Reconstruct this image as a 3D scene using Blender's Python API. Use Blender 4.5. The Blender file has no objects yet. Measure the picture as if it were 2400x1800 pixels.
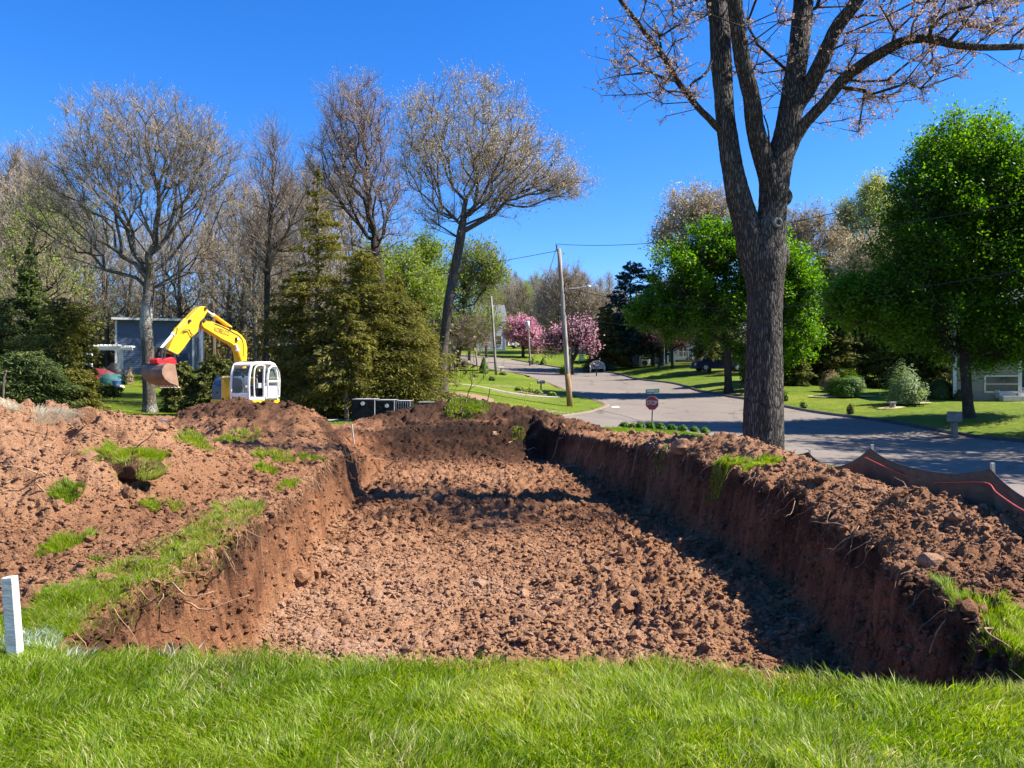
import bpy, math, random, time
import numpy as np
from mathutils import Vector
from mathutils.geometry import delaunay_2d_cdt
T00 = time.time()
# ------------------------------------------------------------------ camera, sky, sun
scene = bpy.context.scene
C = scene.collection
cam_d = bpy.data.cameras.new('camera')
cam = bpy.data.objects.new('camera', cam_d); C.objects.link(cam)
CAMZ = 1.6
cam.location = (0, 0, CAMZ)
cam.rotation_euler = (math.radians(90), 0, 0)
cam_d.sensor_width = 36; cam_d.lens = 27.04
cam_d.clip_start = 0.1; cam_d.clip_end = 2000
scene.camera = cam
FPX = 1803.0          # focal length in photo pixels (2400 wide)

SUN_EL = 46.0
SUN_AZ = -2.0          # degrees from +x towards +y
world = bpy.data.worlds.new('World'); scene.world = world
world.use_nodes = True
wn = world.node_tree
wbg = wn.nodes['Background']
sky = wn.nodes.new('ShaderNodeTexSky'); sky.sky_type = 'NISHITA'; sky.sun_disc = False
sky.sun_elevation = math.radians(SUN_EL); sky.sun_rotation = math.radians(90 - SUN_AZ)
sky.altitude = 100; sky.air_density = 1.0; sky.dust_density = 0.25; sky.ozone_density = 3.0
hsv = wn.nodes.new('ShaderNodeHueSaturation'); hsv.inputs['Saturation'].default_value = 1.36
hsv.inputs['Value'].default_value = 1.0
wn.links.new(sky.outputs[0], hsv.inputs['Color'])
tint = wn.nodes.new('ShaderNodeMix'); tint.data_type = 'RGBA'; tint.blend_type = 'MULTIPLY'; tint.inputs[0].default_value = 1
tint.inputs[7].default_value = (.80, .95, 1.30, 1); wn.links.new(hsv.outputs[0], tint.inputs[6]); wn.links.new(tint.outputs[2], wbg.inputs[0]); wbg.inputs[1].default_value = 0.076
sun_d = bpy.data.lights.new('sun', 'SUN'); sun_d.energy = 5.0; sun_d.angle = math.radians(0.5)
sun_d.color = (1.0, 0.945, 0.86)
sun = bpy.data.objects.new('sun', sun_d); C.objects.link(sun)
_e, _a = math.radians(SUN_EL), math.radians(SUN_AZ)
sd = Vector((math.cos(_e)*math.cos(_a), math.cos(_e)*math.sin(_a), math.sin(_e)))
sun.rotation_euler = sd.to_track_quat('Z', 'Y').to_euler()
scene.view_settings.view_transform = 'Standard'; scene.view_settings.look = 'None'
scene.view_settings.exposure = 1.36; scene.view_settings.gamma = 1
scene.cycles.max_bounces = 6; scene.cycles.diffuse_bounces = 3; scene.cycles.transmission_bounces = 4
scene.cycles.transparent_max_bounces = 8; scene.cycles.caustics_reflective = False; scene.cycles.caustics_refractive = False

rng = np.random.default_rng(7)
# ------------------------------------------------------------------ noise in numpy
def _h(ix, iy, s):
    h = (ix.astype(np.int64)*374761393 + iy.astype(np.int64)*668265263 + s*1442695041) & 0xffffffff
    h = ((h ^ (h >> 13))*1274126177) & 0xffffffff
    h = ((h ^ (h >> 16))*2246822519) & 0xffffffff
    return ((h ^ (h >> 15)) & 0xffffff)/float(0xffffff)
def vnoise(x, y, s=0):
    ix, iy = np.floor(x), np.floor(y); fx, fy = x-ix, y-iy
    ux, uy = fx*fx*(3-2*fx), fy*fy*(3-2*fy)
    a, b = _h(ix, iy, s), _h(ix+1, iy, s); c, d = _h(ix, iy+1, s), _h(ix+1, iy+1, s)
    return (a+(b-a)*ux)*(1-uy)+(c+(d-c)*ux)*uy - 0.5
def fbm(x, y, f, o=4, s=0):
    r = 0; a = 1
    for k in range(o):
        r = r + a*vnoise(x*f+11.3*k, y*f-7.7*k, s+k); f *= 2.03; a *= 0.5
    return r
def clods(x, y, f, s=0):
    """rounded lumps of random height, 0..1"""
    X = x*f + 0.35*vnoise(x*f*1.7, y*f*1.7, s+9); Y = y*f + 0.35*vnoise(x*f*1.7+5, y*f*1.7, s+8)
    ix, iy = np.floor(X), np.floor(Y); best = np.zeros_like(X)
    for dx in (-1, 0, 1):
        for dy in (-1, 0, 1):
            cx, cy = ix+dx, iy+dy
            px = cx+_h(cx, cy, s+1); py = cy+_h(cx, cy, s+2); am = _h(cx, cy, s+3)
            rr = 0.45+0.35*_h(cx, cy, s+4)
            d2 = ((X-px)**2+(Y-py)**2)/(rr*rr)
            best = np.maximum(best, am*np.sqrt(np.clip(1-d2, 0, 1)))
    return best
def sstep(a, b, x):
    t = np.clip((x-a)/(b-a), 0, 1); return t*t*(3-2*t)
# ------------------------------------------------------------------ terrain
ctrl = [(0,0,0),(6,0,0),(-6,0,0),(0,4,0),(-6,5,0),(6,5,-.05),(-12,10,.1),(0,12,0),(-4,18,.1),(5,15,.1),(6.3,16,-.25),(9,12,-.55),
 (8.3,23,-.6),(12,20,-.65),(18.9,32,-.6),(19.6,28,-.6),(8.3,28,-.5),(8.25,33.5,-.5),(6.2,33.5,-.35),(2.7,32,-.2),(2,25,-.1),(-4,26,0),
 (-12,28,0),(-15,38,0),(-18.8,40,.15),(-8,36,-.05),(-8,42,.1),(-4.2,45,1.1),(3.5,46,.25),(2.1,37.5,0),(4.5,44,.05),(6,47,.3),
 (4.6,56,.9),(3.7,60,1.37),(2.6,70,2.0),(-.7,82,2.9),(-2.6,90,3.6),(16.6,42,.05),(14.8,47.2,.5),(14.5,51,.7),(10,54,.78),(13.9,58,1.05),(11.9,75,2.1),(8.5,88.7,3.1),
 (21,36,0),(22,50,.9),(22.5,44,.5),(30,50,.8),(28,56,1.15),(40,50,1.2),(17.2,60,1.75),(18,52,1.1),(19.3,75,2.85),(16.6,80,3.4),(13.9,100,4.4),
 (4,115,6.6),(-6,110,5.9),(-8,100,5.4),(-5.3,75,3.2),(-2.8,50,1.55),(0,50,.95),(-36,70,2.45),(-23,65,2),(-13,50,.8),(-33,50,1.0),
 (-20,20,.3),(-60,70,3),(-100,150,9),(100,150,8),(0,150,10),(40,120,6),(-45,120,7),(0,250,14),(-150,250,14),(150,250,13),(0,-60,0),(80,-30,-.5),(-80,-30,.5),
 (80,60,1.5),(-80,30,1),(50,15,-.3),(22,20,-.45),(22,8,-.5),(30,30,.1)]
ctrl = np.array(ctrl, float)
def _tps(r2): return np.where(r2 > 0, 0.5*r2*np.log(np.maximum(r2, 1e-12)), 0)
_n = len(ctrl); _K = _tps(((ctrl[:,None,:2]-ctrl[None,:,:2])**2).sum(-1)) + np.eye(_n)*1.5
_P = np.c_[np.ones(_n), ctrl[:,:2]]
_w = np.linalg.solve(np.block([[_K,_P],[_P.T,np.zeros((3,3))]]), np.r_[ctrl[:,2], np.zeros(3)])
def base_h(x, y):
    x = np.asarray(x, float); y = np.asarray(y, float); shp = np.broadcast(x, y).shape
    X = np.broadcast_to(x, shp).ravel(); Y = np.broadcast_to(y, shp).ravel(); out = np.empty(X.size)
    for i in range(0, X.size, 60000):
        a, b = X[i:i+60000], Y[i:i+60000]
        k = _tps((a[:,None]-ctrl[:,0])**2+(b[:,None]-ctrl[:,1])**2)
        out[i:i+60000] = k@_w[:_n]+_w[_n]+_w[_n+1]*a+_w[_n+2]*b
    return out.reshape(shp)
def ridge(x, y, pts):
    """pts: (x,y,height,half width left, half width right)"""
    best = np.zeros_like(x)
    for a, b in zip(pts[:-1], pts[1:]):
        dx, dy = b[0]-a[0], b[1]-a[1]; L = math.hypot(dx, dy)
        t = np.clip(((x-a[0])*dx+(y-a[1])*dy)/(L*L), 0, 1)
        ex, ey = x-(a[0]+t*dx), y-(a[1]+t*dy)
        side = (dx*ey-dy*ex) > 0
        w = np.where(side, a[3]+(b[3]-a[3])*t, a[4]+(b[4]-a[4])*t); h = a[2]+(b[2]-a[2])*t
        d = np.sqrt(ex*ex+ey*ey)/w
        best = np.maximum(best, h*np.clip(1-d**1.45, 0, 1)**1.15)
    return best
R_LEFT = [(-9.0,6.9,.95,2.9,4.2),(-7.4,9.6,1.25,3,3.4),(-7.25,12.4,1.14,4,2.9),(-7.7,13.8,.80,4,1.9)]
R_LEFT2 = [(-15,13,1.2,3,4),(-10.5,12.4,1.15,3,4),(-7.6,12.2,1.12,3,3)]
R_LEFT3 = [(-5.6,10.6,.33,1.2,1.7),(-5.3,14,.28,1.2,1.7),(-5.6,16,.12,1.2,1.6)]
R_MID = [(-9.2,23.0,.90,2.4,1.8),(-8.0,22.0,1.10,2.6,2.3),(-6.9,21.4,.98,2.6,2.4),(-5.2,20.4,.3,2.0,2.0)]
R_FAR = [(-5.0,28.0,.34,1.3,1.4),(-4.2,28.3,.62,1.9,2.0),(-3.3,28.6,.88,2.6,2.6),(-1.4,28.4,1.02,3,3),(.4,27.4,.72,2.8,2.8),(1.6,25.6,.5,2.2,2.2),(2.35,23.4,.32,1.5,1.6)]
R_RIGHT = [(2.35,23.4,.32,1.0,1.6),(2.9,21.5,.28,1.1,1.6),(3.9,18.6,.36,1.4,1.4),(4.35,15.6,.32,1.2,1.3),(4.5,12.5,.30,1.2,1.2),(4.6,10.5,.31,1.3,1.2),(4.55,8.8,.30,1.4,1.1),(4.5,7.6,.27,1.5,1.1),(4.65,6.2,.17,1.4,1.0),(4.85,5.3,.02,1.0,.8)]
L_LIP = np.array([(4.3,-2.45),(4.6,-2.75),(5.1,-2.9),(6.9,-2.85),(8.4,-2.9),(10.6,-3.12),(14.8,-3.6),(18,-3.75),(20,-3.9)])
R_LIP = np.array([(3.7,2.7),(4.3,2.88),(4.8,3.05),(5.6,3.2),(7.2,3.5),(8.7,3.68),(11,3.75),(13.7,3.55),(17,3.1),(20,2.5),(23,1.6),(25,.9)])
def pit_depth(x, y):
    """signed: how far the ground is cut away here (0..1) and floor z"""
    wob = .16*fbm(x, y, .8, 3, 21)+.12*fbm(x, y, 2.6, 3, 23)+.06*fbm(x, y, 7, 2, 22)
    xl = np.interp(y, L_LIP[:,0], L_LIP[:,1])+wob*1.1; xr = np.interp(y, R_LIP[:,0], R_LIP[:,1])+wob
    wl = .30+.14*vnoise(y*.6, y*0, 33)
    dl = sstep(0, 1, (x-xl)/np.maximum(wl, .1)); dr = sstep(0, .42, xr-x)
    yn = 4.36-.12*x*(x > 0)-.12*np.maximum(x-.8, 0)-.05*x*(x < 0)+.10*fbm(x, y*0, 1.5, 3, 5)
    dn = sstep(0, .3, y-yn)
    yf = 18.1+.15*fbm(x, y, 1.2, 3, 77)
    # beyond the corner the left bank eases off to a ramp
    dl2 = sstep(-.2, 2.6, x-(-4.4-.3*(y-18)))
    dl = np.where(y < yf, dl, np.maximum(dl, dl2))
    df = 1-sstep(22.5, 26.5, y)
    dfar = 1-sstep(23.6, 26.2, y+.35*fbm(x, y, .8, 3, 78))
    d = dl*dr*dn*dfar
    d = np.clip(d+np.sin(np.clip(d, 0, 1)*math.pi)*(.30*fbm(x, y, 2.6, 4, 79)), 0, 1)
    return d, df
SOIL = np.array([(-2.3,4.5),(0,4.32),(1.5,4.06),(2.6,3.80),(2.95,4.1),(3.25,4.8),(4.0,5.0),(5.2,5.1),(5.6,6.5),(5.5,9),(5.8,12),(5.6,14),(5.2,16.5),(4.9,19),(4.2,21.5),(3.6,24.5),(3,28),(1.2,30.5),(-3,31.4),
 (-6.2,29.6),(-8.2,29),(-10,35.2),(-17,36.6),(-20,31),(-13.5,17.5),(-22,16),(-22,8),(-11,6.0),(-6,5.3),(-3.9,5.25),(-3.05,5.2),(-2.6,4.75)], float)
def poly_sd(x, y, poly):
    """signed distance, >0 inside"""
    inside = np.zeros(x.shape, bool); dm = np.full(x.shape, 1e9); n = len(poly)
    for i in range(n):
        x1, y1 = poly[i]; x2, y2 = poly[(i+1) % n]
        c = ((y1 > y) != (y2 > y)) & (x < (x2-x1)*(y-y1)/((y2-y1) if y2 != y1 else 1e-9)+x1); inside ^= c
        L2 = (x2-x1)**2+(y2-y1)**2; t = np.clip(((x-x1)*(x2-x1)+(y-y1)*(y2-y1))/L2, 0, 1)
        dm = np.minimum(dm, np.hypot(x-x1-t*(x2-x1), y-y1-t*(y2-y1)))
    return np.where(inside, dm, -dm)
def soil_mask(x, y):
    return poly_sd(x, y, SOIL)+.12*fbm(x, y, 2.2, 3, 3)
def ground_h(x, y, detail=True):
    x = np.asarray(x, float); y = np.asarray(y, float)
    b = base_h(x, y)
    near = (y < 40)
    heap_l = np.maximum(ridge(x, y, R_LEFT), ridge(x, y, R_LEFT2)); heap_l = np.maximum(heap_l, 0)+ridge(x, y, R_LEFT3)*.8
    heap_m = ridge(x, y, R_MID); heap_f = ridge(x, y, R_FAR); heap_r = ridge(x, y, R_RIGHT)
    hz = np.maximum(np.maximum(heap_l, heap_m), np.maximum(heap_f, heap_r))
    dep, df = pit_depth(x, y)
    fl = -1.05+.25*sstep(14, 22.5, y)
    fl = fl*df+(-.42)*(1-df)
    sm = soil_mask(x, y) if detail else poly_sd(x, y, SOIL)
    z = b+hz*(1-sstep(.15, 1, dep))
    # lumpy relief, only in the soil
    rough = sstep(-.02, .25, sm)
    floor_ = dep > .95
    big = .16*fbm(x, y, .55, 3, 41)*sstep(0, .5, hz)+.07*fbm(x, y, 1.6, 3, 42)
    if detail:
        heapness = sstep(.05, .35, hz)*(1-sstep(.2, .9, dep))
        smear = .45+.55*sstep(-.28, .08, vnoise(x*.45+9, y*.3, 67))
        lump = .06*clods(x, y, 1.3, 51)*heapness+.085*clods(x, y, 3.6, 52)*(.4+.9*(vnoise(x*.9, y*.9, 57)+.5))*(1-.45*heapness*(x < -3))+.075*clods(x, y, 8, 53)+.036*clods(x, y, 17, 54)+.018*vnoise(x*40, y*40, 58)
        wallz = np.sin(np.clip(dep, 0, 1)*math.pi)
        lump = lump*(1+.5*dep)*(1-.55*wallz)+wallz*(.16*fbm(x, y, 2.6, 4, 61)+.09*clods(x, y, 6, 66)+.05*clods(x, y, 14, 68)-.05)
        heapx = sstep(.05, .35, hz)
        gul = np.abs(fbm(x+.4*y, y, 1.0, 4, 63)); big = big-.13*(1-sstep(0, .22, gul))*heapx*(1-dep)+.05*fbm(x, y, 4, 4, 64)
        big = big+lump*np.where(dep > .9, smear, 1.0)-.05*dep
    zz = z*(1-dep)+np.minimum(fl, z)*dep+big*rough
    # gentle hoof-like roughness of the lawn
    zz = zz+(1-rough)*(.05*fbm(x, y, .9, 3, 71) if detail else 0)*sstep(1, 3, y)*near
    return zz
def px_ray(px, py): return ((px-1200)/FPX, -(py-900)/FPX)      # dx, dz per metre of depth
def P(px, py, d): return np.array([(px-1200)/FPX*d, d, CAMZ-(py-900)/FPX*d])
def hit(px, py, d0=3.0, d1=60.0, n=700):
    """first point where the line of sight through (px,py) meets the ground"""
    d = np.geomspace(d0, d1, n); u, v = px_ray(px, py)
    g = ground_h(u*d, d); zz = CAMZ+v*d; k = np.argmax(g > zz)
    if not (g > zz).any(): k = n-1
    return np.array([u*d[k], d[k], g[k]])
def gz(x, y): return float(ground_h(np.array([x]), np.array([y]))[0])
def bz(x, y): return float(base_h(np.array([x]), np.array([y]))[0])

# ------------------------------------------------------------------ materials
MATS = {}
def new_mat(name):
    m = bpy.data.materials.new(name); m.use_nodes = True; MATS[name] = m
    return m, m.node_tree.nodes, m.node_tree.links, m.node_tree.nodes['Principled BSDF']
def noise_node(N, L, scale, detail=4, rough=.55, coord='Object', vec=None):
    tc = N.new('ShaderNodeTexCoord'); n = N.new('ShaderNodeTexNoise')
    n.inputs['Scale'].default_value = scale; n.inputs['Detail'].default_value = detail; n.inputs['Roughness'].default_value = rough
    if vec is not None:
        mp = N.new('ShaderNodeMapping'); mp.inputs['Scale'].default_value = vec
        L.new(tc.outputs[coord], mp.inputs[0]); L.new(mp.outputs[0], n.inputs['Vector'])
    else: L.new(tc.outputs[coord], n.inputs['Vector'])
    return n
def ramp(N, L, src, stops):
    r = N.new('ShaderNodeValToRGB'); e = r.color_ramp.elements
    e[0].position, e[0].color = stops[0][0], (*stops[0][1], 1); e[1].position, e[1].color = stops[-1][0], (*stops[-1][1], 1)
    for p, c in stops[1:-1]:
        q = e.new(p); q.color = (*c, 1)
    L.new(src, r.inputs[0]); return r
def mixc(N, L, f, a, b, mode='MIX'):
    m = N.new('ShaderNodeMix'); m.data_type = 'RGBA'; m.blend_type = mode
    for v, i in ((f, 0), (a, 6), (b, 7)):
        if isinstance(v, (int, float)): m.inputs[i].default_value = v
        elif isinstance(v, tuple): m.inputs[i].default_value = (*v, 1) if len(v) == 3 else v
        else: L.new(v, m.inputs[i])
    return m.outputs[2]
def simple(name, c, rough=.6, c2=None, scale=6, bump=0, bscale=30, metal=0, vec=None, spec=.5, bdist=.02):
    m, N, L, B = new_mat(name)
    B.inputs['Roughness'].default_value = rough; B.inputs['Metallic'].default_value = metal
    B.inputs['Specular IOR Level'].default_value = spec
    if c2 is None: c2 = tuple(max(0, v*.72) for v in c)
    n = noise_node(N, L, scale, 5, .6, vec=vec)
    r = ramp(N, L, n.outputs[0], [(.35, c2), (.65, c)]); L.new(r.outputs[0], B.inputs['Base Color'])
    if bump:
        n2 = noise_node(N, L, bscale, 4, .6, vec=vec); b = N.new('ShaderNodeBump'); b.inputs['Strength'].default_value = bump
        b.inputs['Distance'].default_value = bdist
        L.new(n2.outputs[0], b.inputs['Height']); L.new(b.outputs[0], B.inputs['Normal'])
    return m
def leafy(name, stops, trans=.35, rough=.6):
    m, N, L, B = new_mat(name)
    at = N.new('ShaderNodeAttribute'); at.attribute_name = 'v'
    r = ramp(N, L, at.outputs['Fac'], stops); L.new(r.outputs[0], B.inputs['Base Color'])
    B.inputs['Roughness'].default_value = rough; B.inputs['Specular IOR Level'].default_value = .25
    if trans:
        tr = N.new('ShaderNodeBsdfTranslucent'); mx = N.new('ShaderNodeMixShader'); mx.inputs[0].default_value = trans
        g = N.new('ShaderNodeHueSaturation'); g.inputs['Value'].default_value = 1.5; g.inputs['Saturation'].default_value = 1.1
        L.new(r.outputs[0], g.inputs['Color']); L.new(g.outputs[0], tr.inputs[0])
        out = N['Material Output']; L.new(B.outputs[0], mx.inputs[1]); L.new(tr.outputs[0], mx.inputs[2]); L.new(mx.outputs[0], out.inputs[0])
    return m
def soil_mat():
    m, N, L, B = new_mat('soil')
    B.inputs['Roughness'].default_value = .95; B.inputs['Specular IOR Level'].default_value = .12
    at = N.new('ShaderNodeAttribute'); at.attribute_name = 'tone'      # 0 dark topsoil, .5 red subsoil, 1 pale clay
    n1 = noise_node(N, L, 1.1, 5, .6); n2 = noise_node(N, L, 9, 6, .7); n3 = noise_node(N, L, 60, 4, .7)
    ad = N.new('ShaderNodeMath'); ad.operation = 'MULTIPLY_ADD'; L.new(n1.outputs[0], ad.inputs[0]); ad.inputs[1].default_value = .45; ad.inputs[2].default_value = -.225
    ad2 = N.new('ShaderNodeMath'); ad2.operation = 'MULTIPLY_ADD'; L.new(n2.outputs[0], ad2.inputs[0]); ad2.inputs[1].default_value = .42; ad2.inputs[2].default_value = -.21
    s1 = N.new('ShaderNodeMath'); s1.operation = 'ADD'; L.new(ad.outputs[0], s1.inputs[0]); L.new(at.outputs['Fac'], s1.inputs[1])
    s2 = N.new('ShaderNodeMath'); s2.operation = 'ADD'; L.new(s1.outputs[0], s2.inputs[0]); L.new(ad2.outputs[0], s2.inputs[1])
    r = ramp(N, L, s2.outputs[0], [(.0, (.028,.016,.010)), (.25, (.095,.046,.026)), (.5, (.265,.128,.064)), (.72, (.36,.192,.104)), (1.0, (.46,.285,.185))])
    c = mixc(N, L, n3.outputs[0], r.outputs[0], (.5,.5,.5), 'MIX'); 
    dk = ramp(N, L, n3.outputs[0], [(.34, (.50,.50,.50)), (.50, (.98,.98,.98)), (.68, (1.2,1.2,1.2))])
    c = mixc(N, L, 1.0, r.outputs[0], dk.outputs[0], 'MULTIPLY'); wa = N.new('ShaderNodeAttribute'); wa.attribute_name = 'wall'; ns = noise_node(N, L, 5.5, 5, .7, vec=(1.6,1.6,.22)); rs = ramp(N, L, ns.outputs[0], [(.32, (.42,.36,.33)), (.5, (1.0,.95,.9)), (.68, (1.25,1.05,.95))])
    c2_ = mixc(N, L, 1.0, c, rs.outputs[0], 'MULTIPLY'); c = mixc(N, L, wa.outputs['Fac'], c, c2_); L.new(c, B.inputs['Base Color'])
    b1 = N.new('ShaderNodeBump'); b1.inputs['Strength'].default_value = .9; b1.inputs['Distance'].default_value = .09; L.new(n2.outputs[0], b1.inputs['Height'])
    b2 = N.new('ShaderNodeBump'); b2.inputs['Strength'].default_value = .8; b2.inputs['Distance'].default_value = .022; L.new(n3.outputs[0], b2.inputs['Height'])
    L.new(b1.outputs[0], b2.inputs['Normal']); L.new(b2.outputs[0], B.inputs['Normal'])
    return m
def lawn_mat():
    m, N, L, B = new_mat('lawn')
    B.inputs['Roughness'].default_value = .85; B.inputs['Specular IOR Level'].default_value = .15
    n1 = noise_node(N, L, .22, 4, .6); n2 = noise_node(N, L, 2.3, 5, .65); n3 = noise_node(N, L, 30, 5, .75, vec=(1, .35, 1)); n4 = noise_node(N, L, 7, 4, .7, vec=(1,.4,1))
    r1 = ramp(N, L, n1.outputs[0], [(.32, (.085,.140,.008)), (.55, (.135,.185,.012)), (.72, (.195,.215,.03))])
    r2 = ramp(N, L, n2.outputs[0], [(.3, (.72,.75,.7)), (.7, (1.2,1.12,1.1))])
    r3 = ramp(N, L, n3.outputs[0], [(.3, (.5,.55,.5)), (.68, (1.35,1.3,1.25))])
    r4 = ramp(N, L, n4.outputs[0], [(.3, (.75,.78,.7)), (.7, (1.2,1.15,1.1))])
    c = mixc(N, L, 1.0, r1.outputs[0], r2.outputs[0], 'MULTIPLY'); c = mixc(N, L, 1.0, c, r3.outputs[0], 'MULTIPLY'); c = mixc(N, L, 1.0, c, r4.outputs[0], 'MULTIPLY')
    L.new(c, B.inputs['Base Color'])
    b = N.new('ShaderNodeBump'); b.inputs['Strength'].default_value = 1; b.inputs['Distance'].default_value = .05; L.new(n3.outputs[0], b.inputs['Height']); L.new(b.outputs[0], B.inputs['Normal'])
    return m
def asphalt_mat():
    m, N, L, B = new_mat('asphalt')
    B.inputs['Roughness'].default_value = .9; B.inputs['Specular IOR Level'].default_value = .2
    n1 = noise_node(N, L, .35, 4, .6); n2 = noise_node(N, L, 8, 5, .7); n3 = noise_node(N, L, 90, 3, .7)
    r1 = ramp(N, L, n1.outputs[0], [(.3, (.185,.155,.128)), (.7, (.228,.192,.158))])
    r2 = ramp(N, L, n2.outputs[0], [(.25, (.78,.77,.76)), (.6, (1.06,1.05,1.04))])
    r3 = ramp(N, L, n3.outputs[0], [(.3, (.72,.72,.72)), (.7, (1.1,1.1,1.1))])
    c = mixc(N, L, 1.0, r1.outputs[0], r2.outputs[0], 'MULTIPLY'); c = mixc(N, L, 1.0, c, r3.outputs[0], 'MULTIPLY')
    # fine cracks
    tc = N.new('ShaderNodeTexCoord'); v = N.new('ShaderNodeTexVoronoi'); v.feature = 'DISTANCE_TO_EDGE'; v.inputs['Scale'].default_value = .16
    nz = noise_node(N, L, 1.2, 4, .6); ma = N.new('ShaderNodeVectorMath'); ma.operation = 'MULTIPLY_ADD'
    L.new(nz.outputs['Color'], ma.inputs[0]); ma.inputs[1].default_value = (1.6,1.6,0); L.new(tc.outputs['Object'], ma.inputs[2]); L.new(ma.outputs[0], v.inputs['Vector'])
    cr = ramp(N, L, v.outputs['Distance'], [(.002, (.35,.35,.35)), (.011, (1,1,1))])
    c = mixc(N, L, .8, c, cr.outputs[0], 'MULTIPLY'); L.new(c, B.inputs['Base Color'])
    b = N.new('ShaderNodeBump'); b.inputs['Strength'].default_value = .4; b.inputs['Distance'].default_value = .01; L.new(n3.outputs[0], b.inputs['Height']); L.new(b.outputs[0], B.inputs['Normal'])
    return m
def bark_mat(name, c1, c2, scale=9, stretch=.16, lichen=None, bump=1.0, dist=.05):
    m, N, L, B = new_mat(name)
    B.inputs['Roughness'].default_value = .9; B.inputs['Specular IOR Level'].default_value = .15
    n = noise_node(N, L, scale, 6, .65, vec=(1, 1, stretch)); 
    tc = N.new('ShaderNodeTexCoord'); mp = N.new('ShaderNodeMapping'); mp.inputs['Scale'].default_value = (1, 1, stretch); L.new(tc.outputs['Object'], mp.inputs[0])
    nd = noise_node(N, L, scale*.5, 3, .6, vec=(1,1,stretch*1.5)); ma = N.new('ShaderNodeVectorMath'); ma.operation = 'MULTIPLY_ADD'
    L.new(nd.outputs['Color'], ma.inputs[0]); ma.inputs[1].default_value = (.18,.18,.1); L.new(mp.outputs[0], ma.inputs[2])
    v = N.new('ShaderNodeTexVoronoi'); v.feature = 'DISTANCE_TO_EDGE'; v.inputs['Scale'].default_value = scale*2.6; L.new(ma.outputs[0], v.inputs['Vector'])
    pw = ramp(N, L, v.outputs['Distance'], [(.0, (0,0,0)), (.22, (1,1,1))])
    r = ramp(N, L, n.outputs[0], [(.3, c2), (.7, c1)])
    dk = mixc(N, L, pw.outputs[0], (.45,.45,.45), (1,1,1)); c = mixc(N, L, 1.0, r.outputs[0], dk, 'MULTIPLY')
    if lichen:
        nl = noise_node(N, L, 13.0, 8, .8); nl2 = noise_node(N, L, .7, 2, .5); ml = N.new('ShaderNodeMath'); ml.operation = 'MULTIPLY'; L.new(nl.outputs[0], ml.inputs[0]); L.new(nl2.outputs[0], ml.inputs[1]); rl = ramp(N, L, ml.outputs[0], [(.30, (0,0,0)), (.36, (.8,.8,.8))])
        c = mixc(N, L, rl.outputs[0], c, lichen)
    L.new(c, B.inputs['Base Color'])
    ad = N.new('ShaderNodeMath'); ad.operation = 'ADD'; L.new(n.outputs[0], ad.inputs[0]); L.new(pw.outputs[0], ad.inputs[1])
    b = N.new('ShaderNodeBump'); b.inputs['Strength'].default_value = bump; b.inputs['Distance'].default_value = dist; L.new(ad.outputs[0], b.inputs['Height']); L.new(b.outputs[0], B.inputs['Normal'])
    return m
M_soil, M_lawn, M_asph = soil_mat(), lawn_mat(), asphalt_mat()
M_curb = simple('curb_asphalt', (.07,.07,.072), .9, (.035,.035,.037), 3, .5, 40)
M_bark_oak = bark_mat('bark_oak', (.165,.14,.12), (.075,.063,.055), 8, .17, (.21,.20,.165), 1, .07)
M_bark_grey = bark_mat('bark_grey', (.20,.165,.125), (.10,.083,.065), 7, .2, (.40,.39,.33), .7, .03)
M_bark_dark = bark_mat('bark_dark', (.10,.085,.07), (.045,.038,.032), 9, .2, None, .7, .03)
M_bark_brown = bark_mat('bark_brown', (.22,.17,.125), (.11,.085,.065), 8, .2, None, .7, .03)
M_twig = simple('twig', (.30,.225,.165), .9, (.18,.135,.10), 3)
M_twig_pale = simple('twig_pale', (.36,.29,.20), .9, (.22,.175,.125), 3)
M_blade = leafy('grass_blade', [(0, (.020,.050,.004)), (.25, (.085,.165,.006)), (.5, (.20,.30,.012)), (.75, (.31,.375,.030)), (.9, (.42,.39,.12)), (1, (.60,.52,.30))], .48, .4)
M_dryblade = leafy('dry_grass', [(0, (.25,.20,.10)), (.5, (.42,.36,.22)), (1, (.55,.50,.36))], .3, .6)
M_whiteblade = leafy('painted_grass', [(0, (.16,.24,.12)), (.6, (.45,.50,.44)), (1, (.72,.74,.72))], .2, .5)
M_wood = simple('stake_wood', (.62,.54,.42), .8, (.42,.34,.24), 14, .3, 60, vec=(1,1,.2))
M_white = simple('white_paint', (.72,.72,.70), .5, (.60,.60,.58), 8)
M_stakew = simple('whitewashed_wood', (.66,.64,.60), .8, (.42,.39,.35), 9, .5, 30, vec=(1,1,5))
M_straw = simple('straw', (.55,.42,.22), .9, (.34,.24,.12), 25, .8, 60)
M_mulch = simple('mulch_brown', (.33,.20,.12), .95, (.17,.10,.06), 18, .9, 40)
M_redmulch = simple('mulch_red', (.35,.06,.03), .95, (.2,.03,.02), 20, .9, 40)
M_concrete = simple('concrete', (.50,.45,.39), .9, (.40,.36,.31), 4, .3, 50)

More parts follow.
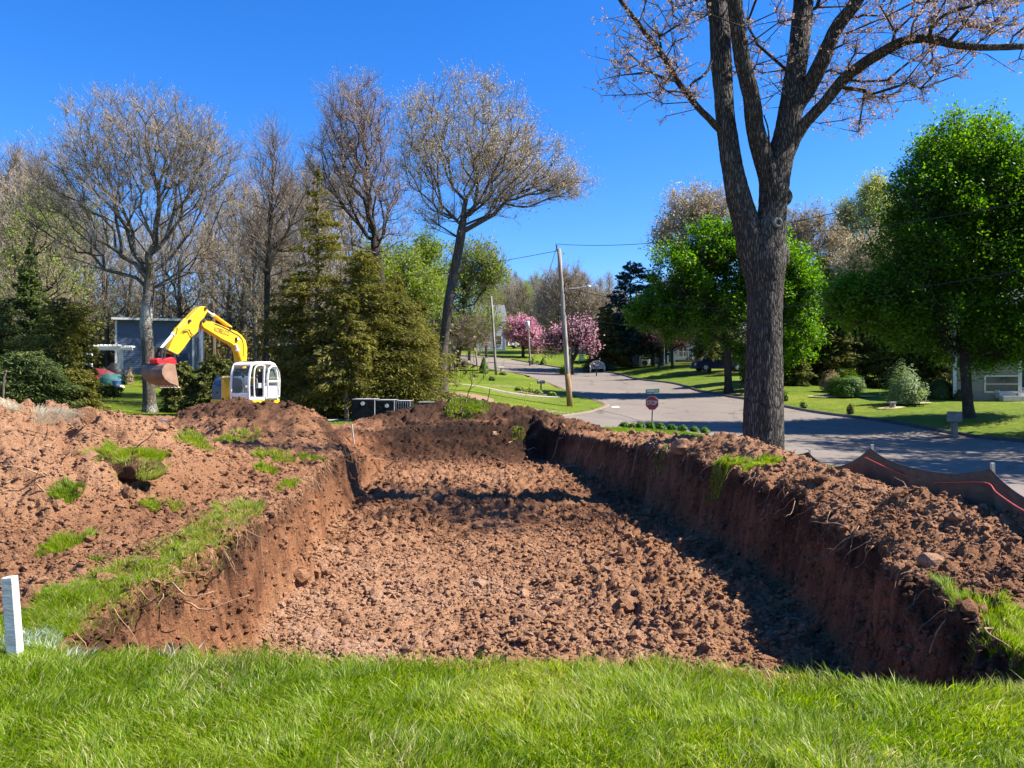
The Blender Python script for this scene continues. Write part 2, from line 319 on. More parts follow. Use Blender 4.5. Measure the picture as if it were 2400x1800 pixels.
# ------------------------------------------------------------------ mesh helpers
class MB:
    """collects vertices and faces; build() links them as ONE mesh object"""
    def __init__(s): s.v = []; s.f = []; s.n = 0; s.fv = []; s.mi = []
    def add(s, v, faces, val=None, mi=0):
        v = np.asarray(v, float).reshape(-1, 3)
        for f in faces: s.f.append(tuple(int(i)+s.n for i in f))
        s.fv.append(np.full(len(faces), .5 if val is None else val)); s.mi += [mi]*len(faces)
        s.v.append(v); s.n += len(v)
    def box(s, c, size, rz=0, ax=None, val=None, mi=0, taper=1.0):
        hx, hy, hz = [k/2 for k in size]
        p = np.array([(-hx,-hy,-hz),(hx,-hy,-hz),(hx,hy,-hz),(-hx,hy,-hz),(-hx*taper,-hy*taper,hz),(hx*taper,-hy*taper,hz),(hx*taper,hy*taper,hz),(-hx*taper,hy*taper,hz)])
        if ax is not None: p = p@np.array(ax, float)
        elif rz: p = p@np.array([(math.cos(rz), math.sin(rz), 0), (-math.sin(rz), math.cos(rz), 0), (0,0,1)])
        s.add(p+np.array(c), [(0,3,2,1),(4,5,6,7),(0,1,5,4),(1,2,6,5),(2,3,7,6),(3,0,4,7)], val, mi)
    def tube(s, pts, radii, sides=8, cap=True, val=None, mi=0, sq=None):
        pts = np.asarray(pts, float); n = len(pts)
        if np.isscalar(radii): radii = [radii]*n
        t = np.gradient(pts, axis=0); t /= np.linalg.norm(t, axis=1)[:,None]+1e-12
        up = np.array([0,0,1.]) if abs(t[0][2]) < .9 else np.array([1.,0,0])
        a = np.cross(t[0], up); a /= np.linalg.norm(a); V = []
        ang = np.arange(sides)*2*math.pi/sides+(math.pi/sides if sides == 4 else 0)
        for i in range(n):
            a = a-t[i]*a.dot(t[i]); a /= np.linalg.norm(a)+1e-12; b = np.cross(t[i], a)
            V.append(pts[i]+radii[i]*(np.cos(ang)[:,None]*a+np.sin(ang)[:,None]*b))
        F = [(i*sides+j, i*sides+(j+1)%sides, (i+1)*sides+(j+1)%sides, (i+1)*sides+j) for i in range(n-1) for j in range(sides)]
        if cap: F += [tuple(range(sides))[::-1], tuple(range((n-1)*sides, n*sides))]
        s.add(np.concatenate(V), F, val, mi)
    def cyl(s, a, b, r, sides=12, r2=None, **k): s.tube([a, b], [r, r if r2 is None else r2], sides, **k)
    def prism(s, poly, O, U, W, T, t0, t1, val=None, mi=0):
        """poly in the (U,W) plane through O, thick from t0 to t1 along T"""
        poly = np.asarray(poly, float); n = len(poly); O, U, W, T = map(lambda q: np.asarray(q, float), (O, U, W, T))
        base = O+poly[:,:1]*U+poly[:,1:2]*W
        V = np.r_[base+T*t0, base+T*t1]
        s.add(V, [tuple(range(n))[::-1], tuple(range(n, 2*n))]+[(i, (i+1)%n, n+(i+1)%n, n+i) for i in range(n)], val, mi)
    def lathe(s, prof, c, sides=16, axis=(0,0,1), val=None, mi=0):
        ax = Vector(axis).normalized(); q = np.array(ax.to_track_quat('Z', 'Y').to_matrix())
        ang = np.arange(sides)*2*math.pi/sides; V = []
        for r, z in prof: V.append(np.c_[r*np.cos(ang), r*np.sin(ang), np.full(sides, z)]@q.T+np.array(c))
        n = len(prof)
        F = [(i*sides+j, i*sides+(j+1)%sides, (i+1)*sides+(j+1)%sides, (i+1)*sides+j) for i in range(n-1) for j in range(sides)]
        F += [tuple(range(sides))[::-1], tuple(range((n-1)*sides, n*sides))]
        s.add(np.concatenate(V), F, val, mi)
    def build(s, name, mat, parent=None, smooth=False, bevel=0, attr=False):
        me = bpy.data.meshes.new(name); me.from_pydata(np.concatenate(s.v).tolist(), [], s.f)
        for m in (mat if isinstance(mat, (list, tuple)) else [mat]): me.materials.append(m)
        if isinstance(mat, (list, tuple)) and len(mat) > 1: me.polygons.foreach_set('material_index', s.mi)
        if smooth: me.shade_smooth()
        if attr:
            a = me.attributes.new('v', 'FLOAT', 'FACE'); a.data.foreach_set('value', np.concatenate(s.fv).astype(np.float32))
        me.update(); o = bpy.data.objects.new(name, me); C.objects.link(o)
        if parent is not None: attach(o, parent)
        if bevel:
            b = o.modifiers.new('bevel', 'BEVEL'); b.width = bevel; b.segments = 2; b.limit_method = 'ANGLE'
        return o
def attach(o, parent):
    """geometry is given in world coordinates; the parent sits at the thing's base"""
    o.parent = parent
    top = parent; off = Vector(parent.location)
    if parent.parent is not None: off = off+Vector(parent.parent.location)
    o.location = -off if o.type == 'MESH' and o.location.length == 0 else o.location-off
    o['_o'] = 1; del o['_o']
def big_mesh(name, V, quads=None, tris=None, mat=None, parent=None, smooth=True, vattr=None, fattr=None):
    V = np.ascontiguousarray(V, np.float32); me = bpy.data.meshes.new(name); me.vertices.add(len(V)); me.vertices.foreach_set('co', V.ravel())
    nq = 0 if quads is None else len(quads); nt = 0 if tris is None else len(tris)
    idx = np.concatenate([q.ravel() for q in (quads, tris) if q is not None]).astype(np.int32)
    starts = np.r_[np.arange(nq)*4, nq*4+np.arange(nt)*3].astype(np.int32); tot = np.r_[np.full(nq, 4), np.full(nt, 3)].astype(np.int32)
    me.loops.add(len(idx)); me.loops.foreach_set('vertex_index', idx)
    me.polygons.add(nq+nt); me.polygons.foreach_set('loop_start', starts); me.polygons.foreach_set('loop_total', tot)
    me.polygons.foreach_set('use_smooth', np.full(nq+nt, bool(smooth)))
    for k, v in (vattr or {}).items():
        a = me.attributes.new(k, 'FLOAT', 'POINT'); a.data.foreach_set('value', np.ascontiguousarray(v, np.float32))
    for k, v in (fattr or {}).items():
        a = me.attributes.new(k, 'FLOAT', 'FACE'); a.data.foreach_set('value', np.ascontiguousarray(v, np.float32))
    if mat is not None: me.materials.append(mat)
    me.update(calc_edges=True); o = bpy.data.objects.new(name, me); C.objects.link(o)
    if parent is not None: attach(o, parent)
    return o
def thing(name, label, cat, loc, group=None):
    o = bpy.data.objects.new(name, None); C.objects.link(o); o.location = [float(k) for k in loc]; o.empty_display_size = .3
    o['label'] = label; o['category'] = cat
    if group: o['group'] = group
    return o
def tag(o, label=None, cat=None, group=None, kind=None):
    for k, v in (('label', label), ('category', cat), ('group', group), ('kind', kind)):
        if v: o[k] = v
    return o
def copy_tree(o, loc, rz=0, sc=1.0, label=None):
    r = o.copy(); C.objects.link(r); r.location = [float(k) for k in loc]; r.rotation_euler = (0, 0, rz); r.scale = (sc, sc, sc) if np.isscalar(sc) else sc
    if label: r['label'] = label
    for ch in list(o.children):
        c = ch.copy(); C.objects.link(c); c.parent = r
        for g in list(ch.children):
            d = g.copy(); C.objects.link(d); d.parent = c
    return r
# ------------------------------------------------------------------ near ground: lawn edge, pit and heaps, one fine grid split by what it is
NY, NX = 800, 800
ys = np.geomspace(2.1, 41, NY); ss = np.linspace(-1, 1, NX)
GY = np.repeat(ys[:,None], NX, 1); GX = ss[None,:]*(ys[:,None]*.70+2.6)
GX = np.where(ss[None,:] > 0, GX*1.0, GX)
GZ = ground_h(GX, GY)
SM = soil_mask(GX, GY); DEP, _ = pit_depth(GX, GY)
HL = np.maximum(np.maximum(ridge(GX, GY, R_LEFT), ridge(GX, GY, R_LEFT2)), ridge(GX, GY, R_LEFT3)*.8); HM = ridge(GX, GY, R_MID); HF = ridge(GX, GY, R_FAR); HR = ridge(GX, GY, R_RIGHT)
# what the soil is made of: pale clay low on the left, red subsoil, dark topsoil in the far heap and behind the ramp
tone = .52+.08*fbm(GX, GY, .5, 3, 91)
tone = tone+.16*sstep(.05, .5, HL)*(1-sstep(.3, .9, DEP))
tone = tone-.36*sstep(.12, .5, HF)*(1-.35*sstep(.2, 2.2, GX)) - .28*sstep(.3, .8, HM)
tone = tone-.34*sstep(21.5, 24, GY)*sstep(-5, -3.5, GX)*(HF < .3)
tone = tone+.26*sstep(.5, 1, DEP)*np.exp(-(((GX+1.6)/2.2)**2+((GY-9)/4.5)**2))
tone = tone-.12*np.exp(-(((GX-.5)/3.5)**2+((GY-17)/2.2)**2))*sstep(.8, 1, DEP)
tone = tone+.10*sstep(.05, .3, HR)
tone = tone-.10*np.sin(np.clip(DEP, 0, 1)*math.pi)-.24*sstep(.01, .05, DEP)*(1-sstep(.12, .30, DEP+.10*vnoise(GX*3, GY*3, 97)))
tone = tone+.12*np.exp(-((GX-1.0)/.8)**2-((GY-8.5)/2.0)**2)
tone = tone+.20*vnoise(GX*.7, GY*.7, 95)*sstep(.5, 1, DEP)+.10*vnoise(GX*2.5, GY*2.5, 96)
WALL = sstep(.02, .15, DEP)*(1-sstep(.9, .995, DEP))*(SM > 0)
tone = np.clip(tone, 0.02, .98)
VI = np.arange(NY*NX).reshape(NY, NX)
Q = np.stack([VI[:-1,:-1], VI[:-1,1:], VI[1:,1:], VI[1:,:-1]], -1).reshape(-1, 4)
cm = lambda A: ((A[:-1,:-1]+A[:-1,1:]+A[1:,1:]+A[1:,:-1])/4).reshape(-1)
qs, qd, ql, qm, qf, qr, qx, qy = map(cm, (SM, DEP, HL, HM, HF, HR, GX, GY))
soil = qs > 0; isH = lambda h: soil & (h > .06) & (qd < .5)
m_f = isH(qf) & (qf >= qr) & (qf >= qm); m_r = isH(qr) & ~m_f; m_m = isH(qm) & ~m_f & ~m_r & (qm >= ql); m_l = isH(ql) & ~m_f & ~m_r & ~m_m
m_pit = soil & ~m_f & ~m_r & ~m_m & ~m_l; m_lawn = ~soil
PV = np.stack([GX, GY, GZ], -1).reshape(-1, 3)
def sub(mask, name, mat, off=0):
    q = Q[mask]; u, inv = np.unique(q, return_inverse=True)
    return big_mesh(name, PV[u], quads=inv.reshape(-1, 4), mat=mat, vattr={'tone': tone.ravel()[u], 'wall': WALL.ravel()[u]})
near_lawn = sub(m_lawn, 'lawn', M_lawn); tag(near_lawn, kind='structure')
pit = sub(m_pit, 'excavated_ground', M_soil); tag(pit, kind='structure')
tag(sub(m_l, 'dirt_heap', M_soil), 'large light reddish dirt heap on the left bank, with clumps of sod in it', 'dirt heap')
tag(sub(m_m, 'dirt_heap', M_soil), 'brown dirt heap right in front of the yellow excavator', 'dirt heap')
tag(sub(m_f, 'dirt_heap', M_soil), 'dark brown topsoil heap across the far end of the pit', 'dirt heap')
tag(sub(m_r, 'dirt_heap', M_soil), 'long cloddy dirt ridge along the right side of the pit, below the silt fence', 'dirt heap')
# coarse land beyond
cx = np.r_[np.linspace(-220, -60, 33)[:-1], np.linspace(-60, 60, 121), np.linspace(60, 220, 33)[1:]]
cy = np.r_[np.linspace(-80, -4, 16)[:-1], np.linspace(-4, 130, 135), np.linspace(130, 420, 40)[1:]]
LX, LY = np.meshgrid(cx, cy); LZ = base_h(LX, LY)
nz = .10*fbm(LX, LY, .15, 3, 301)*(LY > 41)
LZ = np.minimum(LZ, 20)+nz
hw = LY*.70+2.6
infan = (LY > 2.1) & (LY < 41) & (np.abs(LX) < hw)
edge = (LY > 1) & (LY < 42.2) & (np.abs(LX) < hw+1.2)
LZ = np.where(edge, LZ-.16, LZ)
# under the road the land sits lower
ROAD = np.array([(8.0,1),(8.2,15),(8.3,23),(8.25,28),(8.15,31.2),(7.6,33.2),(6.2,33.65),(4.6,33.3),(2.7,32.2),(.5,31.6),(-3,31.2),(-3,35),(0,36.6),(2.1,37.6),(3.3,40.6),(4.2,43),(5.0,45),(6.0,47),
 (5.9,49.5),(4.9,54),(4.2,58),(3.6,62),(2.9,68),(1.8,74),(.4,79),(-1.4,84),(-3.4,89),(-7,95),(-14,101),(-20,104),(-17,111),(-8,106),(0,100),(4.5,95),(7.7,90.5),(9.6,84.5),(11.0,79.5),(12.3,73),(13.3,66),(14.0,58),
 (14.5,51),(15.4,46),(16.6,41.5),(17.8,37.5),(18.9,32.5),(19.7,28),(20.1,20),(20.3,10),(20.4,1)], float)
rsd = poly_sd(LX, LY, ROAD); LZ = LZ-.22*sstep(-.3, .6, rsd)
li = np.arange(LX.size).reshape(LX.shape); LQ = np.stack([li[:-1,:-1], li[:-1,1:], li[1:,1:], li[1:,:-1]], -1).reshape(-1, 4)
inq = infan[:-1,:-1] & infan[:-1,1:] & infan[1:,1:] & infan[1:,:-1]
LQ = LQ[~inq.ravel()]
tag(big_mesh('ground', np.stack([LX, LY, LZ], -1).reshape(-1, 3), quads=LQ, mat=M_lawn), kind='structure')
# near-lawn cells under the road also drop
co = np.empty(len(near_lawn.data.vertices)*3, np.float32); near_lawn.data.vertices.foreach_get('co', co); co = co.reshape(-1, 3)
sdn = poly_sd(co[:,0].astype(float), co[:,1].astype(float), ROAD); co[:,2] -= (.12*sstep(0, .25, sdn)).astype(np.float32)
near_lawn.data.vertices.foreach_set('co', co.ravel()); near_lawn.data.update()
def cdt_sheet(poly, step, name, mat, off, wob=.06, kind='structure', hf=base_h, seed=0):
    poly = np.asarray(poly, float); B = []
    for i in range(len(poly)):
        a, b = poly[i], poly[(i+1) % len(poly)]; n = max(1, int(np.hypot(*(b-a))/step))
        for k in range(n): B.append(a+(b-a)*k/n)
    B = np.array(B); B = B+wob*np.c_[fbm(B[:,0], B[:,1], 1.1, 3, 5+seed), fbm(B[:,0], B[:,1], 1.1, 3, 15+seed)]
    x0, y0 = B.min(0); x1, y1 = B.max(0)
    gx, gy = np.meshgrid(np.arange(x0, x1, step*1.3), np.arange(y0, y1, step*1.3)); gp = np.c_[gx.ravel(), gy.ravel()]
    gp = gp[poly_sd(gp[:,0], gp[:,1], B) > step*.5]
    pts = [Vector(p) for p in B]+[Vector(p) for p in gp]; n = len(B)
    vo, ed, fa, *_ = delaunay_2d_cdt(pts, [(i, (i+1) % n) for i in range(n)], [], 1, 1e-5)
    V = np.array([tuple(v) for v in vo]); z = hf(V[:,0], V[:,1])+off
    tr = np.array([f for f in fa if len(f) == 3])
    return tag(big_mesh(name, np.c_[V, z], tris=tr, mat=mat), kind=kind)
def gh0(x, y): return base_h(x, y)
cdt_sheet(ROAD, .7, 'road', M_asph, .0, .12)
# dark asphalt kerb along the far side of the road
def strip(pts, prof, name, mat, hf=base_h, step=.5, **k):
    pts = np.asarray(pts, float); seg = np.r_[0, np.cumsum(np.hypot(*np.diff(pts, axis=0).T))]; t = np.arange(0, seg[-1], step)
    c = np.c_[np.interp(t, seg, pts[:,0]), np.interp(t, seg, pts[:,1])]
    for _ in range(6): c[1:-1] = (c[:-2]+2*c[1:-1]+c[2:])/4
    tg = np.gradient(c, axis=0); tg /= np.linalg.norm(tg, axis=1)[:,None]; nr = np.c_[-tg[:,1], tg[:,0]]
    m = len(prof); V = []
    for o_, z_ in prof:
        q = c+nr*o_; V.append(np.c_[q, hf(c[:,0], c[:,1])+z_+.012*fbm(q[:,0], q[:,1], 1.5, 2, 8)])
    V = np.stack(V, 1).reshape(-1, 3); n = len(c)
    F = np.array([(i*m+j, (i+1)*m+j, (i+1)*m+j+1, i*m+j+1) for i in range(n-1) for j in range(m-1)])
    o = big_mesh(name, V, quads=F, mat=mat, smooth=False); tag(o, **k); return o
kerb_line = ROAD[32:][::1]
strip(kerb_line, [(-.16,-.05),(-.14,.02),(-.05,.11),(.06,.12),(.16,.05),(.2,-.12)][::-1], 'kerb', M_curb, kind='structure')
strip([(8.4,88.6),(9.6,88),(14,88.3),(20,87),(27,86),(36,84)], [(-1.4,.03),(0,.06),(1.4,.03)][::-1], 'driveway', M_concrete, kind='structure')
strip([(-4.6,49.6),(-1.5,50.2),(1.0,50.6),(3.6,51.6)], [(-.15,-.02),(-.12,.06),(.12,.06),(.15,-.02)][::-1], 'stone_edging', M_concrete, kind='structure')
strip([(-12,68.6),(-8,69),(-4,72.4),(-1.5,78.5)], [(-.55,.02),(.55,.02)][::-1], 'footpath', M_concrete, kind='structure')
strip([(14.2,100.5),(8,101)], [(-2,.05),(2,.05)][::-1], 'parking_pad', M_concrete, kind='structure')
def patch(px, py, d, rx, ry, name, mat, off=.04, seed=0):
    c = P(px, py, d); a = np.arange(26)*2*math.pi/26
    r = 1+.5*np.array([float(vnoise(np.array([math.cos(t)*1.3+seed]), np.array([math.sin(t)*1.3]), 5)[0]) for t in a])*1.4
    poly = np.c_[c[0]+rx*r*np.cos(a), c[1]+ry*r*np.sin(a)]
    hf = base_h if d > 41 else (lambda x, y: ground_h(x, y, True))
    return cdt_sheet(poly, max(.12, min(rx, ry)/4), name, mat, off, .05, hf=hf, seed=seed)
def straw(px, py, d, rx, ry, name, mat, off, seed):
    c = P(px, py, d); r = np.random.default_rng(seed+700); n = int(2600*rx*ry); a = r.normal(0, .5, (n, 2)); x = c[0]+a[:,0]*rx; y = c[1]+a[:,1]*ry; hf = base_h if d > 41 else ground_h
    k = vnoise(x*2.2, y*2.2, seed)+.5 > .35; x, y = x[k], y[k]; n = len(x); lr = r.uniform(0, 6.28, n)
    tag(blades(np.c_[x, y, hf(x, y)+.005], .02+.05*r.random(n), .02+.02*r.random(n), np.c_[np.cos(lr), np.sin(lr)]*.08, name, M_dryblade, r.random(n), seed=seed, segs=2), 'patch of pale dead grass in the lawn', 'dead grass', kind='stuff')
def dopatch(*a): (straw if a[5] == 'dry_grass_patch' else patch)(*a)
PATCHES = [(1030,924,43.2,2.6,1.6,'mulch_bed',M_mulch,.05,1),(1225,925,49,1.8,1.3,'dry_grass_patch',M_straw,.05,2),(1270,952,41,1.4,.6,'dry_grass_patch',M_straw,.05,3),(1180,896,56,1.1,.5,'dry_grass_patch',M_straw,.05,4),
          (1073,863,74.5,1.1,.8,'mulch_bed',M_redmulch,.08,5),(1970,928,48.6,1.9,1.0,'mulch_bed',M_straw,.06,6),(2120,948,43.6,1.3,.7,'mulch_bed',M_straw,.06,7),(2092,958,41.6,.75,.45,'mulch_bed',M_straw,.06,8),
          (1670,873,73.5,2.0,.9,'mulch_bed',M_mulch,.07,9),(2235,1012,32.3,1.0,.35,'mulch_bed',M_mulch,.04,10),(1270,905,52.2,1.7,.5,'mulch_bed',M_mulch,.05,11)]
print('ground', time.time()-T00)

# ------------------------------------------------------------------ loose clods on the soil (nobody could count them)
_ico = None
def ico():
    t = (1+5**.5)/2; v = np.array([(-1,t,0),(1,t,0),(-1,-t,0),(1,-t,0),(0,-1,t),(0,1,t),(0,-1,-t),(0,1,-t),(t,0,-1),(t,0,1),(-t,0,-1),(-t,0,1)])/math.hypot(1, t)
    f = np.array([(0,11,5),(0,5,1),(0,1,7),(0,7,10),(0,10,11),(1,5,9),(5,11,4),(11,10,2),(10,7,6),(7,1,8),(3,9,4),(3,4,2),(3,2,6),(3,6,8),(3,8,9),(4,9,5),(2,4,11),(6,2,10),(8,6,7),(9,8,1)])
    return v, f
def sub_ico():
    v, f = ico(); v = v.tolist(); cache = {}; nf = []
    def mid(a, b):
        k = (min(a, b), max(a, b))
        if k not in cache:
            m = (np.array(v[a])+np.array(v[b])); v.append((m/np.linalg.norm(m)).tolist()); cache[k] = len(v)-1
        return cache[k]
    for a, b, c in f:
        x, y, z = mid(a, b), mid(b, c), mid(c, a); nf += [(a,x,z),(b,y,x),(c,z,y),(x,y,z)]
    return np.array(v), np.array(nf)
def scatter_lumps(x, y, size, name, mat, tones, flat=.7, sink=.25, rough=.35, seed=1, hi=False):
    r = np.random.default_rng(seed); bv, bf = sub_ico() if hi else ico(); n = len(x); z = ground_h(x, y)
    S = size[:,None]*(1+r.uniform(-.35,.35,(n,3))); S[:,2] *= flat
    V = bv[None]*(1+r.uniform(-rough, rough, (n, len(bv), 1)))
    a = r.uniform(0, 6.28, n); b = r.uniform(-.7,.7,n); V = V*S[:,None,:]
    ca, sa, cb, sb = np.cos(a)[:,None], np.sin(a)[:,None], np.cos(b)[:,None], np.sin(b)[:,None]
    X = V[...,0]*ca-V[...,1]*sa; Y = V[...,0]*sa+V[...,1]*ca; Z = V[...,2]
    Y, Z = Y*cb-Z*sb, Y*sb+Z*cb
    V = np.stack([X+x[:,None], Y+y[:,None], Z+(z+size*(flat-sink)*.6)[:,None]], -1)
    F = (bf[None]+(np.arange(n)*len(bv))[:,None,None]).reshape(-1, 3)
    return big_mesh(name, V.reshape(-1, 3), tris=F, mat=mat, smooth=False, vattr={'tone': np.repeat(tones, len(bv))})
def tone_at(x, y):
    i = np.clip(np.searchsorted(ys, y)-1, 0, NY-1); s = x/(y*.70+2.6); j = np.clip(((s+1)/2*(NX-1)).astype(int), 0, NX-1); return tone[i, j]
r = np.random.default_rng(3)
# density falls with distance so that lumps stay a few pixels wide
N0 = 150000; yy = 4.5*(34/4.5)**(r.random(N0)**1.15); xx = (r.random(N0)*2-1)*(yy*.70+.5)
ok = soil_mask(xx, yy) > .08; xx, yy = xx[ok], yy[ok]
dp, _ = pit_depth(xx, yy); hl = ridge(xx, yy, R_LEFT)
keep = (r.random(len(xx)) < np.where(dp > .9, 1.0, np.where(dp > .08, .22, .55))) & ~((hl > .3) & (r.random(len(xx)) < .55)) & (vnoise(xx*1.1, yy*1.1, 88)+.5 > r.random(len(xx))*.8)
xx, yy, dp = xx[keep], yy[keep], dp[keep]
size = .010+.026*r.random(len(xx))**2.5+(r.random(len(xx)) < .012)*.04
size *= (.75+.05*np.clip(yy, 0, 18))
# a second, finer helping close to the camera and on the banks
N1 = 150000; y1 = 4.5*(15/4.5)**(r.random(N1)**1.1); x1 = (r.random(N1)*2-1)*(y1*.70+.5); d1, _ = pit_depth(x1, y1); w1 = np.sin(np.clip(d1, 0, 1)*math.pi); k1 = (soil_mask(x1, y1) > np.where(r.random(N1) < .12, -.22, .0)) & ((w1 < .3) | (r.random(N1) < .25)) & (r.random(N1) < .8) & (vnoise(x1*2.3, y1*2.3, 89)+.5 > r.random(N1)*.7)
x1, y1, w1 = x1[k1], y1[k1], w1[k1]; s1 = (.006+.012*r.random(len(x1))**2)*(.7+.05*y1)*(1+.9*(w1 > .25)*r.random(len(x1)))
# and thicker on the steep banks themselves
N2 = 7000; y2 = 4.4+r.random(N2)**1.3*15; sd2 = r.random(N2) < .55; lipx = np.where(sd2, np.interp(y2, L_LIP[:,0], L_LIP[:,1]), np.interp(y2, R_LIP[:,0], R_LIP[:,1])); x2 = lipx+np.where(sd2, 1, -1)*r.uniform(-.25, .55, N2); d2, _ = pit_depth(x2, y2); k2 = (d2 > .02) & (d2 < .99); x2, y2 = x2[k2], y2[k2]
s2 = .012+.034*r.random(len(x2))**2
xx = np.r_[xx, x1, x2]; yy = np.r_[yy, y1, y2]; size = np.r_[size, s1, s2]
soilc = scatter_lumps(xx, yy, size, 'soil_clods', M_soil, np.clip(tone_at(xx, yy)+r.uniform(-.05,.14,len(xx)), 0, 1), seed=5)
tag(soilc, 'loose reddish clods strewn over the pit floor and the heaps', 'soil clods', kind='stuff')
print('clods', len(xx), time.time()-T00)

# ------------------------------------------------------------------ grass
def blades(p, h, w, lean, name, mat, val, parent=None, seed=0, segs=3):
    """p (n,3) roots, h heights, w widths, lean (n,2) horizontal offset of the tip"""
    r = np.random.default_rng(seed); n = len(p); a = r.uniform(0, 6.28, n); wv = np.c_[np.cos(a), np.sin(a), np.zeros(n)]*w[:,None]*.5
    rows = []; ts = np.linspace(0, 1, segs+1)
    for t in ts[:-1]:
        c = p+np.c_[lean*(t**1.8), h*t*(1-.18*t)]; k = 1-t*.55 if t > 0 else .8
        rows += [c-wv*k, c+wv*k]
    rows.append(p+np.c_[lean, h*.82]); m = 2*segs+1
    V = np.stack(rows, 1).reshape(-1, 3); o = (np.arange(n)*m)[:,None]
    q = np.concatenate([o+np.array([2*i, 2*i+1, 2*i+3, 2*i+2]) for i in range(segs-1)]); t_ = o+np.array([2*segs-2, 2*segs-1, 2*segs])
    return big_mesh(name, V, quads=q, tris=t_, mat=mat, parent=parent, smooth=True, fattr={'v': np.r_[np.tile(val, segs-1), val]})
for a in PATCHES: dopatch(*a)
M_verge = simple('verge_dust', (.27,.20,.13), .95, (.16,.12,.07), 9, .6, 30)
strip(ROAD[:24], [(-.16,-.03),(-.04,.035),(.16,.03),(.30,-.04)][::-1], 'road_verge', M_verge, kind='structure')
strip([P(1350,946,47)[:2], P(1400,950,45)[:2], P(1455,959,42)[:2], P(1510,977,37.5)[:2], P(1575,999,34)[:2]], [(-.035,.010),(0,.014),(.035,.010)][::-1], 'tar_seam', M_curb, kind='structure')
# the foreground lawn
r = np.random.default_rng(11)
n = 250000; yy = 2.4+(r.random(n)**.85)*2.85; xx = (r.random(n)*2-1)*(yy*.70+1.2)
sm = soil_mask(xx, yy); ok = (sm < .05+.05*r.random(n)) & (pit_depth(xx, yy)[0] < .3)
ok &= (vnoise(xx*2.2, yy*2.2, 401)+.62 > r.random(n)*.55); xx, yy = xx[ok], yy[ok]; n = len(xx)
zz = ground_h(xx, yy)-.01
tuft = vnoise(xx*1.6, yy*1.6, 402); fine = vnoise(xx*9, yy*9, 403); flow = vnoise(xx*.9, yy*.9, 404)*7+vnoise(xx*5, yy*5, 405)*7+r.normal(0, .9, n)
h = (.058+.034*tuft+.03*fine+.028*r.random(n))*(1+.6*(r.random(n) < .03)); h = np.clip(h*1.12, .02, .2)
edgeb = np.clip(1-np.abs(soil_mask(xx, yy))/.25, 0, 1); h = h*(1+.25*edgeb)
L_ = h*(.25+.75*r.random(n)); lean = np.c_[np.cos(flow), np.sin(flow)]*(L_*.85)[:,None]+r.normal(0, .020, (n, 2))
yellow = sstep(0, 3.2, xx)*sstep(3.6, 4.4, yy)*.18+sstep(.1,.4,vnoise(xx*.8, yy*.8, 406))*.25
val = np.clip(.50+.30*vnoise(xx*1.2, yy*1.2, 407)+.12*vnoise(xx*8, yy*8, 417)+.21*r.normal(0, 1, n)*.8+yellow, 0, .88); dead = r.random(n) < .06+.20*sstep(.22,.4,vnoise(xx*1.9, yy*1.9, 408)); val[dead] = .92+.08*r.random(dead.sum())
w = .0034+.0036*r.random(n)**1.5
wp = (((xx+2.6)/.85)**2+((yy-4.68)/.30)**2+1.6*vnoise(xx*6, yy*6, 12) < .8) & (r.random(n) < .40)
pts = np.c_[xx, yy, zz]
tag(blades(pts[~wp], h[~wp], w[~wp], lean[~wp], 'grass', M_blade, val[~wp], seed=1), 'long green lawn grass across the foreground', 'grass', kind='stuff')
tag(blades(pts[wp], h[wp]*1.05, w[wp]*.8, lean[wp], 'grass', M_whiteblade, r.random(wp.sum()), seed=2), 'grass sprayed white with marking paint beside the wooden stake', 'grass', kind='stuff')
def tuft_at(cx, cy, rx, ry, n, hh, label, rot=0, val0=.45, parent=None, seed=0, group=None, leanv=(0, 0), mat=None, name='grass_tuft', dead=.1):
    r = np.random.default_rng(seed+900); a = r.uniform(0, 6.28, n); q = np.sqrt(r.random(n))*(.75+.5*(vnoise(np.cos(a)*2+seed, np.sin(a)*2, 7)+.5))
    u, v = rx*q*np.cos(a), ry*q*np.sin(a); x = cx+u*math.cos(rot)-v*math.sin(rot); y = cy+u*math.sin(rot)+v*math.cos(rot)
    keep = (vnoise(x*6, y*6, seed)+.5 > .28) & (pit_depth(x, y)[0] < .45); x, y, q = x[keep], y[keep], q[keep]; n = len(x)
    z = ground_h(x, y)-.01; h = hh*(.5+.7*r.random(n))*(1.1-.4*q); out = np.c_[x-cx, y-cy]/max(rx, ry)
    lean = out*(h*.8)[:,None]+np.array(leanv)*h[:,None]+r.normal(0, .2, (n, 2))*h[:,None]
    val = np.clip(val0+.16*r.normal(0, 1, n), 0, .88); dd = r.random(n) < dead; val[dd] = .95
    sc = max(1, cy/7.5)
    o = blades(np.c_[x, y, z], h, (.0032+.002*r.random(n))*sc, lean, name, mat or M_blade, val, parent=parent, seed=seed)
    if label: tag(o, label, 'grass tuft', group)
    return o
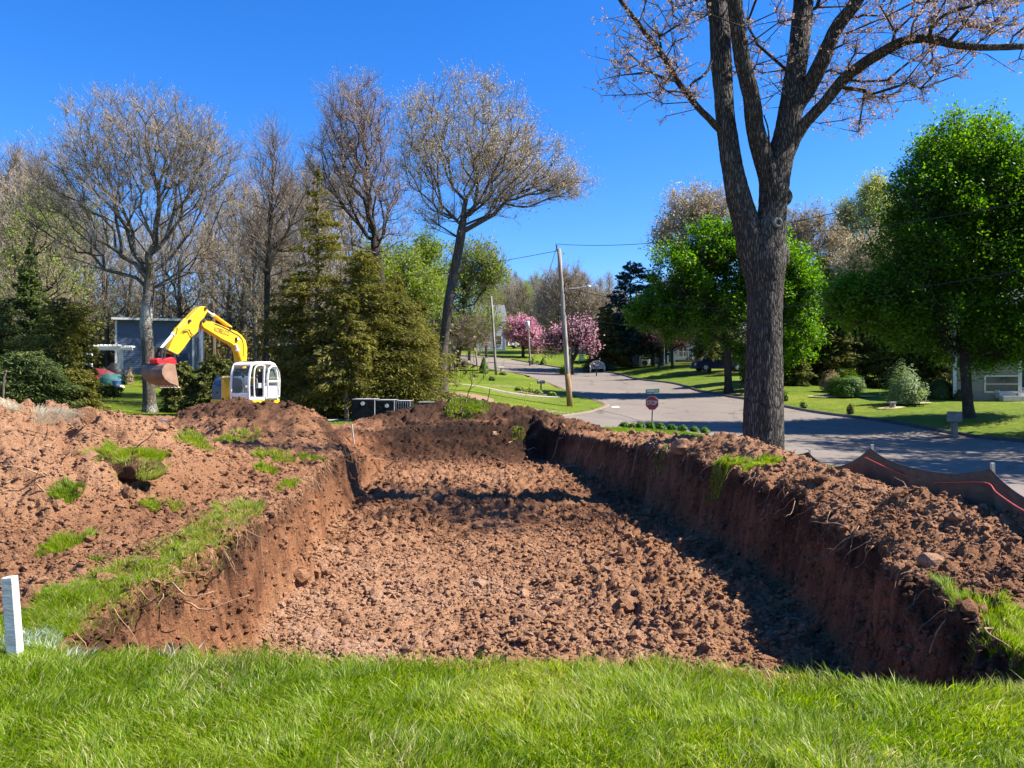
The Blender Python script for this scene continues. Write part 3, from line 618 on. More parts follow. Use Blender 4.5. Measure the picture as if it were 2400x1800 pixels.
TUFTS = [ # px, py, rx px, ry(m), n, height, label
 (150,1170,26,.16,1500,.10,'dark green grass clump just left of the overhanging sod clod on the left heap'),
 (350,1195,16,.12,500,.09,'small upright grass clump in the hollow right of the sod clod'),
 (408,1192,16,.10,350,.07,'tiny bright grass clump right of the small upright clump on the left bank'),
 (560,1195,48,.22,2000,.11,'pale green and straw grass clump at the edge above the left pit wall'),
 (140,1290,20,.35,1500,.12,'narrow grass strip hanging down the left heap'),
 (205,1320,24,.14,900,.10,'dark tangled grass clump between the hanging strip and the sod strip'),
 (120,1440,45,.22,2600,.11,'grass patch behind the white stake at the foot of the left heap'),
 (450,1040,36,.30,1100,.13,'sunny grass clump low on the heap in front of the excavator, farthest left'),
 (560,1030,44,.35,1300,.14,'grass clump in the middle of the heap in front of the excavator'),
 (640,1065,38,.3,1100,.13,'grass clump at the foot of the heap in front of the excavator, near the pit'),
 (620,1105,22,.2,700,.11,'small grass clump between the excavator heap and the left pit wall'),
 (730,1080,24,.25,900,.12,'bluish green grass clump near the far left corner of the pit'),
 (672,1140,16,.25,600,.12,'thin grass hanging over the left pit wall'),
 (1700,1085,48,.22,2200,.12,'arching grass clump on the right ridge, left of the oak trunk'),
 (1790,1085,40,.2,2000,.10,'short bright grass clump on the right ridge, directly under the oak trunk'),
 (1080,955,36,.35,900,.13,'dark green grass clump on the crest of the far topsoil heap'),
 (1120,957,26,.3,500,.13,'dark green grass clump on the far topsoil heap, just right of another clump'),
 (2390,1480,34,.5,2600,.12,'grass clump spilling over the pit edge at the right frame border'),
 (2385,1540,26,.25,1500,.12,'tall grass clump at the near right corner of the pit'),
 (1215,1035,16,.2,350,.10,'small grass clump in the shade at the foot of the far heap'),
 (1545,1135,14,.15,350,.12,'dusty grass clump on the shaded right pit wall'),
]
for i, (px, py, rp, ry, n, hh, lab) in enumerate(TUFTS):
    c = hit(px, py); rx = rp/FPX*c[1]
    tuft_at(c[0], c[1]+ry*.3, rx*1.15, ry*1.45*max(1, c[1]/14), int(n*1.9), hh*1.2, lab, seed=i*3+1, val0=.36 if 'dark' in lab or 'bluish' in lab else .5, leanv=(.1, -.25), dead=.28 if 'straw' in lab or 'dusty' in lab else .08)
# the ledge of turf left standing along the left lip
r = np.random.default_rng(66); LP = np.array([hit(*q)[:2] for q in [(60,1480),(150,1430),(240,1395),(330,1345),(400,1305),(480,1250),(545,1205)]]); k = r.random(17000)*(len(LP)-1); i0 = k.astype(int); fr = (k-i0)[:,None]
q = LP[i0]*(1-fr)+LP[i0+1]*fr; q = q+r.normal(0, 1, q.shape)*np.array([.16,.13]); kp = (vnoise(q[:,0]*3.2, q[:,1]*3.2, 14)+.5 > .30) & (pit_depth(q[:,0], q[:,1])[0] < .2); q = q[kp]; n = len(q); hh = .11*(.35+.9*r.random(n))
vv = np.clip(.56+.18*r.normal(0, 1, n), 0, .88); vv[r.random(n) < .12] = .96
tag(blades(np.c_[q, ground_h(q[:,0], q[:,1])-.01], hh, .004+.003*r.random(n), np.c_[r.normal(.3,.5,n), r.normal(-.3,.5,n)]*hh[:,None], 'sod_strip', M_blade, vv, seed=31), 'long strip of turf left standing along the top edge of the left pit wall', 'turf strip')
# the big overhanging clod of sod
c0 = hit(290, 1130); scl = c0[1]/FPX
sod = thing('sod_clod', 'big overhanging clod of sod with bright grass on the left dirt heap', 'sod clod', c0)
bv, bf = sub_ico(); r = np.random.default_rng(77); bv2 = bv.copy()
for i_, (dx, dy, sx, sy, sz) in enumerate([(-40,8,46,.20,.15),(22,20,42,.16,.13),(-75,-10,26,.2,.12),(60,6,30,.18,.11)]):
    pv = bv*(1+.28*r.uniform(-1, 1, (len(bv), 1)))*np.array([sx*scl, sy, sz])+c0+np.array([dx*scl, .05+(-dy*scl), .05+max(0, -dy)*scl*.4])
    if i_ == 0: AV, AF = pv, bf
    else: AF = np.r_[AF, bf+len(AV)]; AV = np.r_[AV, pv]
big_mesh('soil', AV, tris=AF, mat=M_soil, parent=sod, smooth=False, vattr={'tone': np.full(len(AV), .22)})
n = 9000; a = r.random((n, 2))*2-1; u = a[:,0]; v = a[:,1]; k = (u*u+v*v < 1+.5*vnoise(u*2.5, v*2.5, 6)) & (vnoise(u*3.5, v*3.5, 5)+.5 > .26) & ~((v < -.35) & (np.abs(u+.45) < .42)) & ~((v < -.45) & (np.abs(u-.2) < .22)); u, v = u[k], v[k]; n = len(u)
x = c0[0]+(u*88+8)*scl; y = c0[1]+.05+v*.38; z = np.maximum(ground_h(x, y), c0[2]+.10*np.clip(1-(u**2+v**2), 0, 1)+.05+(y-c0[1])*.42+.05*vnoise(u*3, v*3, 8))-.01
h = .115*(.35+.9*r.random(n)); lean = np.c_[u*.9+.25, v*.4-.5]*h[:,None]*1.2+r.normal(0, .035, (n, 2))
blades(np.c_[x, y, z], h, .004+.002*r.random(n), lean, 'grass', M_blade, np.where((v < -.1) & (r.random(n) < .35), .95, np.clip(.56+.18*r.normal(0, 1, n), 0, .95)), parent=sod, seed=5)
# straw-pale dead grass bunch on top of the left heap
c = hit(85, 975); tuft_at(c[0], c[1]+.1, .42, .35, 2200, .17, 'bleached dry grass bunch on top of the left heap', val0=.97, dead=.9, seed=60, leanv=(.3, .1), mat=M_dryblade)
# weedy growth behind the left heap
for i_, (x_, y_, rx_, n_, lab) in enumerate([(-15.5,22,4.2,5200,'tall weedy grass behind the left heap'),]):
    r = np.random.default_rng(8); n = n_; x = x_+r.normal(0, 1, n)*3.0; y = y_+r.normal(0, 1, n)*2.4; ok = (soil_mask(x, y) < -.1); x, y = x[ok], y[ok]; n = len(x)
    tag(blades(np.c_[x, y, ground_h(x, y)], .15+.3*r.random(n), .012+.01*r.random(n), r.normal(0, .09, (n, 2)), 'weeds', M_blade, np.clip(.35+.2*r.normal(0, 1, n), 0, .95), seed=9), lab, 'weeds', kind='stuff')
# short turf blades on the lawn strip beyond the ridge and around the excavator, so the edge is not a painted line
r = np.random.default_rng(12); n = 60000
x = r.uniform(1.5, 9, n); y = 19+r.random(n)*15; ok = (poly_sd(x, y, ROAD) < .05) & (soil_mask(x, y) < .1); x, y = x[ok], y[ok]
x2 = r.uniform(-20, -3, 26000); y2 = r.uniform(31, 43, 26000); ok = (soil_mask(x2, y2) < .05) & (poly_sd(x2, y2, ROAD) < 0); x = np.r_[x, x2[ok]]; y = np.r_[y, y2[ok]]; n = len(x)
tag(blades(np.c_[x, y, np.where(y < 41, ground_h(x, y), base_h(x, y))-.01], .04+.05*r.random(n), .012+.008*r.random(n), r.normal(0, .03, (n, 2)), 'turf', M_blade, np.clip(.38+.14*r.normal(0, 1, n)+.2*vnoise(x, y, 3), 0, .9), seed=4, segs=2),
    'mown turf between the dirt heaps and the street', 'grass', kind='stuff')
print('grass', time.time()-T00)
# roots and sticks poking out of the soil: one tangle, nobody could count it
r = np.random.default_rng(21); rb = MB()
def root(p, d, L, rad, sag=.15):
    k = 7; pts = [np.array(p)]; d = np.array(d, float); d /= np.linalg.norm(d)
    for i in range(k):
        d = d+r.normal(0, .28, 3); d[2] -= sag*.3; d /= np.linalg.norm(d); q = pts[-1]+d*L/k; g = gz(q[0], q[1])
        if q[2] < g+.004: q[2] = g+.004
        pts.append(q)
    rb.tube(pts, np.linspace(rad, rad*.35, k+1), 4, val=.5)
for (px, py, L, dx) in [(870,1085,.9,1),(900,1100,.8,1),(960,1092,.5,.6),(1040,1085,.4,-.4),(1120,1082,.5,.3),(1235,1075,.5,.1),(1295,1078,.5,.3),(1325,1100,.6,.6),(1370,1105,.6,.4),(1400,1112,.7,.7),(1430,1120,.6,.5),(1460,1128,.6,.7),(1480,1135,.5,.9),(1345,1092,.5,.2),
                        (300,1330,.5,1),(430,1425,.6,1),(480,1400,.7,.8),(390,1385,.5,1),(330,1455,.4,.8),(120,1160,.6,-.2),(110,1130,.6,.2),(135,1080,.5,.9),(200,1010,.7,.5),(160,1035,.6,.9),(60,1015,.4,.6),(300,1055,.5,.6),(2180,1562,.3,1),(1690,1375,.15,1),(1855,1462,.2,1),(1235,1060,.35,.1),(1190,1045,.4,.1),(2330,1490,.3,-1)]:
    c = hit(px, py); root(c+np.array([0,0,.03]), (dx, r.uniform(-.5,.1), r.uniform(-.05,.35)), L, .006+.0006*c[1])
for k in range(170):
    x, y = r.uniform(-6, 5), r.uniform(5, 24)
    if soil_mask(np.array([x]), np.array([y]))[0] < .1: continue
    a = r.uniform(0, 6.28); root((x, y, gz(x, y)+.01), (math.cos(a), math.sin(a), .15), r.uniform(.1,.35), .003+.0003*y)
for k in range(150):
    sd_ = r.random() < .6; y = r.uniform(4.8, 18); lx = np.interp(y, L_LIP[:,0], L_LIP[:,1])+.06 if sd_ else np.interp(y, R_LIP[:,0], R_LIP[:,1])-.05
    z = gz(lx-(.1 if sd_ else -.1), y); root((lx, y, z+.01), ((.5 if sd_ else -.5), r.normal(0, .5), -.7), r.uniform(.12,.5), .0025+.0003*y, .35)
M_root = simple('root_bark', (.42,.25,.13), .9, (.2,.11,.06), 8)
tag(rb.build('torn_roots', M_root, smooth=True), 'torn roots sticking out of the pit edges and the heaps', 'roots', kind='stuff')
# a few stones one can pick out
for i, (px, py, rr, tn, lab) in enumerate([(205,990,.22,.62,'round clay boulder at the crest of the left heap'),(1160,1020,.13,.8,'pale stone at the foot of the far topsoil heap'),(1600,1060,.22,.8,'flat pale stone on the right ridge, left of the oak'),
      (1482,1016,.10,.55,'small upright stone on the ridge below the stop sign'),(2190,1335,.11,.8,'angular pale stone high on the right bank'),(1930,1130,.10,.35,'dark upright root stub on the right ridge below the fence'),(700,1380,.14,.6,'large clod at the foot of the left pit wall'),(1470,1430,.16,.66,'broken clod pair low in the middle of the pit floor')]):
    c = hit(px, py); bv, bf = sub_ico(); r = np.random.default_rng(100+i); V = bv*(1+.24*r.uniform(-1, 1, (len(bv), 1)))*np.array([rr, rr*.8, rr*.75])+c+np.array([0, .05, rr*.18])
    tag(big_mesh('stone', V, tris=bf, mat=M_soil, smooth=False, vattr={'tone': np.full(len(V), tn)}), lab, 'stone')
print('ground done', time.time()-T00)
# ------------------------------------------------------------------ plants: skeleton growing, tubes, leaves
def grow(trunk, att, near=.0, bend=.35, seed=0, seg=1.2, pathw=.32):
    """trunk: list of node chains [(pts)], att: (n,3) points the branches reach. returns nodes, parents"""
    r = np.random.default_rng(seed)
    cap = 400+len(att)*5+sum(len(t) for t in trunk); N = np.zeros((cap, 3)); par = np.full(cap, -1); D = np.zeros((cap, 3)); pl = np.zeros(cap); n = 0
    ok = np.zeros(cap, bool)
    for ch in trunk:
        pts, p0, lowok = ch
        prev = p0
        for i, p in enumerate(pts):
            N[n] = p; par[n] = prev
            if prev >= 0: D[n] = N[n]-N[prev]; pl[n] = pl[prev]+np.linalg.norm(D[n]); D[n] /= np.linalg.norm(D[n])+1e-9
            else: D[n] = (0,0,1)
            ok[n] = i >= lowok; prev = n; n += 1
    root = N[0]; order = np.argsort(np.linalg.norm(att-N[:n][ok[:n]].mean(0), axis=1)+r.normal(0, .4, len(att)))
    ends = []
    for k in order:
        a = att[k]; v = a-N[:n]; dist = np.linalg.norm(v, axis=1)+1e-6; cosv = (v*D[:n]).sum(1)/dist
        cost = dist+pathw*pl[:n]+np.where(cosv < .25, dist*(.25-cosv)*1.6, 0)+np.where(ok[:n], 0, 1e6)+np.where(v[:,2] < -.3*dist, dist*.8, 0)
        j = int(np.argmin(cost)); d = dist[j]
        if d < near: continue
        m = max(1, min(4, int(d/seg))); p0 = N[j]; dj = D[j]; mid = p0+dj*d*bend*.6+(a-p0)*.12
        prev = j
        for i in range(1, m+1):
            t = i/m; q = (1-t)**2*p0+2*t*(1-t)*mid+t*t*a
            if i < m: q = q+r.normal(0, d*.02, 3)
            if n >= cap: break
            N[n] = q; par[n] = prev; D[n] = q-N[prev]; l = np.linalg.norm(D[n]); D[n] /= l+1e-9; pl[n] = pl[prev]+l; ok[n] = True; prev = n; n += 1
        ends.append(prev)
    return N[:n], par[:n], D[:n], np.array(ends)
def skel_radii(par, n, r0, rt, power=.45):
    cnt = np.zeros(n); child = np.zeros(n, int)
    for i in range(n):
        if par[i] >= 0: child[par[i]] += 1
    cnt[child == 0] = 1
    for i in range(n-1, 0, -1):
        if par[i] >= 0: cnt[par[i]] += cnt[i]
    return np.maximum(rt, r0*(cnt/cnt[0])**power), cnt
def skel_mesh(N, par, R, cnt, sides_big=9, thr=.03):
    """chains of tubes, all vectorised per chain into arrays"""
    n = len(N); kids = [[] for _ in range(n)]
    for i in range(1, n):
        if par[i] >= 0: kids[par[i]].append(i)
    starts = [(i, -1) for i in range(n) if par[i] < 0]; VV = []; QQ = []; off = 0
    while starts:
        i, p = starts.pop(); ch = ([p] if p >= 0 else [])+[i]
        while kids[ch[-1]]:
            ks = sorted(kids[ch[-1]], key=lambda k: -cnt[k]); starts += [(k, ch[-1]) for k in ks[1:]]; ch.append(ks[0])
        if len(ch) < 2: continue
        pts = N[ch]; rr = R[ch].copy()
        if p >= 0: rr[0] = min(rr[0], rr[1]*1.25)
        rr[-1] *= .6
        big = rr.max(); s = sides_big if big > .12 else (6 if big > thr else (4 if big > .012 else 3))
        t = np.gradient(pts, axis=0); t /= np.linalg.norm(t, axis=1)[:,None]+1e-9
        ref = np.array([.31,.95,.07]) if abs(t[0] @ np.array([.31,.95,.07])) < .9 else np.array([1.,0,0])
        a = np.cross(t, ref); a /= np.linalg.norm(a, axis=1)[:,None]+1e-9; b = np.cross(t, a)
        ang = np.arange(s)*2*math.pi/s
        V = pts[:,None]+rr[:,None,None]*(np.cos(ang)[None,:,None]*a[:,None]+np.sin(ang)[None,:,None]*b[:,None])
        m = len(ch); I = np.arange(m*s).reshape(m, s)+off; J = np.roll(I, -1, 1)
        QQ.append(np.stack([I[:-1], J[:-1], J[1:], I[1:]], -1).reshape(-1, 4)); VV.append(V.reshape(-1, 3)); off += m*s
    return np.concatenate(VV), np.concatenate(QQ)
def sticks(P0, P1, r0, r1, mid=None):
    """straight or bent 3-sided twigs, vectorised"""
    n = len(P0); rows = [P0]+([mid] if mid is not None else [])+[P1]; rad = [r0]+([(np.asarray(r0)+r1)/2] if mid is not None else [])+[r1]
    t = P1-P0; t /= np.linalg.norm(t, axis=1)[:,None]+1e-9; ref = np.where(np.abs(t[:,2:3]) > .9, np.array([[1.,0,0]]), np.array([[0,0,1.]]))
    a = np.cross(t, ref); a /= np.linalg.norm(a, axis=1)[:,None]+1e-9; b = np.cross(t, a); ang = np.arange(3)*2*math.pi/3; V = []
    for p, q in zip(rows, rad):
        q = np.broadcast_to(q, (n,))
        V.append(p[:,None]+q[:,None,None]*(np.cos(ang)[None,:,None]*a[:,None]+np.sin(ang)[None,:,None]*b[:,None]))
    m = len(rows); V = np.stack(V, 1).reshape(-1, 3); o = (np.arange(n)*m*3)[:,None]; Q = []
    for k in range(m-1):
        for j in range(3): Q.append(o+np.array([k*3+j, k*3+(j+1)%3, (k+1)*3+(j+1)%3, (k+1)*3+j]))
    return V, np.concatenate(Q)
def rdirs(r, n):
    v = r.normal(0, 1, (n, 3)); return v/np.linalg.norm(v, axis=1)[:,None]
def leaf_quads(c, size, r, nrm=None, aspect=1.0, up=.35):
    """folded rhombus leaves: 2 quads-free, 4-vertex kite each"""
    n = len(c); d = rdirs(r, n) if nrm is None else nrm; d = d+np.array([0, 0, up]); d /= np.linalg.norm(d, axis=1)[:,None]
    a = np.cross(d, rdirs(r, n)); a /= np.linalg.norm(a, axis=1)[:,None]+1e-9; b = np.cross(d, a); s = size[:,None]
    V = np.stack([c-a*s*.5, c+b*s*.38*aspect-a*s*.08, c+a*s*.55+d*s*.12, c-b*s*.38*aspect-a*s*.08], 1).reshape(-1, 3)
    return V, np.arange(n*4).reshape(-1, 4)
def ell(px, py, rx, ry, n, d, r, ryd=None, hollow=.0):
    """n points in an ellipsoid seen at pixel (px,py) with pixel radii, at distance d"""
    c = P(px, py, d); k = d/FPX; v = rdirs(r, n)*(hollow+(1-hollow)*r.random(n)[:,None])**(1/2.4)
    return c+v*np.array([rx*k, (ryd if ryd else (rx*k+ry*k)/2), ry*k])
def tree(name, label, cat, base, d, envs, trunk_px, r0, bark, leaf=None, twig=None, seed=0, group=None, chains=None, nleaf=0, lsize=.12, lspread=.5,
         twigs=5, twiglen=.8, twigr=.006, mats=None, pathw=.32, bend=.35, power=.45, upbias=.35, depth=None, seg=1.2, clump=0, rt=.01, sub=2, low=.42, lup=.35):
    """base: (px,py); trunk_px: list of (px,py) up the stem; envs: ellipses (px,py,rx,ry,n)"""
    r = np.random.default_rng(seed); b0 = P(base[0], base[1], d); g = bz(b0[0], b0[1]) if d > 40 else gz(b0[0], b0[1]); b0[2] = g-.1
    root = thing(name, label, cat, (b0[0], b0[1], g), group)
    if chains is None:
        pts = [b0]+[P(x, y, d)+np.array([0, r.normal(0, .12), 0]) for x, y in trunk_px]; 
        tp = []
        for i in range(len(pts)-1):
            for t in np.linspace(0, 1, 4)[:-1]: tp.append(pts[i]+(pts[i+1]-pts[i])*t)
        tp.append(pts[-1]); trunk = [(tp, -1, max(1, int(len(tp)*low)))]
    else: trunk = chains
    att = np.concatenate([ell(x, y, rx, ry, n, d, r, depth) for x, y, rx, ry, n in envs])
    N, par, D, ends = grow(trunk, att, seed=seed, bend=bend, pathw=pathw, seg=seg); R, cnt = skel_radii(par, len(N), r0, rt, power)
    # flare at the foot
    low = (N[:,2]-g < r0*4.5) & (cnt > cnt[0]*.5); R[low] *= 1+.45*np.exp(-(np.maximum(N[low,2]-g, 0))/(r0*1.2))
    V, Qd = skel_mesh(N, par, R, cnt)
    big_mesh('trunk', V, quads=Qd, mat=bark, parent=root)
    # twigs
    src = np.concatenate([ends, par[ends], r.choice(ends, len(ends)//2)]); src = src[src >= 0]
    src = np.repeat(src, twigs); n = len(src); dd = D[src]+rdirs(r, n)*.85+np.array([0,0,upbias]); dd /= np.linalg.norm(dd, axis=1)[:,None]
    L = twiglen*(.4+.8*r.random(n)); s0 = N[src]; m1 = s0+dd*L[:,None]*.5+rdirs(r, n)*L[:,None]*.08; e1 = s0+dd*L[:,None]+rdirs(r, n)*L[:,None]*.12+np.array([0,0,.06])*L[:,None]
    V1, Q1 = sticks(s0, e1, twigr, twigr*.5, m1); VV = [V1]; QQ = [Q1]; o = len(V1); tips = [e1, m1]
    for s_ in range(sub):
        b_ = np.where(r.random(n)[:,None] < .5, m1, e1); d2 = dd+rdirs(r, n)*.8+np.array([0,0,.25]); d2 /= np.linalg.norm(d2, axis=1)[:,None]
        e2 = b_+d2*(L*.55)[:,None]; V2, Q2 = sticks(b_, e2, twigr*.6, twigr*.35); VV.append(V2); QQ.append(Q2+o); o += len(V2); tips.append(e2)
    crown = big_mesh('crown', np.concatenate(VV), quads=np.concatenate(QQ), mat=twig or M_twig, parent=root, smooth=False)
    if nleaf:
        T = np.concatenate(tips); T = T[r.integers(0, len(T), nleaf)]
        c = T+rdirs(r, nleaf)*lspread*r.random(nleaf)[:,None]
        if clump:
            # thin out between clumps so that gaps and dark hollows appear
            k = .65*vnoise(c[:,0]*clump+c[:,2]*.7*clump, c[:,1]*clump-c[:,2]*clump, seed)+.5*vnoise(c[:,0]*clump*2.4-c[:,1], c[:,2]*clump*2.4+c[:,1], seed+1)+.5; c = c[k+.40*r.random(nleaf) > .54]
        nl = len(c); V, Qd = leaf_quads(c, lsize*(.6+.8*r.random(nl)), r, up=lup); val = np.clip(.45+.12*r.normal(0, 1, nl)+.35*vnoise(c[:,0]*.5, c[:,2]*.5, seed+3), 0, 1)
        big_mesh('foliage', V, quads=Qd, mat=leaf, parent=root, smooth=False, fattr={'v': val})
    return root
def conifer(name, label, cat, base, d, top_py, rpx, mat, bark=None, seed=0, n=420, m=60, droop=.25, start=.04, shape=.9, csize=.16, group=None, lean=0, irr=.35, parentless=None, density=1.0, up=.0, wide=1.0, gap=0, wf=.24):
    r = np.random.default_rng(seed); b0 = P(base[0], base[1], d); g = bz(b0[0], b0[1]) if d > 40 else gz(b0[0], b0[1]); top = CAMZ-(top_py-900)/FPX*d; H = top-g; Rm = rpx/FPX*d
    root = thing(name, label, cat, (b0[0], b0[1], g), group)
    mb = MB(); tp = [(b0[0]+lean*H*t+.03*H*.1*math.sin(5*t+seed), b0[1], g-.1+H*t) for t in np.linspace(0, 1, 9)]
    mb.tube(tp, [max(.02, .018*H*(1-t)**.9+.01) for t in np.linspace(0, 1, 9)], 8); mb.build('trunk', bark or M_bark_dark, root, smooth=True)
    t = start+(1-start)*r.random(n)**1.15; az = r.uniform(0, 6.28, n); lob = 1+irr*vnoise(np.cos(az)*1.5+t*4+seed, np.sin(az)*1.5, 31)*2
    ln = Rm*np.clip((1-t)**shape*1.05, 0, 1)*np.clip(.45+2.2*(t+.12), 0, 1)*lob*(.65+.35*r.random(n))+.05
    s0 = np.c_[b0[0]+lean*H*t, np.full(n, b0[1]), g+H*t]; dirv = np.c_[np.cos(az), np.sin(az)*wide, up+.35*(t-.35)]
    e = s0+dirv*ln[:,None]; e[:,2] -= droop*ln*(1-t*.6); mid = (s0+e)/2+np.c_[np.zeros((n,2)), .10*ln]
    V, Qd = sticks(s0, e, .012+.01*ln, .008, mid); big_mesh('branches', V, quads=Qd, mat=bark or M_bark_dark, parent=root, smooth=False)
    nn = int(n*m*density); bi = r.choice(n, nn, p=ln/ln.sum()); q = r.random(nn)**.55; wdt = ln[bi]*wf*(1.15-q)
    c = s0[bi]*((1-q)**2)[:,None]+2*(q*(1-q))[:,None]*mid[bi]+(q*q)[:,None]*e[bi]; side = np.c_[-np.sin(az[bi]), np.cos(az[bi]), np.zeros(nn)]
    c = c+side*(r.normal(0, 1, nn)*wdt)[:,None]+np.c_[np.zeros((nn,2)), r.normal(0, .07, nn)*(.5+ln[bi]*.25)-.04]
    if gap: k = vnoise(c[:,0]*1.1+c[:,2], c[:,2]*1.6-c[:,1]*.7, seed)+.5; kk = k+.5*r.random(nn) > gap; c = c[kk]; bi = bi[kk]; nn = len(c)
    nd = np.c_[np.cos(az[bi])*.8, np.sin(az[bi])*.8, -.25+0*az[bi]]+r.normal(0, .45, (nn,3)); nd /= np.linalg.norm(nd, axis=1)[:,None]
    sz = csize*(.55+.9*r.random(nn)); nrm = np.cross(nd, rdirs(r, nn)); nrm[:,2] = np.abs(nrm[:,2])+.3; nrm /= np.linalg.norm(nrm, axis=1)[:,None]; bb = np.cross(nrm, nd); bb /= np.linalg.norm(bb, axis=1)[:,None]+1e-9
    V = np.stack([c-nd*sz[:,None]*.5, c+bb*sz[:,None]*.16, c+nd*sz[:,None]*.6, c-bb*sz[:,None]*.16], 1).reshape(-1, 3)
    val = np.clip(.42+.18*r.normal(0, 1, nn)+.3*vnoise(c[:,0]*.8, c[:,2]*.8, seed+5), 0, 1)
    big_mesh('foliage', V, quads=np.arange(nn*4).reshape(-1, 4), mat=mat, parent=root, smooth=False, fattr={'v': val})
    return root
def shrub(name, label, cat, px, py, d, rpx, hpx, mat, n=5000, lsize=.07, seed=0, group=None, shell=.55, cone=0, stems=14, val0=.45, rough=.25):
    """py is the base"""
    r = np.random.default_rng(seed+50); b0 = P(px, py, d); g = bz(b0[0], b0[1]) if d > 40 else gz(b0[0], b0[1]); b0[2] = g; rx = rpx/FPX*d; hh = hpx/FPX*d
    root = thing(name, label, cat, b0, group); v = rdirs(r, n); v[:,2] = np.abs(v[:,2])**.8; rad = shell+(1-shell)*r.random(n)**.6
    rad *= 1+rough*2*vnoise(v[:,0]*3+seed, v[:,1]*3+v[:,2]*3, 9); zc = v[:,2]*rad
    k = (1-cone*zc)
    c = b0+np.c_[v[:,0]*rad*rx*k*(.75+.5*np.minimum(zc*2, .5)), v[:,1]*rad*rx*k, zc*hh*.97+.02]
    V, Qd = leaf_quads(c, lsize*(.6+.8*r.random(n)), r, nrm=v); st = r.integers(0, n, stems)
    mb = MB()
    for i in st: mb.tube([b0+np.array([0,0,-.03]), b0+(c[i]-b0)*np.array([.35,.35,.6]), c[i]], [.018*max(.5, hh), .012*max(.5, hh), .005], 4)
    mb.build('stems', M_bark_brown, root)
    big_mesh('foliage', V, quads=Qd, mat=mat, parent=root, smooth=False, fattr={'v': np.clip(val0+.18*r.normal(0, 1, n), 0, 1)})
    return root
L_bud = leafy('oak_buds', [(0, (.26,.17,.12)), (.5, (.45,.31,.24)), (1, (.54,.42,.30))], .3)
L_tan = leafy('tan_buds', [(0, (.28,.20,.11)), (.5, (.46,.36,.20)), (1, (.55,.46,.26))], .3)
L_grey = leafy('grey_buds', [(0, (.20,.14,.09)), (.5, (.33,.25,.14)), (1, (.38,.34,.14))], .3)
L_maple = leafy('maple_leaves', [(0, (.035,.090,.009)), (.4, (.080,.175,.014)), (.75, (.145,.26,.024)), (1, (.24,.34,.05))], .55, .42)
L_yellowgreen = leafy('young_leaves', [(0, (.08,.13,.015)), (.5, (.20,.27,.03)), (1, (.33,.36,.07))], .42)
L_poplar = leafy('poplar_leaves', [(0, (.18,.22,.04)), (.5, (.36,.40,.08)), (1, (.48,.50,.15))], .4)
L_cedar = leafy('cedar_foliage', [(0, (.05,.06,.012)), (.4, (.14,.135,.022)), (.75, (.24,.21,.035)), (1, (.34,.26,.07))], .28, .8)
L_spruce = leafy('spruce_foliage', [(0, (.03,.05,.015)), (.5, (.09,.12,.03)), (1, (.19,.20,.05))], .22, .8)
L_hedge = leafy('hemlock_foliage', [(0, (.045,.055,.014)), (.5, (.13,.14,.032)), (.85, (.23,.215,.05)), (1, (.32,.25,.10))], .25, .8)
L_pine = leafy('pine_foliage', [(0, (.010,.028,.022)), (.5, (.025,.060,.040)), (1, (.07,.11,.05))], .1, .7)
L_pink = leafy('cherry_blossom', [(0, (.34,.15,.18)), (.5, (.60,.32,.38)), (1, (.78,.55,.58))], .35)
L_plum = leafy('plum_leaves', [(0, (.06,.02,.025)), (.5, (.16,.06,.06)), (1, (.28,.14,.12))], .3)
L_yew = leafy('yew_foliage', [(0, (.03,.07,.008)), (.5, (.09,.17,.012)), (1, (.19,.28,.03))], .25)
L_lilac = leafy('lilac_leaves', [(0, (.08,.13,.04)), (.5, (.19,.26,.10)), (.85, (.33,.38,.17)), (1, (.45,.42,.40))], .35)
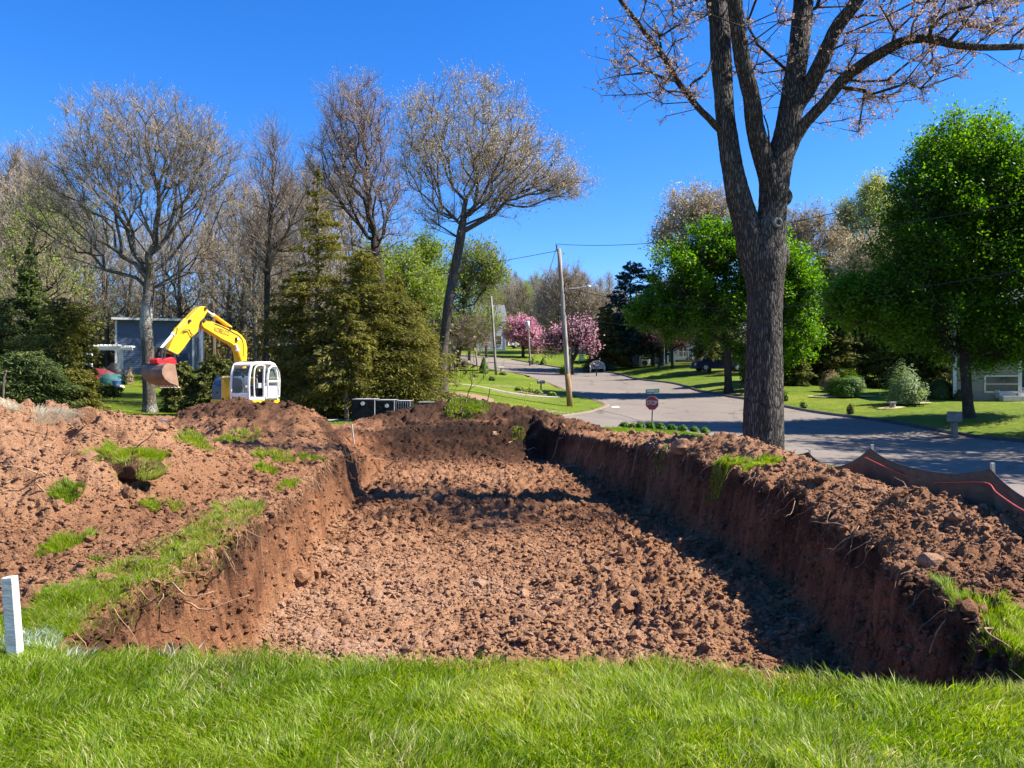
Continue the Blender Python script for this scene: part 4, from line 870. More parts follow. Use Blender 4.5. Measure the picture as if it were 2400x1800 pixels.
# ------------------------------------------------------------------ the big oak on the right
def stem(pts, d0=15.3):
    out = [P(x, y, d0+dy) for x, y, dy, *_ in pts]
    return out
def spline(pts, k=5):
    pts = np.asarray(pts, float); out = []; n = len(pts)
    for i in range(n-1):
        p0, p1, p2, p3 = pts[max(i-1, 0)], pts[i], pts[i+1], pts[min(i+2, n-1)]
        for t in np.arange(k)/k:
            out.append(.5*((2*p1)+(-p0+p2)*t+(2*p0-5*p1+4*p2-p3)*t*t+(-p0+3*p1-3*p2+p3)*t**3))
    out.append(pts[-1]); return np.array(out)
OD = 17.0
LIMBS = {  # px, py, depth offset, width px
 'trunk': [(1790,1092,0,112),(1790,1066,0,101),(1789,1040,0,94),(1789,1000,0,91),(1790,900,0,86),(1792,780,0,80),(1793,690,0,82),(1793,640,0,90),(1795,600,0,92),(1803,550,0,76),(1810,500,0,66),(1813,450,0,66),(1818,405,0,68),(1830,360,0,60),(1841,323,0,55),(1850,275,0,55),(1857,235,.05,54),(1863,185,.1,48),(1869,138,.15,46),(1878,60,.25,46),(1886,-20,.35,44),(1900,-160,.5,38),(1915,-330,.6,28),(1920,-480,.6,16)],
 'left': [(1780,640,0,72),(1764,578,0,70),(1748,520,0,60),(1733,470,0,56),(1721,415,0,50),(1712,365,.05,47),(1706,323,.1,46),(1700,275,.15,44),(1697,230,.2,44),(1693,180,.25,46),(1690,138,.3,48),(1687,60,.4,48),(1678,0,.5,47),(1668,-120,.7,40),(1655,-280,.9,28),(1650,-430,1,15)],
 'mid': [(1815,450,-.05,60),(1800,400,-.1,50),(1784,355,-.12,44),(1772,310,-.15,41),(1766,270,-.18,39),(1762,230,-.2,38),(1750,180,-.25,37),(1740,138,-.3,36),(1730,69,-.4,34),(1722,0,-.5,32),(1712,-120,-.6,26),(1700,-260,-.7,16)],
 'fork': [(1856,262,.05,44),(1876,232,.0,40),(1898,200,-.1,38),(1929,138,-.3,35),(1945,100,-.4,32),(1963,62,-.5,30),(2009,0,-.8,28),(2060,-90,-1.1,24),(2110,-220,-1.4,16)],
 'right': [(1846,360,0,34),(1866,322,-.1,28),(1885,292,-.2,26),(1910,264,-.3,25),(1933,240,-.4,24),(1979,184,-.7,24),(2026,148,-1,24),(2072,120,-1.3,22),(2118,97,-1.6,20),(2164,90,-1.8,18),(2200,95,-2,17),(2233,104,-2.1,15),(2302,111,-2.3,13),(2400,108,-2.5,12),(2520,100,-2.7,10),(2650,60,-2.9,6)],
 'low_left': [(1712,340,.1,22),(1700,318,.05,18),(1680,297,0,16),(1660,276,-.1,15),(1638,254,-.2,14),(1597,203,-.4,13),(1574,166,-.5,13),(1551,125,-.6,12),(1518,83,-.8,11),(1486,42,-1,10),(1454,0,-1.2,9),(1420,-60,-1.4,7),(1390,-130,-1.5,4)],
 'stub': [(1608,216,-.35,6),(1625,193,-.3,6),(1645,180,-.2,6),(1662,160,-.1,7),(1668,140,.0,6)],
 'sucker': [(1826,470,-.35,5),(1818,440,-.36,6),(1809,400,-.4,6),(1806,370,-.4,5),(1803,335,-.35,5),(1800,300,-.3,4),(1790,270,-.2,3)],
}
ob = P(1790, 1066, OD); og = gz(ob[0], ob[1])
oak = thing('oak_tree', 'big grey-barked oak on the right with five thick limbs and sparse pink-brown buds', 'tree', (ob[0], ob[1], og))
def limb_mesh(pts, name, sides, rows):
    """a limb with real furrowed bark relief"""
    p = spline([P(x, y, OD+dy) for x, y, dy, w in pts], rows); w = spline([(q[3], 0, 0) for q in pts], rows)[:,0]/FPX*OD/2
    n = len(p); t = np.gradient(p, axis=0); t /= np.linalg.norm(t, axis=1)[:,None]; a = np.zeros((n, 3)); cur = np.array([1.,0,0])
    for i in range(n): cur = cur-t[i]*cur.dot(t[i]); cur /= np.linalg.norm(cur); a[i] = cur
    b = np.cross(t, a); ang = np.arange(sides)*2*math.pi/sides; s = np.r_[0, np.cumsum(np.linalg.norm(np.diff(p, axis=0), axis=1))]
    A, S = np.meshgrid(ang, s); rr = w[:,None]; circ = A*rr.mean()
    cx_, sx_ = np.cos(A), np.sin(A); f = 1/.055
    nn = vnoise(cx_*rr*f*1.0+sx_*7, sx_*rr*f+S*2.2, 3)
    rid = np.abs(vnoise(A*rr*26+1.1*vnoise(A*rr*11, S*3.2, 7), S*3.4+A*0, 11))+.6*np.abs(vnoise(A*rr*50+vnoise(A*3, S*6, 2), S*8, 12))
    # seam at the back where the angle wraps
    rid = rid*sstep(0, .25, A)*sstep(0, .25, 2*math.pi-A)
    lump = .05*vnoise(cx_*1.4+3, sx_*1.4+S*1.1, 19)+.03*vnoise(cx_*3, sx_*3+S*3, 20)
    rad = rr*(1+lump)+np.minimum(.030, rr*.2)*(rid-.25)
    V = p[:,None]+rad[...,None]*(cx_[...,None]*a[:,None]+sx_[...,None]*b[:,None])
    I = np.arange(n*sides).reshape(n, sides); J = np.roll(I, -1, 1)
    return V.reshape(-1, 3), np.stack([I[:-1], J[:-1], J[1:], I[1:]], -1).reshape(-1, 4)
Vt, Qt = limb_mesh(LIMBS['trunk'], 'trunk', 110, 20); big_mesh('trunk', Vt, quads=Qt, mat=M_bark_oak, parent=oak)
for k, sd_, rw in [('left', 90, 14), ('mid', 80, 12), ('fork', 60, 10), ('right', 48, 9), ('low_left', 32, 8), ('stub', 12, 5), ('sucker', 8, 4)]:
    V, Qd = limb_mesh(LIMBS[k], k, sd_, rw); big_mesh('limb', V, quads=Qd, mat=M_bark_oak, parent=oak)
# pruned branch collar and a burl
kb = MB(); kc = P(1823, 521, OD-.33); kb.lathe([(.11,-.16),(.12,-.05),(.112,.0),(.10,.03),(.072,.035),(.06,.005),(.055,-.01),(.0,-.012)], kc, 18, axis=(.25,-1,.05))
kb.build('branch_scar', simple('scar_wood', (.30,.26,.22), .9, (.12,.10,.085), 10, .4, 30), oak, smooth=True)
bb_ = MB(); bv, bf = sub_ico(); bb_.add(bv*np.array([.13,.13,.24])*(1+.12*np.random.default_rng(1).normal(0,1,(len(bv),1)))+P(1838, 600, OD), bf); bb_.build('burl', M_bark_oak, oak, smooth=True); bb_ = MB(); bb_.add(bv*np.array([.13,.12,.2])*(1+.1*np.random.default_rng(2).normal(0,1,(len(bv),1)))+P(1842, 462, OD), bf)
bb_.build('burl', M_bark_oak, oak, smooth=True)
# branches: grow from the traced limbs
chains = []; idx = 0; startidx = {}
for k in ['trunk', 'left', 'mid', 'fork', 'right', 'low_left', 'stub']:
    pts = spline([P(x, y, OD+dy) for x, y, dy, w in LIMBS[k]], 3); p0 = -1
    if idx: 
        allp = np.concatenate([np.asarray(c[0]) for c in chains]); p0 = int(np.argmin(np.linalg.norm(allp-pts[0], axis=1)))
    low = {'trunk': 44, 'left': 22, 'mid': 18, 'fork': 6, 'right': 14, 'low_left': 9, 'stub': 5}[k]
    chains.append((list(pts), p0, low)); startidx[k] = (idx, idx+len(pts)); idx += len(pts)
r = np.random.default_rng(5)
A_ = [ell(1480,130,95,120,58,OD-1,r,1.6), ell(1585,200,80,75,37,OD-.8,r,1.2), ell(1570,60,90,80,37,OD-.5,r,1.5), ell(1790,130,110,120,49,OD+.5,r,2.6), ell(1960,190,95,90,68,OD+.3,r,2.2), ell(2060,235,80,55,49,OD-.5,r,1.6), ell(2080,60,120,80,68,OD-1,r,2),
      ell(2250,70,140,75,105,OD-2.2,r,1.8), ell(2200,170,70,22,18,OD-2,r,.8), ell(2330,20,140,60,80,OD-2,r,2), ell(1650,-40,330,60,93,OD,r,3), ell(2150,-50,330,60,105,OD-1,r,3), ell(1800,-250,420,180,204,OD,r,4.5), ell(2250,-220,300,150,86,OD-1,r,4), ell(2560,60,160,110,68,OD-2.6,r,1.8), ell(1860,-470,330,120,86,OD,r,3.5)]
att = np.concatenate(A_)
N, par, D, ends = grow(chains, att, seed=4, bend=.4, pathw=.10, seg=.45)
n0 = idx; R, cnt = skel_radii(par, len(N), .5, .006, .5); newm = np.arange(len(N)) >= n0
R = np.where(newm, np.minimum(.0045+.0042*cnt**.62, .04), R)
# mesh only of the new branches
par2 = par.copy(); sel = np.where(newm)[0]; 
kids_first = [i for i in sel if par[i] < n0]
remap = -np.ones(len(N), int); order = list(sel); remap[order] = np.arange(len(order)); N2 = N[order]; p2 = np.where(par[order] >= n0, remap[par[order]], -1); R2 = R[order]; c2 = cnt[order]
# start each branch inside its limb
ex = [(i, par[order[i]]) for i in range(len(order)) if p2[i] < 0]; N3 = np.r_[N[[j for _, j in ex]], N2]; m_ = len(ex); p3 = np.r_[np.full(m_, -1), np.where(p2 >= 0, p2+m_, 0)]
for q, (i, j) in enumerate(ex): p3[m_+i] = q
R3 = np.r_[R2[[i for i, _ in ex]]*1.15, R2]; c3 = np.r_[np.ones(m_), c2]
V, Qd = skel_mesh(N3, p3, R3, c3); big_mesh('branches', V, quads=Qd, mat=M_bark_dark, parent=oak)
src = np.concatenate([ends, par[ends], par[par[ends]]]); src = src[src >= n0]; src = np.repeat(src, 2); n = len(src)
dd = D[src]+rdirs(r, n)*.9+np.array([0,0,.1]); dd /= np.linalg.norm(dd, axis=1)[:,None]; L = .32*(.4+.9*r.random(n)); s0 = N[src]
m1 = s0+dd*L[:,None]*.5+rdirs(r, n)*L[:,None]*.12; e1 = m1+(dd*.5+rdirs(r, n)*.3+np.array([0,0,.12]))*L[:,None]*.7
V1, Q1 = sticks(s0, e1, .0038, .002, m1); big_mesh('twigs', V1, quads=Q1, mat=M_bark_brown, parent=oak, smooth=False)
T = np.concatenate([e1, e1, m1[::2], N[ends]]); k = 4; T = T[r.random(len(T)) < .75]; c = np.repeat(T, k, 0)+rdirs(r, len(T)*k)*.032; dn = rdirs(r, len(c)); V, Qd = leaf_quads(c-np.array([0,0,.015]), .045*(.5+.9*r.random(len(c))), r, aspect=.7, up=-.2)
big_mesh('buds', V, quads=Qd, mat=L_bud, parent=oak, smooth=False, fattr={'v': r.random(len(c))})
print('oak', time.time()-T00)

# ------------------------------------------------------------------ middle-distance trees
M_bark_slim = bark_mat('bark_slim', (.17,.14,.11), (.085,.07,.055), 8, .2, None, .7, .03)
tree('oak_tree', 'slender oak with a wide fan of tan-budded branches, left of the utility pole', 'tree', (1040,918), 44.5,
     [(1105,340,165,165,720),(1230,400,125,90,330),(1315,440,75,35,110),(985,340,65,120,170),(1020,510,60,45,50),(1170,490,60,30,40)],
     [(1036,860),(1040,800),(1050,720),(1060,650),(1072,600),(1079,560),(1086,515)], .27, M_bark_slim, L_tan, M_twig_pale, seed=21, nleaf=24000, lsize=.08, lspread=.5, twigs=2, twiglen=.6, twigr=.009, pathw=.5, bend=.42, rt=.012, chains=None, power=.50, low=.82)
tree('bare_tree', 'large spreading bare tree behind the excavator bucket, trunk lit on its right side', 'tree', (352,966), 39.5,
     [(330,330,190,115,760),(180,420,130,95,330),(480,400,95,115,360),(330,480,200,80,260),(110,490,80,70,110),(210,580,100,60,60),(440,590,110,60,70),(510,600,60,60,50)],
     [(352,900),(350,820),(345,760),(350,700),(348,640),(352,600)], .30, M_bark_grey, L_grey, M_twig_pale, seed=22, nleaf=12000, lsize=.07, lspread=.2, twigs=2, twiglen=.6, twigr=.008, pathw=.55, bend=.45, rt=.010, power=.50, low=.72)
tree('bare_tree', 'tall narrow bare tree with upswept limbs directly left of the slender oak', 'tree', (905,900), 50,
     [(835,280,90,105,420),(780,400,75,110,260),(870,420,80,120,260),(930,480,50,90,80),(860,580,70,50,50)],
     [(903,820),(898,740),(892,660),(882,590),(878,550)], .30, M_bark_dark, L_bud, M_twig, seed=23, nleaf=12000, lsize=.07, lspread=.2, twigs=2, twiglen=.7, twigr=.009, pathw=.5, bend=.48, rt=.011, power=.50, low=.78)
tree('bare_tree', 'thin bare tree with whip-like shoots between the two large bare trees', 'tree', (622,900), 46,
     [(640,420,50,110,140),(700,500,60,90,120),(600,560,60,80,90),(660,610,60,60,70),(630,330,22,50,26)],
     [(622,820),(625,740),(628,650),(632,560),(638,470),(640,380)], .17, M_bark_dark, None, M_twig, seed=24, twigs=2, twiglen=1.0, twigr=.009, pathw=.45, bend=.45, rt=.014)
tree('maple_tree', 'big leafy green maple with two dark trunks at the right edge, beside the mailbox', 'tree', (2272,982), 36,
     [(2270,370,115,90,170),(2200,490,120,110,260),(2350,470,130,120,260),(2150,610,95,80,170),(2290,620,150,100,260),(2440,570,120,180,240),(2070,715,110,55,170),(2200,750,140,70,220),(2350,780,130,65,220),(2000,700,50,30,40),(2430,800,90,55,110),(2290,820,90,30,60)],
     [(2268,930),(2262,850),(2262,760),(2270,660),(2275,560),(2278,460),(2280,380)], .23, M_bark_dark, L_maple, M_bark_dark, seed=25, nleaf=290000, lsize=.125, lspread=.55, lup=.9, twigs=2, twiglen=.7, twigr=.009, pathw=.15, clump=.4, rt=.015)
tree('maple_tree', 'round leafy maple on the lawn directly behind the big oak trunk', 'tree', (1708,898), 54,
     [(1700,600,110,70,180),(1620,650,90,80,190),(1800,640,90,90,190),(1570,740,75,45,110),(1680,740,120,60,160),(1860,700,60,80,100),(1840,800,75,55,110),(1510,740,35,25,25),(1760,560,60,40,60),(1760,820,60,40,40)],
     [(1704,860),(1700,820),(1698,770),(1703,700),(1705,640)], .26, M_bark_dark, L_maple, M_bark_dark, seed=26, nleaf=180000, lup=.9, lsize=.165, lspread=.5, twigs=2, twiglen=.8, twigr=.010, pathw=.15, clump=.5, rt=.018)
tree('oak_tree', 'tan-budded oak rising far behind the round maple, left of the big trunk', 'tree', (1640,850), 88,
     [(1620,500,60,55,160),(1680,520,60,70,130),(1570,560,45,45,90),(1640,580,70,40,60)],
     [(1638,760),(1640,680),(1640,600),(1645,540)], .4, M_bark_grey, L_tan, M_twig_pale, seed=27, nleaf=9000, lsize=.22, lspread=.35, twigs=3, twiglen=1.3, twigr=.017, pathw=.15, rt=.03)
for i, (px, top, w_, lab, bx) in enumerate([(2050,425,42,'tallest yellow-green poplar rising behind the evergreen screen','p'),(1985,480,38,'thin yellow-green poplar just left of the tallest poplar','p'),(2105,470,40,'yellow-green poplar half hidden by the leafy maple at the right edge','p')]):
    tree('poplar_tree', lab, 'tree', (px,850), 84, [(px,top+40,w_*.6,45,90),(px-5,top+110,w_,70,150),(px+5,top+200,w_*1.1,60,90)], [(px,780),(px+3,680),(px,600),(px,520),(px,top+40)], .22, M_bark_grey, L_poplar, M_twig_pale, seed=30+i, nleaf=15000 if i != 1 else 8000,
         lsize=.17, lspread=.45, twigs=3, twiglen=1.1, twigr=.014, pathw=.1, upbias=1.1, rt=.025, group=None)
tree('bare_tree', 'hazy beige bare tree behind the evergreen screen, right of the big oak trunk', 'tree', (1880,850), 80, [(1880,540,60,45,120),(1930,580,60,50,100),(1850,600,50,50,60)], [(1880,760),(1880,660),(1885,590)], .25, M_bark_brown, L_grey, M_twig_pale, seed=34, nleaf=5000, lsize=.2, lspread=.4, twigs=3, twiglen=1.2, twigr=.016, rt=.025)
tree('bare_tree', 'buff bare tree top showing above the evergreen screen, left of the leafy maple', 'tree', (2060,850), 70, [(2060,600,80,50,140),(2120,640,60,40,80),(1990,640,50,40,60)], [(2060,760),(2060,680),(2060,630)], .2, M_bark_brown, L_tan, M_twig_pale, seed=35, nleaf=7000, lsize=.17, lspread=.4, twigs=3, twiglen=1.0, twigr=.014, rt=.022)
tree('green_maple', 'light green young-leaved maple behind the slender oak, by the red mulch ring', 'tree', (1073,864), 74.5,
     [(1110,620,70,55,120),(1060,680,80,60,120),(1150,650,45,40,60),(1090,760,90,40,100),(1000,700,50,50,50)], [(1075,830),(1080,780),(1085,720),(1090,660)], .22, M_bark_dark, L_yellowgreen, M_twig, seed=36, nleaf=13000, lsize=.2, lspread=.45, twigs=3, twiglen=1.1, twigr=.014, rt=.025, clump=.4)
tree('bare_tree', 'small grey many-stemmed tree in the red mulch ring', 'tree', (1066,866), 73.5, [(1080,780,75,45,110),(1110,800,60,30,50)], [(1066,840),(1062,815)], .12, M_bark_brown, None, M_twig, seed=37, twigs=4, twiglen=.9, twigr=.012, rt=.018)
for i, (px, py, d, lab, env) in enumerate([(960,880,60,'bright yellow-green young tree left of the slender oak trunk',[(940,640,60,60,130),(1000,700,45,50,80),(960,740,60,60,110)]),(905,890,58,'yellow-green young tree behind the cedars',[(880,640,55,50,100),(860,720,50,60,80)]),
      (1015,870,66,'upright green-leaved tree peeking past the slender oak trunk',[(1000,600,35,45,80),(1010,680,45,50,80)])]):
    tree('young_tree', lab, 'tree', (px,py), d, env, [(px,820),(px,750),(px,700)], .14, M_bark_brown, L_yellowgreen, M_twig, seed=40+i, nleaf=11000, lsize=.17, lspread=.5, twigs=2, twiglen=.8, twigr=.010, rt=.02, clump=.4)
# ornamental cherries and plum
tree('cherry_tree', 'dense round pink cherry tree in full bloom in front of the white house', 'tree', (1226,840), 104, [(1220,778,34,28,160),(1243,800,26,22,90)], [(1226,820),(1224,800)], .2, M_bark_dark, L_pink, M_bark_dark, seed=45, nleaf=15000, lsize=.26, lspread=.5, twigs=2, twiglen=.8, twigr=.014, rt=.025)
tree('cherry_tree', 'looser pink cherry tree with crooked dark trunk right behind the utility pole', 'tree', (1340,868), 82, [(1350,782,42,28,120),(1300,802,36,24,80),(1375,812,28,26,50)], [(1338,850),(1345,838),(1352,826),(1352,810)], .24, M_bark_dark, L_pink, M_bark_dark, seed=46, nleaf=4200, lsize=.2, lspread=.45, twigs=3, twiglen=.9, twigr=.014, rt=.025, clump=.5)
tree('plum_tree', 'dark purple-leaved plum tree shading the blue house', 'tree', (1552,858), 84, [(1545,785,38,24,90),(1580,800,28,22,50)], [(1552,830),(1550,805)], .32, M_bark_dark, L_plum, M_bark_dark, seed=47, nleaf=6000, lsize=.2, lspread=.5, twigs=3, twiglen=1, twigr=.014, rt=.025, clump=.4)
tree('young_tree', 'small thin-trunked reddish tree beside the driveway', 'tree', (1576,860), 79, [(1580,790,40,30,80),(1610,780,40,25,60)], [(1575,830),(1576,810)], .15, M_bark_dark, L_plum, M_twig, seed=48, nleaf=4500, lsize=.15, lspread=.4, twigs=3, twiglen=.9, twigr=.012, rt=.02)
tree('bare_tree', 'wide twiggy round-topped bare tree behind the utility pole', 'tree', (1345,850), 112, [(1320,690,60,55,190),(1370,740,60,50,160),(1280,740,40,40,60)], [(1340,800),(1335,760),(1330,720)], .3, M_bark_grey, L_grey, M_twig_pale, seed=49, nleaf=2500, lsize=.25, lspread=.4, twigs=4, twiglen=1.6, twigr=.019, rt=.03, upbias=.9)
print('trees', time.time()-T00)
# ------------------------------------------------------------------ conifers
conifer('spruce_tree', 'thick lower trunk and drooping boughs of a brown-olive spruce left of the big oak trunk', 'tree', (1663,872), 74, 640, 75, L_hedge, M_bark_brown, seed=50, n=260, m=45, start=.22, csize=.32, droop=.45, gap=.5)
conifer('pine_tree', 'tall dark blue-green pine with layered boughs right of the cherries', 'tree', (1478,852), 90, 612, 95, L_pine, seed=51, n=300, m=80, start=.12, csize=.42, droop=.02, shape=.6, irr=.7, gap=.62)
conifer('pine_tree', 'dark pine overlapping the tall layered pine on its right', 'tree', (1530,856), 86, 640, 80, L_pine, seed=52, n=220, m=80, start=.2, csize=.42, droop=.05, shape=.65, irr=.6, gap=.6)
conifer('yew_tree', 'olive-green rounded evergreen over the maroon car', 'tree', (1422,868), 88, 718, 62, L_hedge, seed=53, n=240, m=70, start=.12, csize=.32, droop=.2, shape=.45, irr=.4, gap=.5)
scr = [(1858,914,57,700,40,'dark evergreen in the screen directly right of the big oak trunk'),(1900,912,60,625,62,'olive evergreen of the screen behind the yew bush, left side'),(1960,912,58,650,62,'olive evergreen of the screen directly behind the yew bush'),(2020,912,60,640,62,'evergreen of the screen between yew bush and lilac'),
       (2085,912,58,690,58,'evergreen of the screen behind the left edge of the lilac'),(2140,912,58,680,58,'evergreen of the screen directly behind the lilac'),(2195,915,57,700,50,'last evergreen of the screen, next to the beige house'),(1800,908,60,690,50,'evergreen of the screen hidden mostly by the big oak trunk'),(1925,890,70,600,60,'taller brownish evergreen rising behind the screen')]
for i, (px, py, d, top, w_, lab) in enumerate(scr):
    conifer('hemlock_tree', lab, 'tree', (px,py), d, top, w_, L_hedge, seed=60+i, n=260, m=80, start=.0, csize=.27, droop=.15, shape=.45, irr=.7, wide=.8, gap=.42, group=None, wf=.36)
# cedar clump left of the slender oak
ced = [(745,960,37.5,392,105,'tall pointed cedar with dark ragged top, left of the pale trunk',.95,210),(850,965,37,590,120,'broad olive cedar behind the black chambers',.5,330),(930,955,38,640,100,'olive cedar nearest the slender oak trunk',.55,280),(700,970,38,640,85,'dark cedar right behind the excavator cab',.55,260),(985,935,42,700,55,'small yellow-green cedar at the foot of the slender oak',.5,120)]
for i, (px, py, d, top, w_, lab, shp, n_) in enumerate(ced):
    conifer('cedar_tree', lab, 'tree', (px,py), d, top, w_, L_cedar, M_bark_brown, seed=70+i, n=n_, m=200, start=.03, csize=.14, droop=.05, shape=shp, irr=1.0, gap=.42, wide=.75, wf=.42)
conifer('cedar_tree', 'cedar with a pale bare lower trunk, left of the black chambers', 'tree', (812,988), 35.2, 690, 95, L_cedar, bark_mat('bark_pale', (.36,.32,.26), (.20,.18,.15), 5, .5, None, .4, .02), seed=78, n=240, m=90, start=.26, csize=.19, droop=.3, shape=.5, irr=.6, gap=.45)
# left evergreens
lef = [(72,925,44,565,75,'ragged dark spruce rising above the evergreens on the far left',.8,L_spruce,280),(20,935,42,700,110,'dark spruce at the left frame edge',.45,L_spruce,260),(135,935,41,700,120,'broad olive evergreen between the spruce and the pergola',.35,L_cedar,320),(-60,940,42,640,110,'evergreen mostly outside the left frame edge',.6,L_spruce,260),(165,925,46,720,60,'olive evergreen touching the white pergola',.35,L_cedar,240),
       (60,950,36,830,120,'low drooping evergreen in front, left of the dead twigs',.35,L_spruce,260),(170,950,37,870,70,'low yellowish evergreen in front of the pergola',.35,L_cedar,220)]
for i, (px, py, d, top, w_, lab, shp, mt, n_) in enumerate(lef):
    conifer('spruce_tree' if mt is L_spruce else 'juniper_tree', lab, 'tree', (px,py), d, top, w_, mt, seed=80+i, n=n_, m=140, start=.0, csize=.17, droop=.1, shape=shp, irr=1.0, gap=.45, wide=.7, wf=.38)
# low dark hemlock hedge behind the excavator
for i, (px, w_, top, lab) in enumerate([(430,60,850,'low hemlock right of the big bare trunk, under the bucket'),(500,70,835,'low hemlock directly left of the excavator body'),(570,60,840,'low hemlock hidden behind the excavator cab'),(640,60,850,'low dark hemlock right of the excavator cab'),(250,45,905,'tiny evergreen on the shaded slope below the blue house')]):
    conifer('hemlock_shrub', lab, 'shrub', (px,966 if i < 4 else 935), 41 if i < 4 else 50, top, w_, L_hedge, seed=90+i, n=170, m=75, start=.0, csize=.2, droop=.25, shape=.4, irr=.5, gap=.35, wide=.8)
print('conifers', time.time()-T00)
# ------------------------------------------------------------------ woods: a few bare prototypes copied, each tree its own object
protos = []
def proto(seed, H, R, leaf, twigmat, nleaf, barkm, up=.6, low=.28):
    r = np.random.default_rng(seed); root = thing('forest_tree', 'x', 'tree', (0,0,0)); tp = [np.array((.25*math.sin(z*.35+seed)*z/H*2, .2*math.cos(z*.3+seed)*z/H*2, z)) for z in np.linspace(-.3, H*.8, 14)]
    k = 260; z = low*H+(1-low)*H*r.random(k)**.75; a = r.uniform(0, 6.28, k); f = np.sin(np.clip((z/H-low)/(1-low)*.9+.12, 0, 1)*math.pi)**.6; rr = R*f*np.sqrt(r.random(k))
    N, par, D, ends = grow([(tp, -1, 5)], np.c_[rr*np.cos(a), rr*np.sin(a), z], seed=seed, bend=.42, pathw=.5, seg=1.6); Rr, cnt = skel_radii(par, len(N), .24, .02, .47)
    V, Qd = skel_mesh(N, par, Rr, cnt, 7); big_mesh('trunk', V, quads=Qd, mat=barkm, parent=root)
    src = np.repeat(np.concatenate([ends, par[ends]]), 2); n = len(src); dd = D[src]+rdirs(r, n)*.7+np.array([0,0,up]); dd /= np.linalg.norm(dd, axis=1)[:,None]; L = 1.3*(.4+.8*r.random(n)); s0 = N[src]; m1 = s0+dd*L[:,None]*.5; e1 = s0+dd*L[:,None]+rdirs(r, n)*.15
    V1, Q1 = sticks(s0, e1, .013, .006, m1); e2 = m1+(dd+rdirs(r, n)*.8)*L[:,None]*.5; V2, Q2 = sticks(m1, e2, .009, .005)
    big_mesh('crown', np.r_[V1, V2], quads=np.r_[Q1, Q2+len(V1)], mat=twigmat, parent=root, smooth=False)
    if nleaf:
        T = np.r_[e1, e2]; T = T[r.integers(0, len(T), nleaf)]+rdirs(r, nleaf)*.3; V, Qd = leaf_quads(T, .12*(.5+r.random(nleaf)), r); big_mesh('foliage', V, quads=Qd, mat=leaf, parent=root, smooth=False, fattr={'v': r.random(nleaf)})
    return root
protos = [proto(101, 14, 3.4, None, M_twig, 0, M_bark_brown), proto(102, 15, 3.0, L_grey, M_twig_pale, 3000, M_bark_grey, .8), proto(103, 13, 3.8, L_grey, M_twig_pale, 3500, M_bark_grey), proto(104, 14, 3.2, L_yellowgreen, M_twig, 9000, M_bark_dark, low=.12)]
used_p = [False]*4
def forest(px, d, top_py, kind, label, group, r):
    x = (px-1200)/FPX*d; g = bz(x, d); H = CAMZ-(top_py-900)/FPX*d-g; Hp = [14, 15, 13, 14][kind]; s = H/Hp
    loc = (x, d, g-.1); 
    if not used_p[kind]: o = protos[kind]; used_p[kind] = True; o.location = loc; o.rotation_euler = (0,0,r.uniform(0,6.28)); o.scale = (s*.95, s*.95, s); o['label'] = label
    else: o = copy_tree(protos[kind], loc, r.uniform(0, 6.28), (s*r.uniform(.8,1.1), s*r.uniform(.8,1.1), s), label)
    if group: o['group'] = group
r = np.random.default_rng(55)
G1 = 'bare trees of the wood on the left'
lefts = [(-40,70,480),(-20,58,430),(15,64,460),(50,75,400),(85,60,390),(120,82,430),(160,70,470),(205,85,500),(250,72,520),(300,88,540),(380,86,520),(425,74,500),(500,80,480),(540,72,470),(575,86,440),(600,66,470),(640,90,510),(675,72,440),(735,66,400),(780,88,430),(95,48,480),(-70,85,460),(660,58,570),(820,75,440),(140,100,510),(330,100,540),(480,100,540),(620,102,500),(720,100,470),(35,56,370),(60,52,440)]
for px, d, top in lefts:
    k = [1, 1, 0, 2, 1, 3][r.integers(0, 6)]; forest(px, d, top, k, 'bare grey-brown tree crowded in the wood on the left', G1, r)
G2 = 'hazy trees of the far wood beyond the street'
for i in range(64):
    px = 1130+i*5.4+r.uniform(-8, 8); d = r.uniform(130, 190); k = [0, 1, 2, 3, 0, 1][r.integers(0, 6)]
    forest(px, d, r.uniform(640, 700) if px < 1430 else r.uniform(680, 740), k, 'thin bare tree in the far wood beyond the street', G2, r)
G3 = 'trees of the wood behind the right-hand houses'
for i in range(22):
    px = 1500+i*45+r.uniform(-15, 15); forest(px, r.uniform(95, 130), r.uniform(640, 700), [1, 2, 0, 3][r.integers(0, 4)], 'beige tree in the wood behind the houses on the right', G3, r)
for i, (px, d, top) in enumerate([(900,75,620),(850,85,600),(960,82,640),(1030,90,640),(1100,95,660),(1140,100,670)]):
    forest(px, d, top, 3, 'light green tree filling the gap behind the slender oak', 'light green trees behind the slender oak', r)
# undergrowth: brown brushy understory along both woods
def brush(name, label, pts, n, h, mat, seed, lsz=.3):
    r = np.random.default_rng(seed); pts = np.array(pts, float); i = r.integers(0, len(pts)-1, n); t = r.random(n)[:,None]; b = pts[i]*(1-t)+pts[i+1]*t+r.normal(0, 2.2, (n, 2))
    z = base_h(b[:,0], b[:,1]); a = np.c_[b, z]; e = a+np.c_[r.normal(0, .6, (n,2)), h*(.4+.8*r.random(n))]; V, Qd = sticks(a, e, .02, .008, (a+e)/2+r.normal(0, .2, (n,3)))
    T = a+(e-a)*r.random((n,1)); k = 5; c = np.repeat(T, k, 0)+rdirs(r, n*k)*.6; V2, Q2 = leaf_quads(c, lsz*(.5+r.random(n*k)), r)
    o = big_mesh(name, np.r_[V, V2], quads=np.r_[Qd, Q2+len(V)], mat=mat, smooth=False, fattr={'v': np.r_[np.zeros(len(Qd)), r.random(len(Q2))]}); tag(o, label, 'undergrowth', kind='stuff')
L_brush = leafy('brush', [(0, (.10,.075,.045)), (.5, (.17,.14,.06)), (1, (.22,.24,.06))], .2)
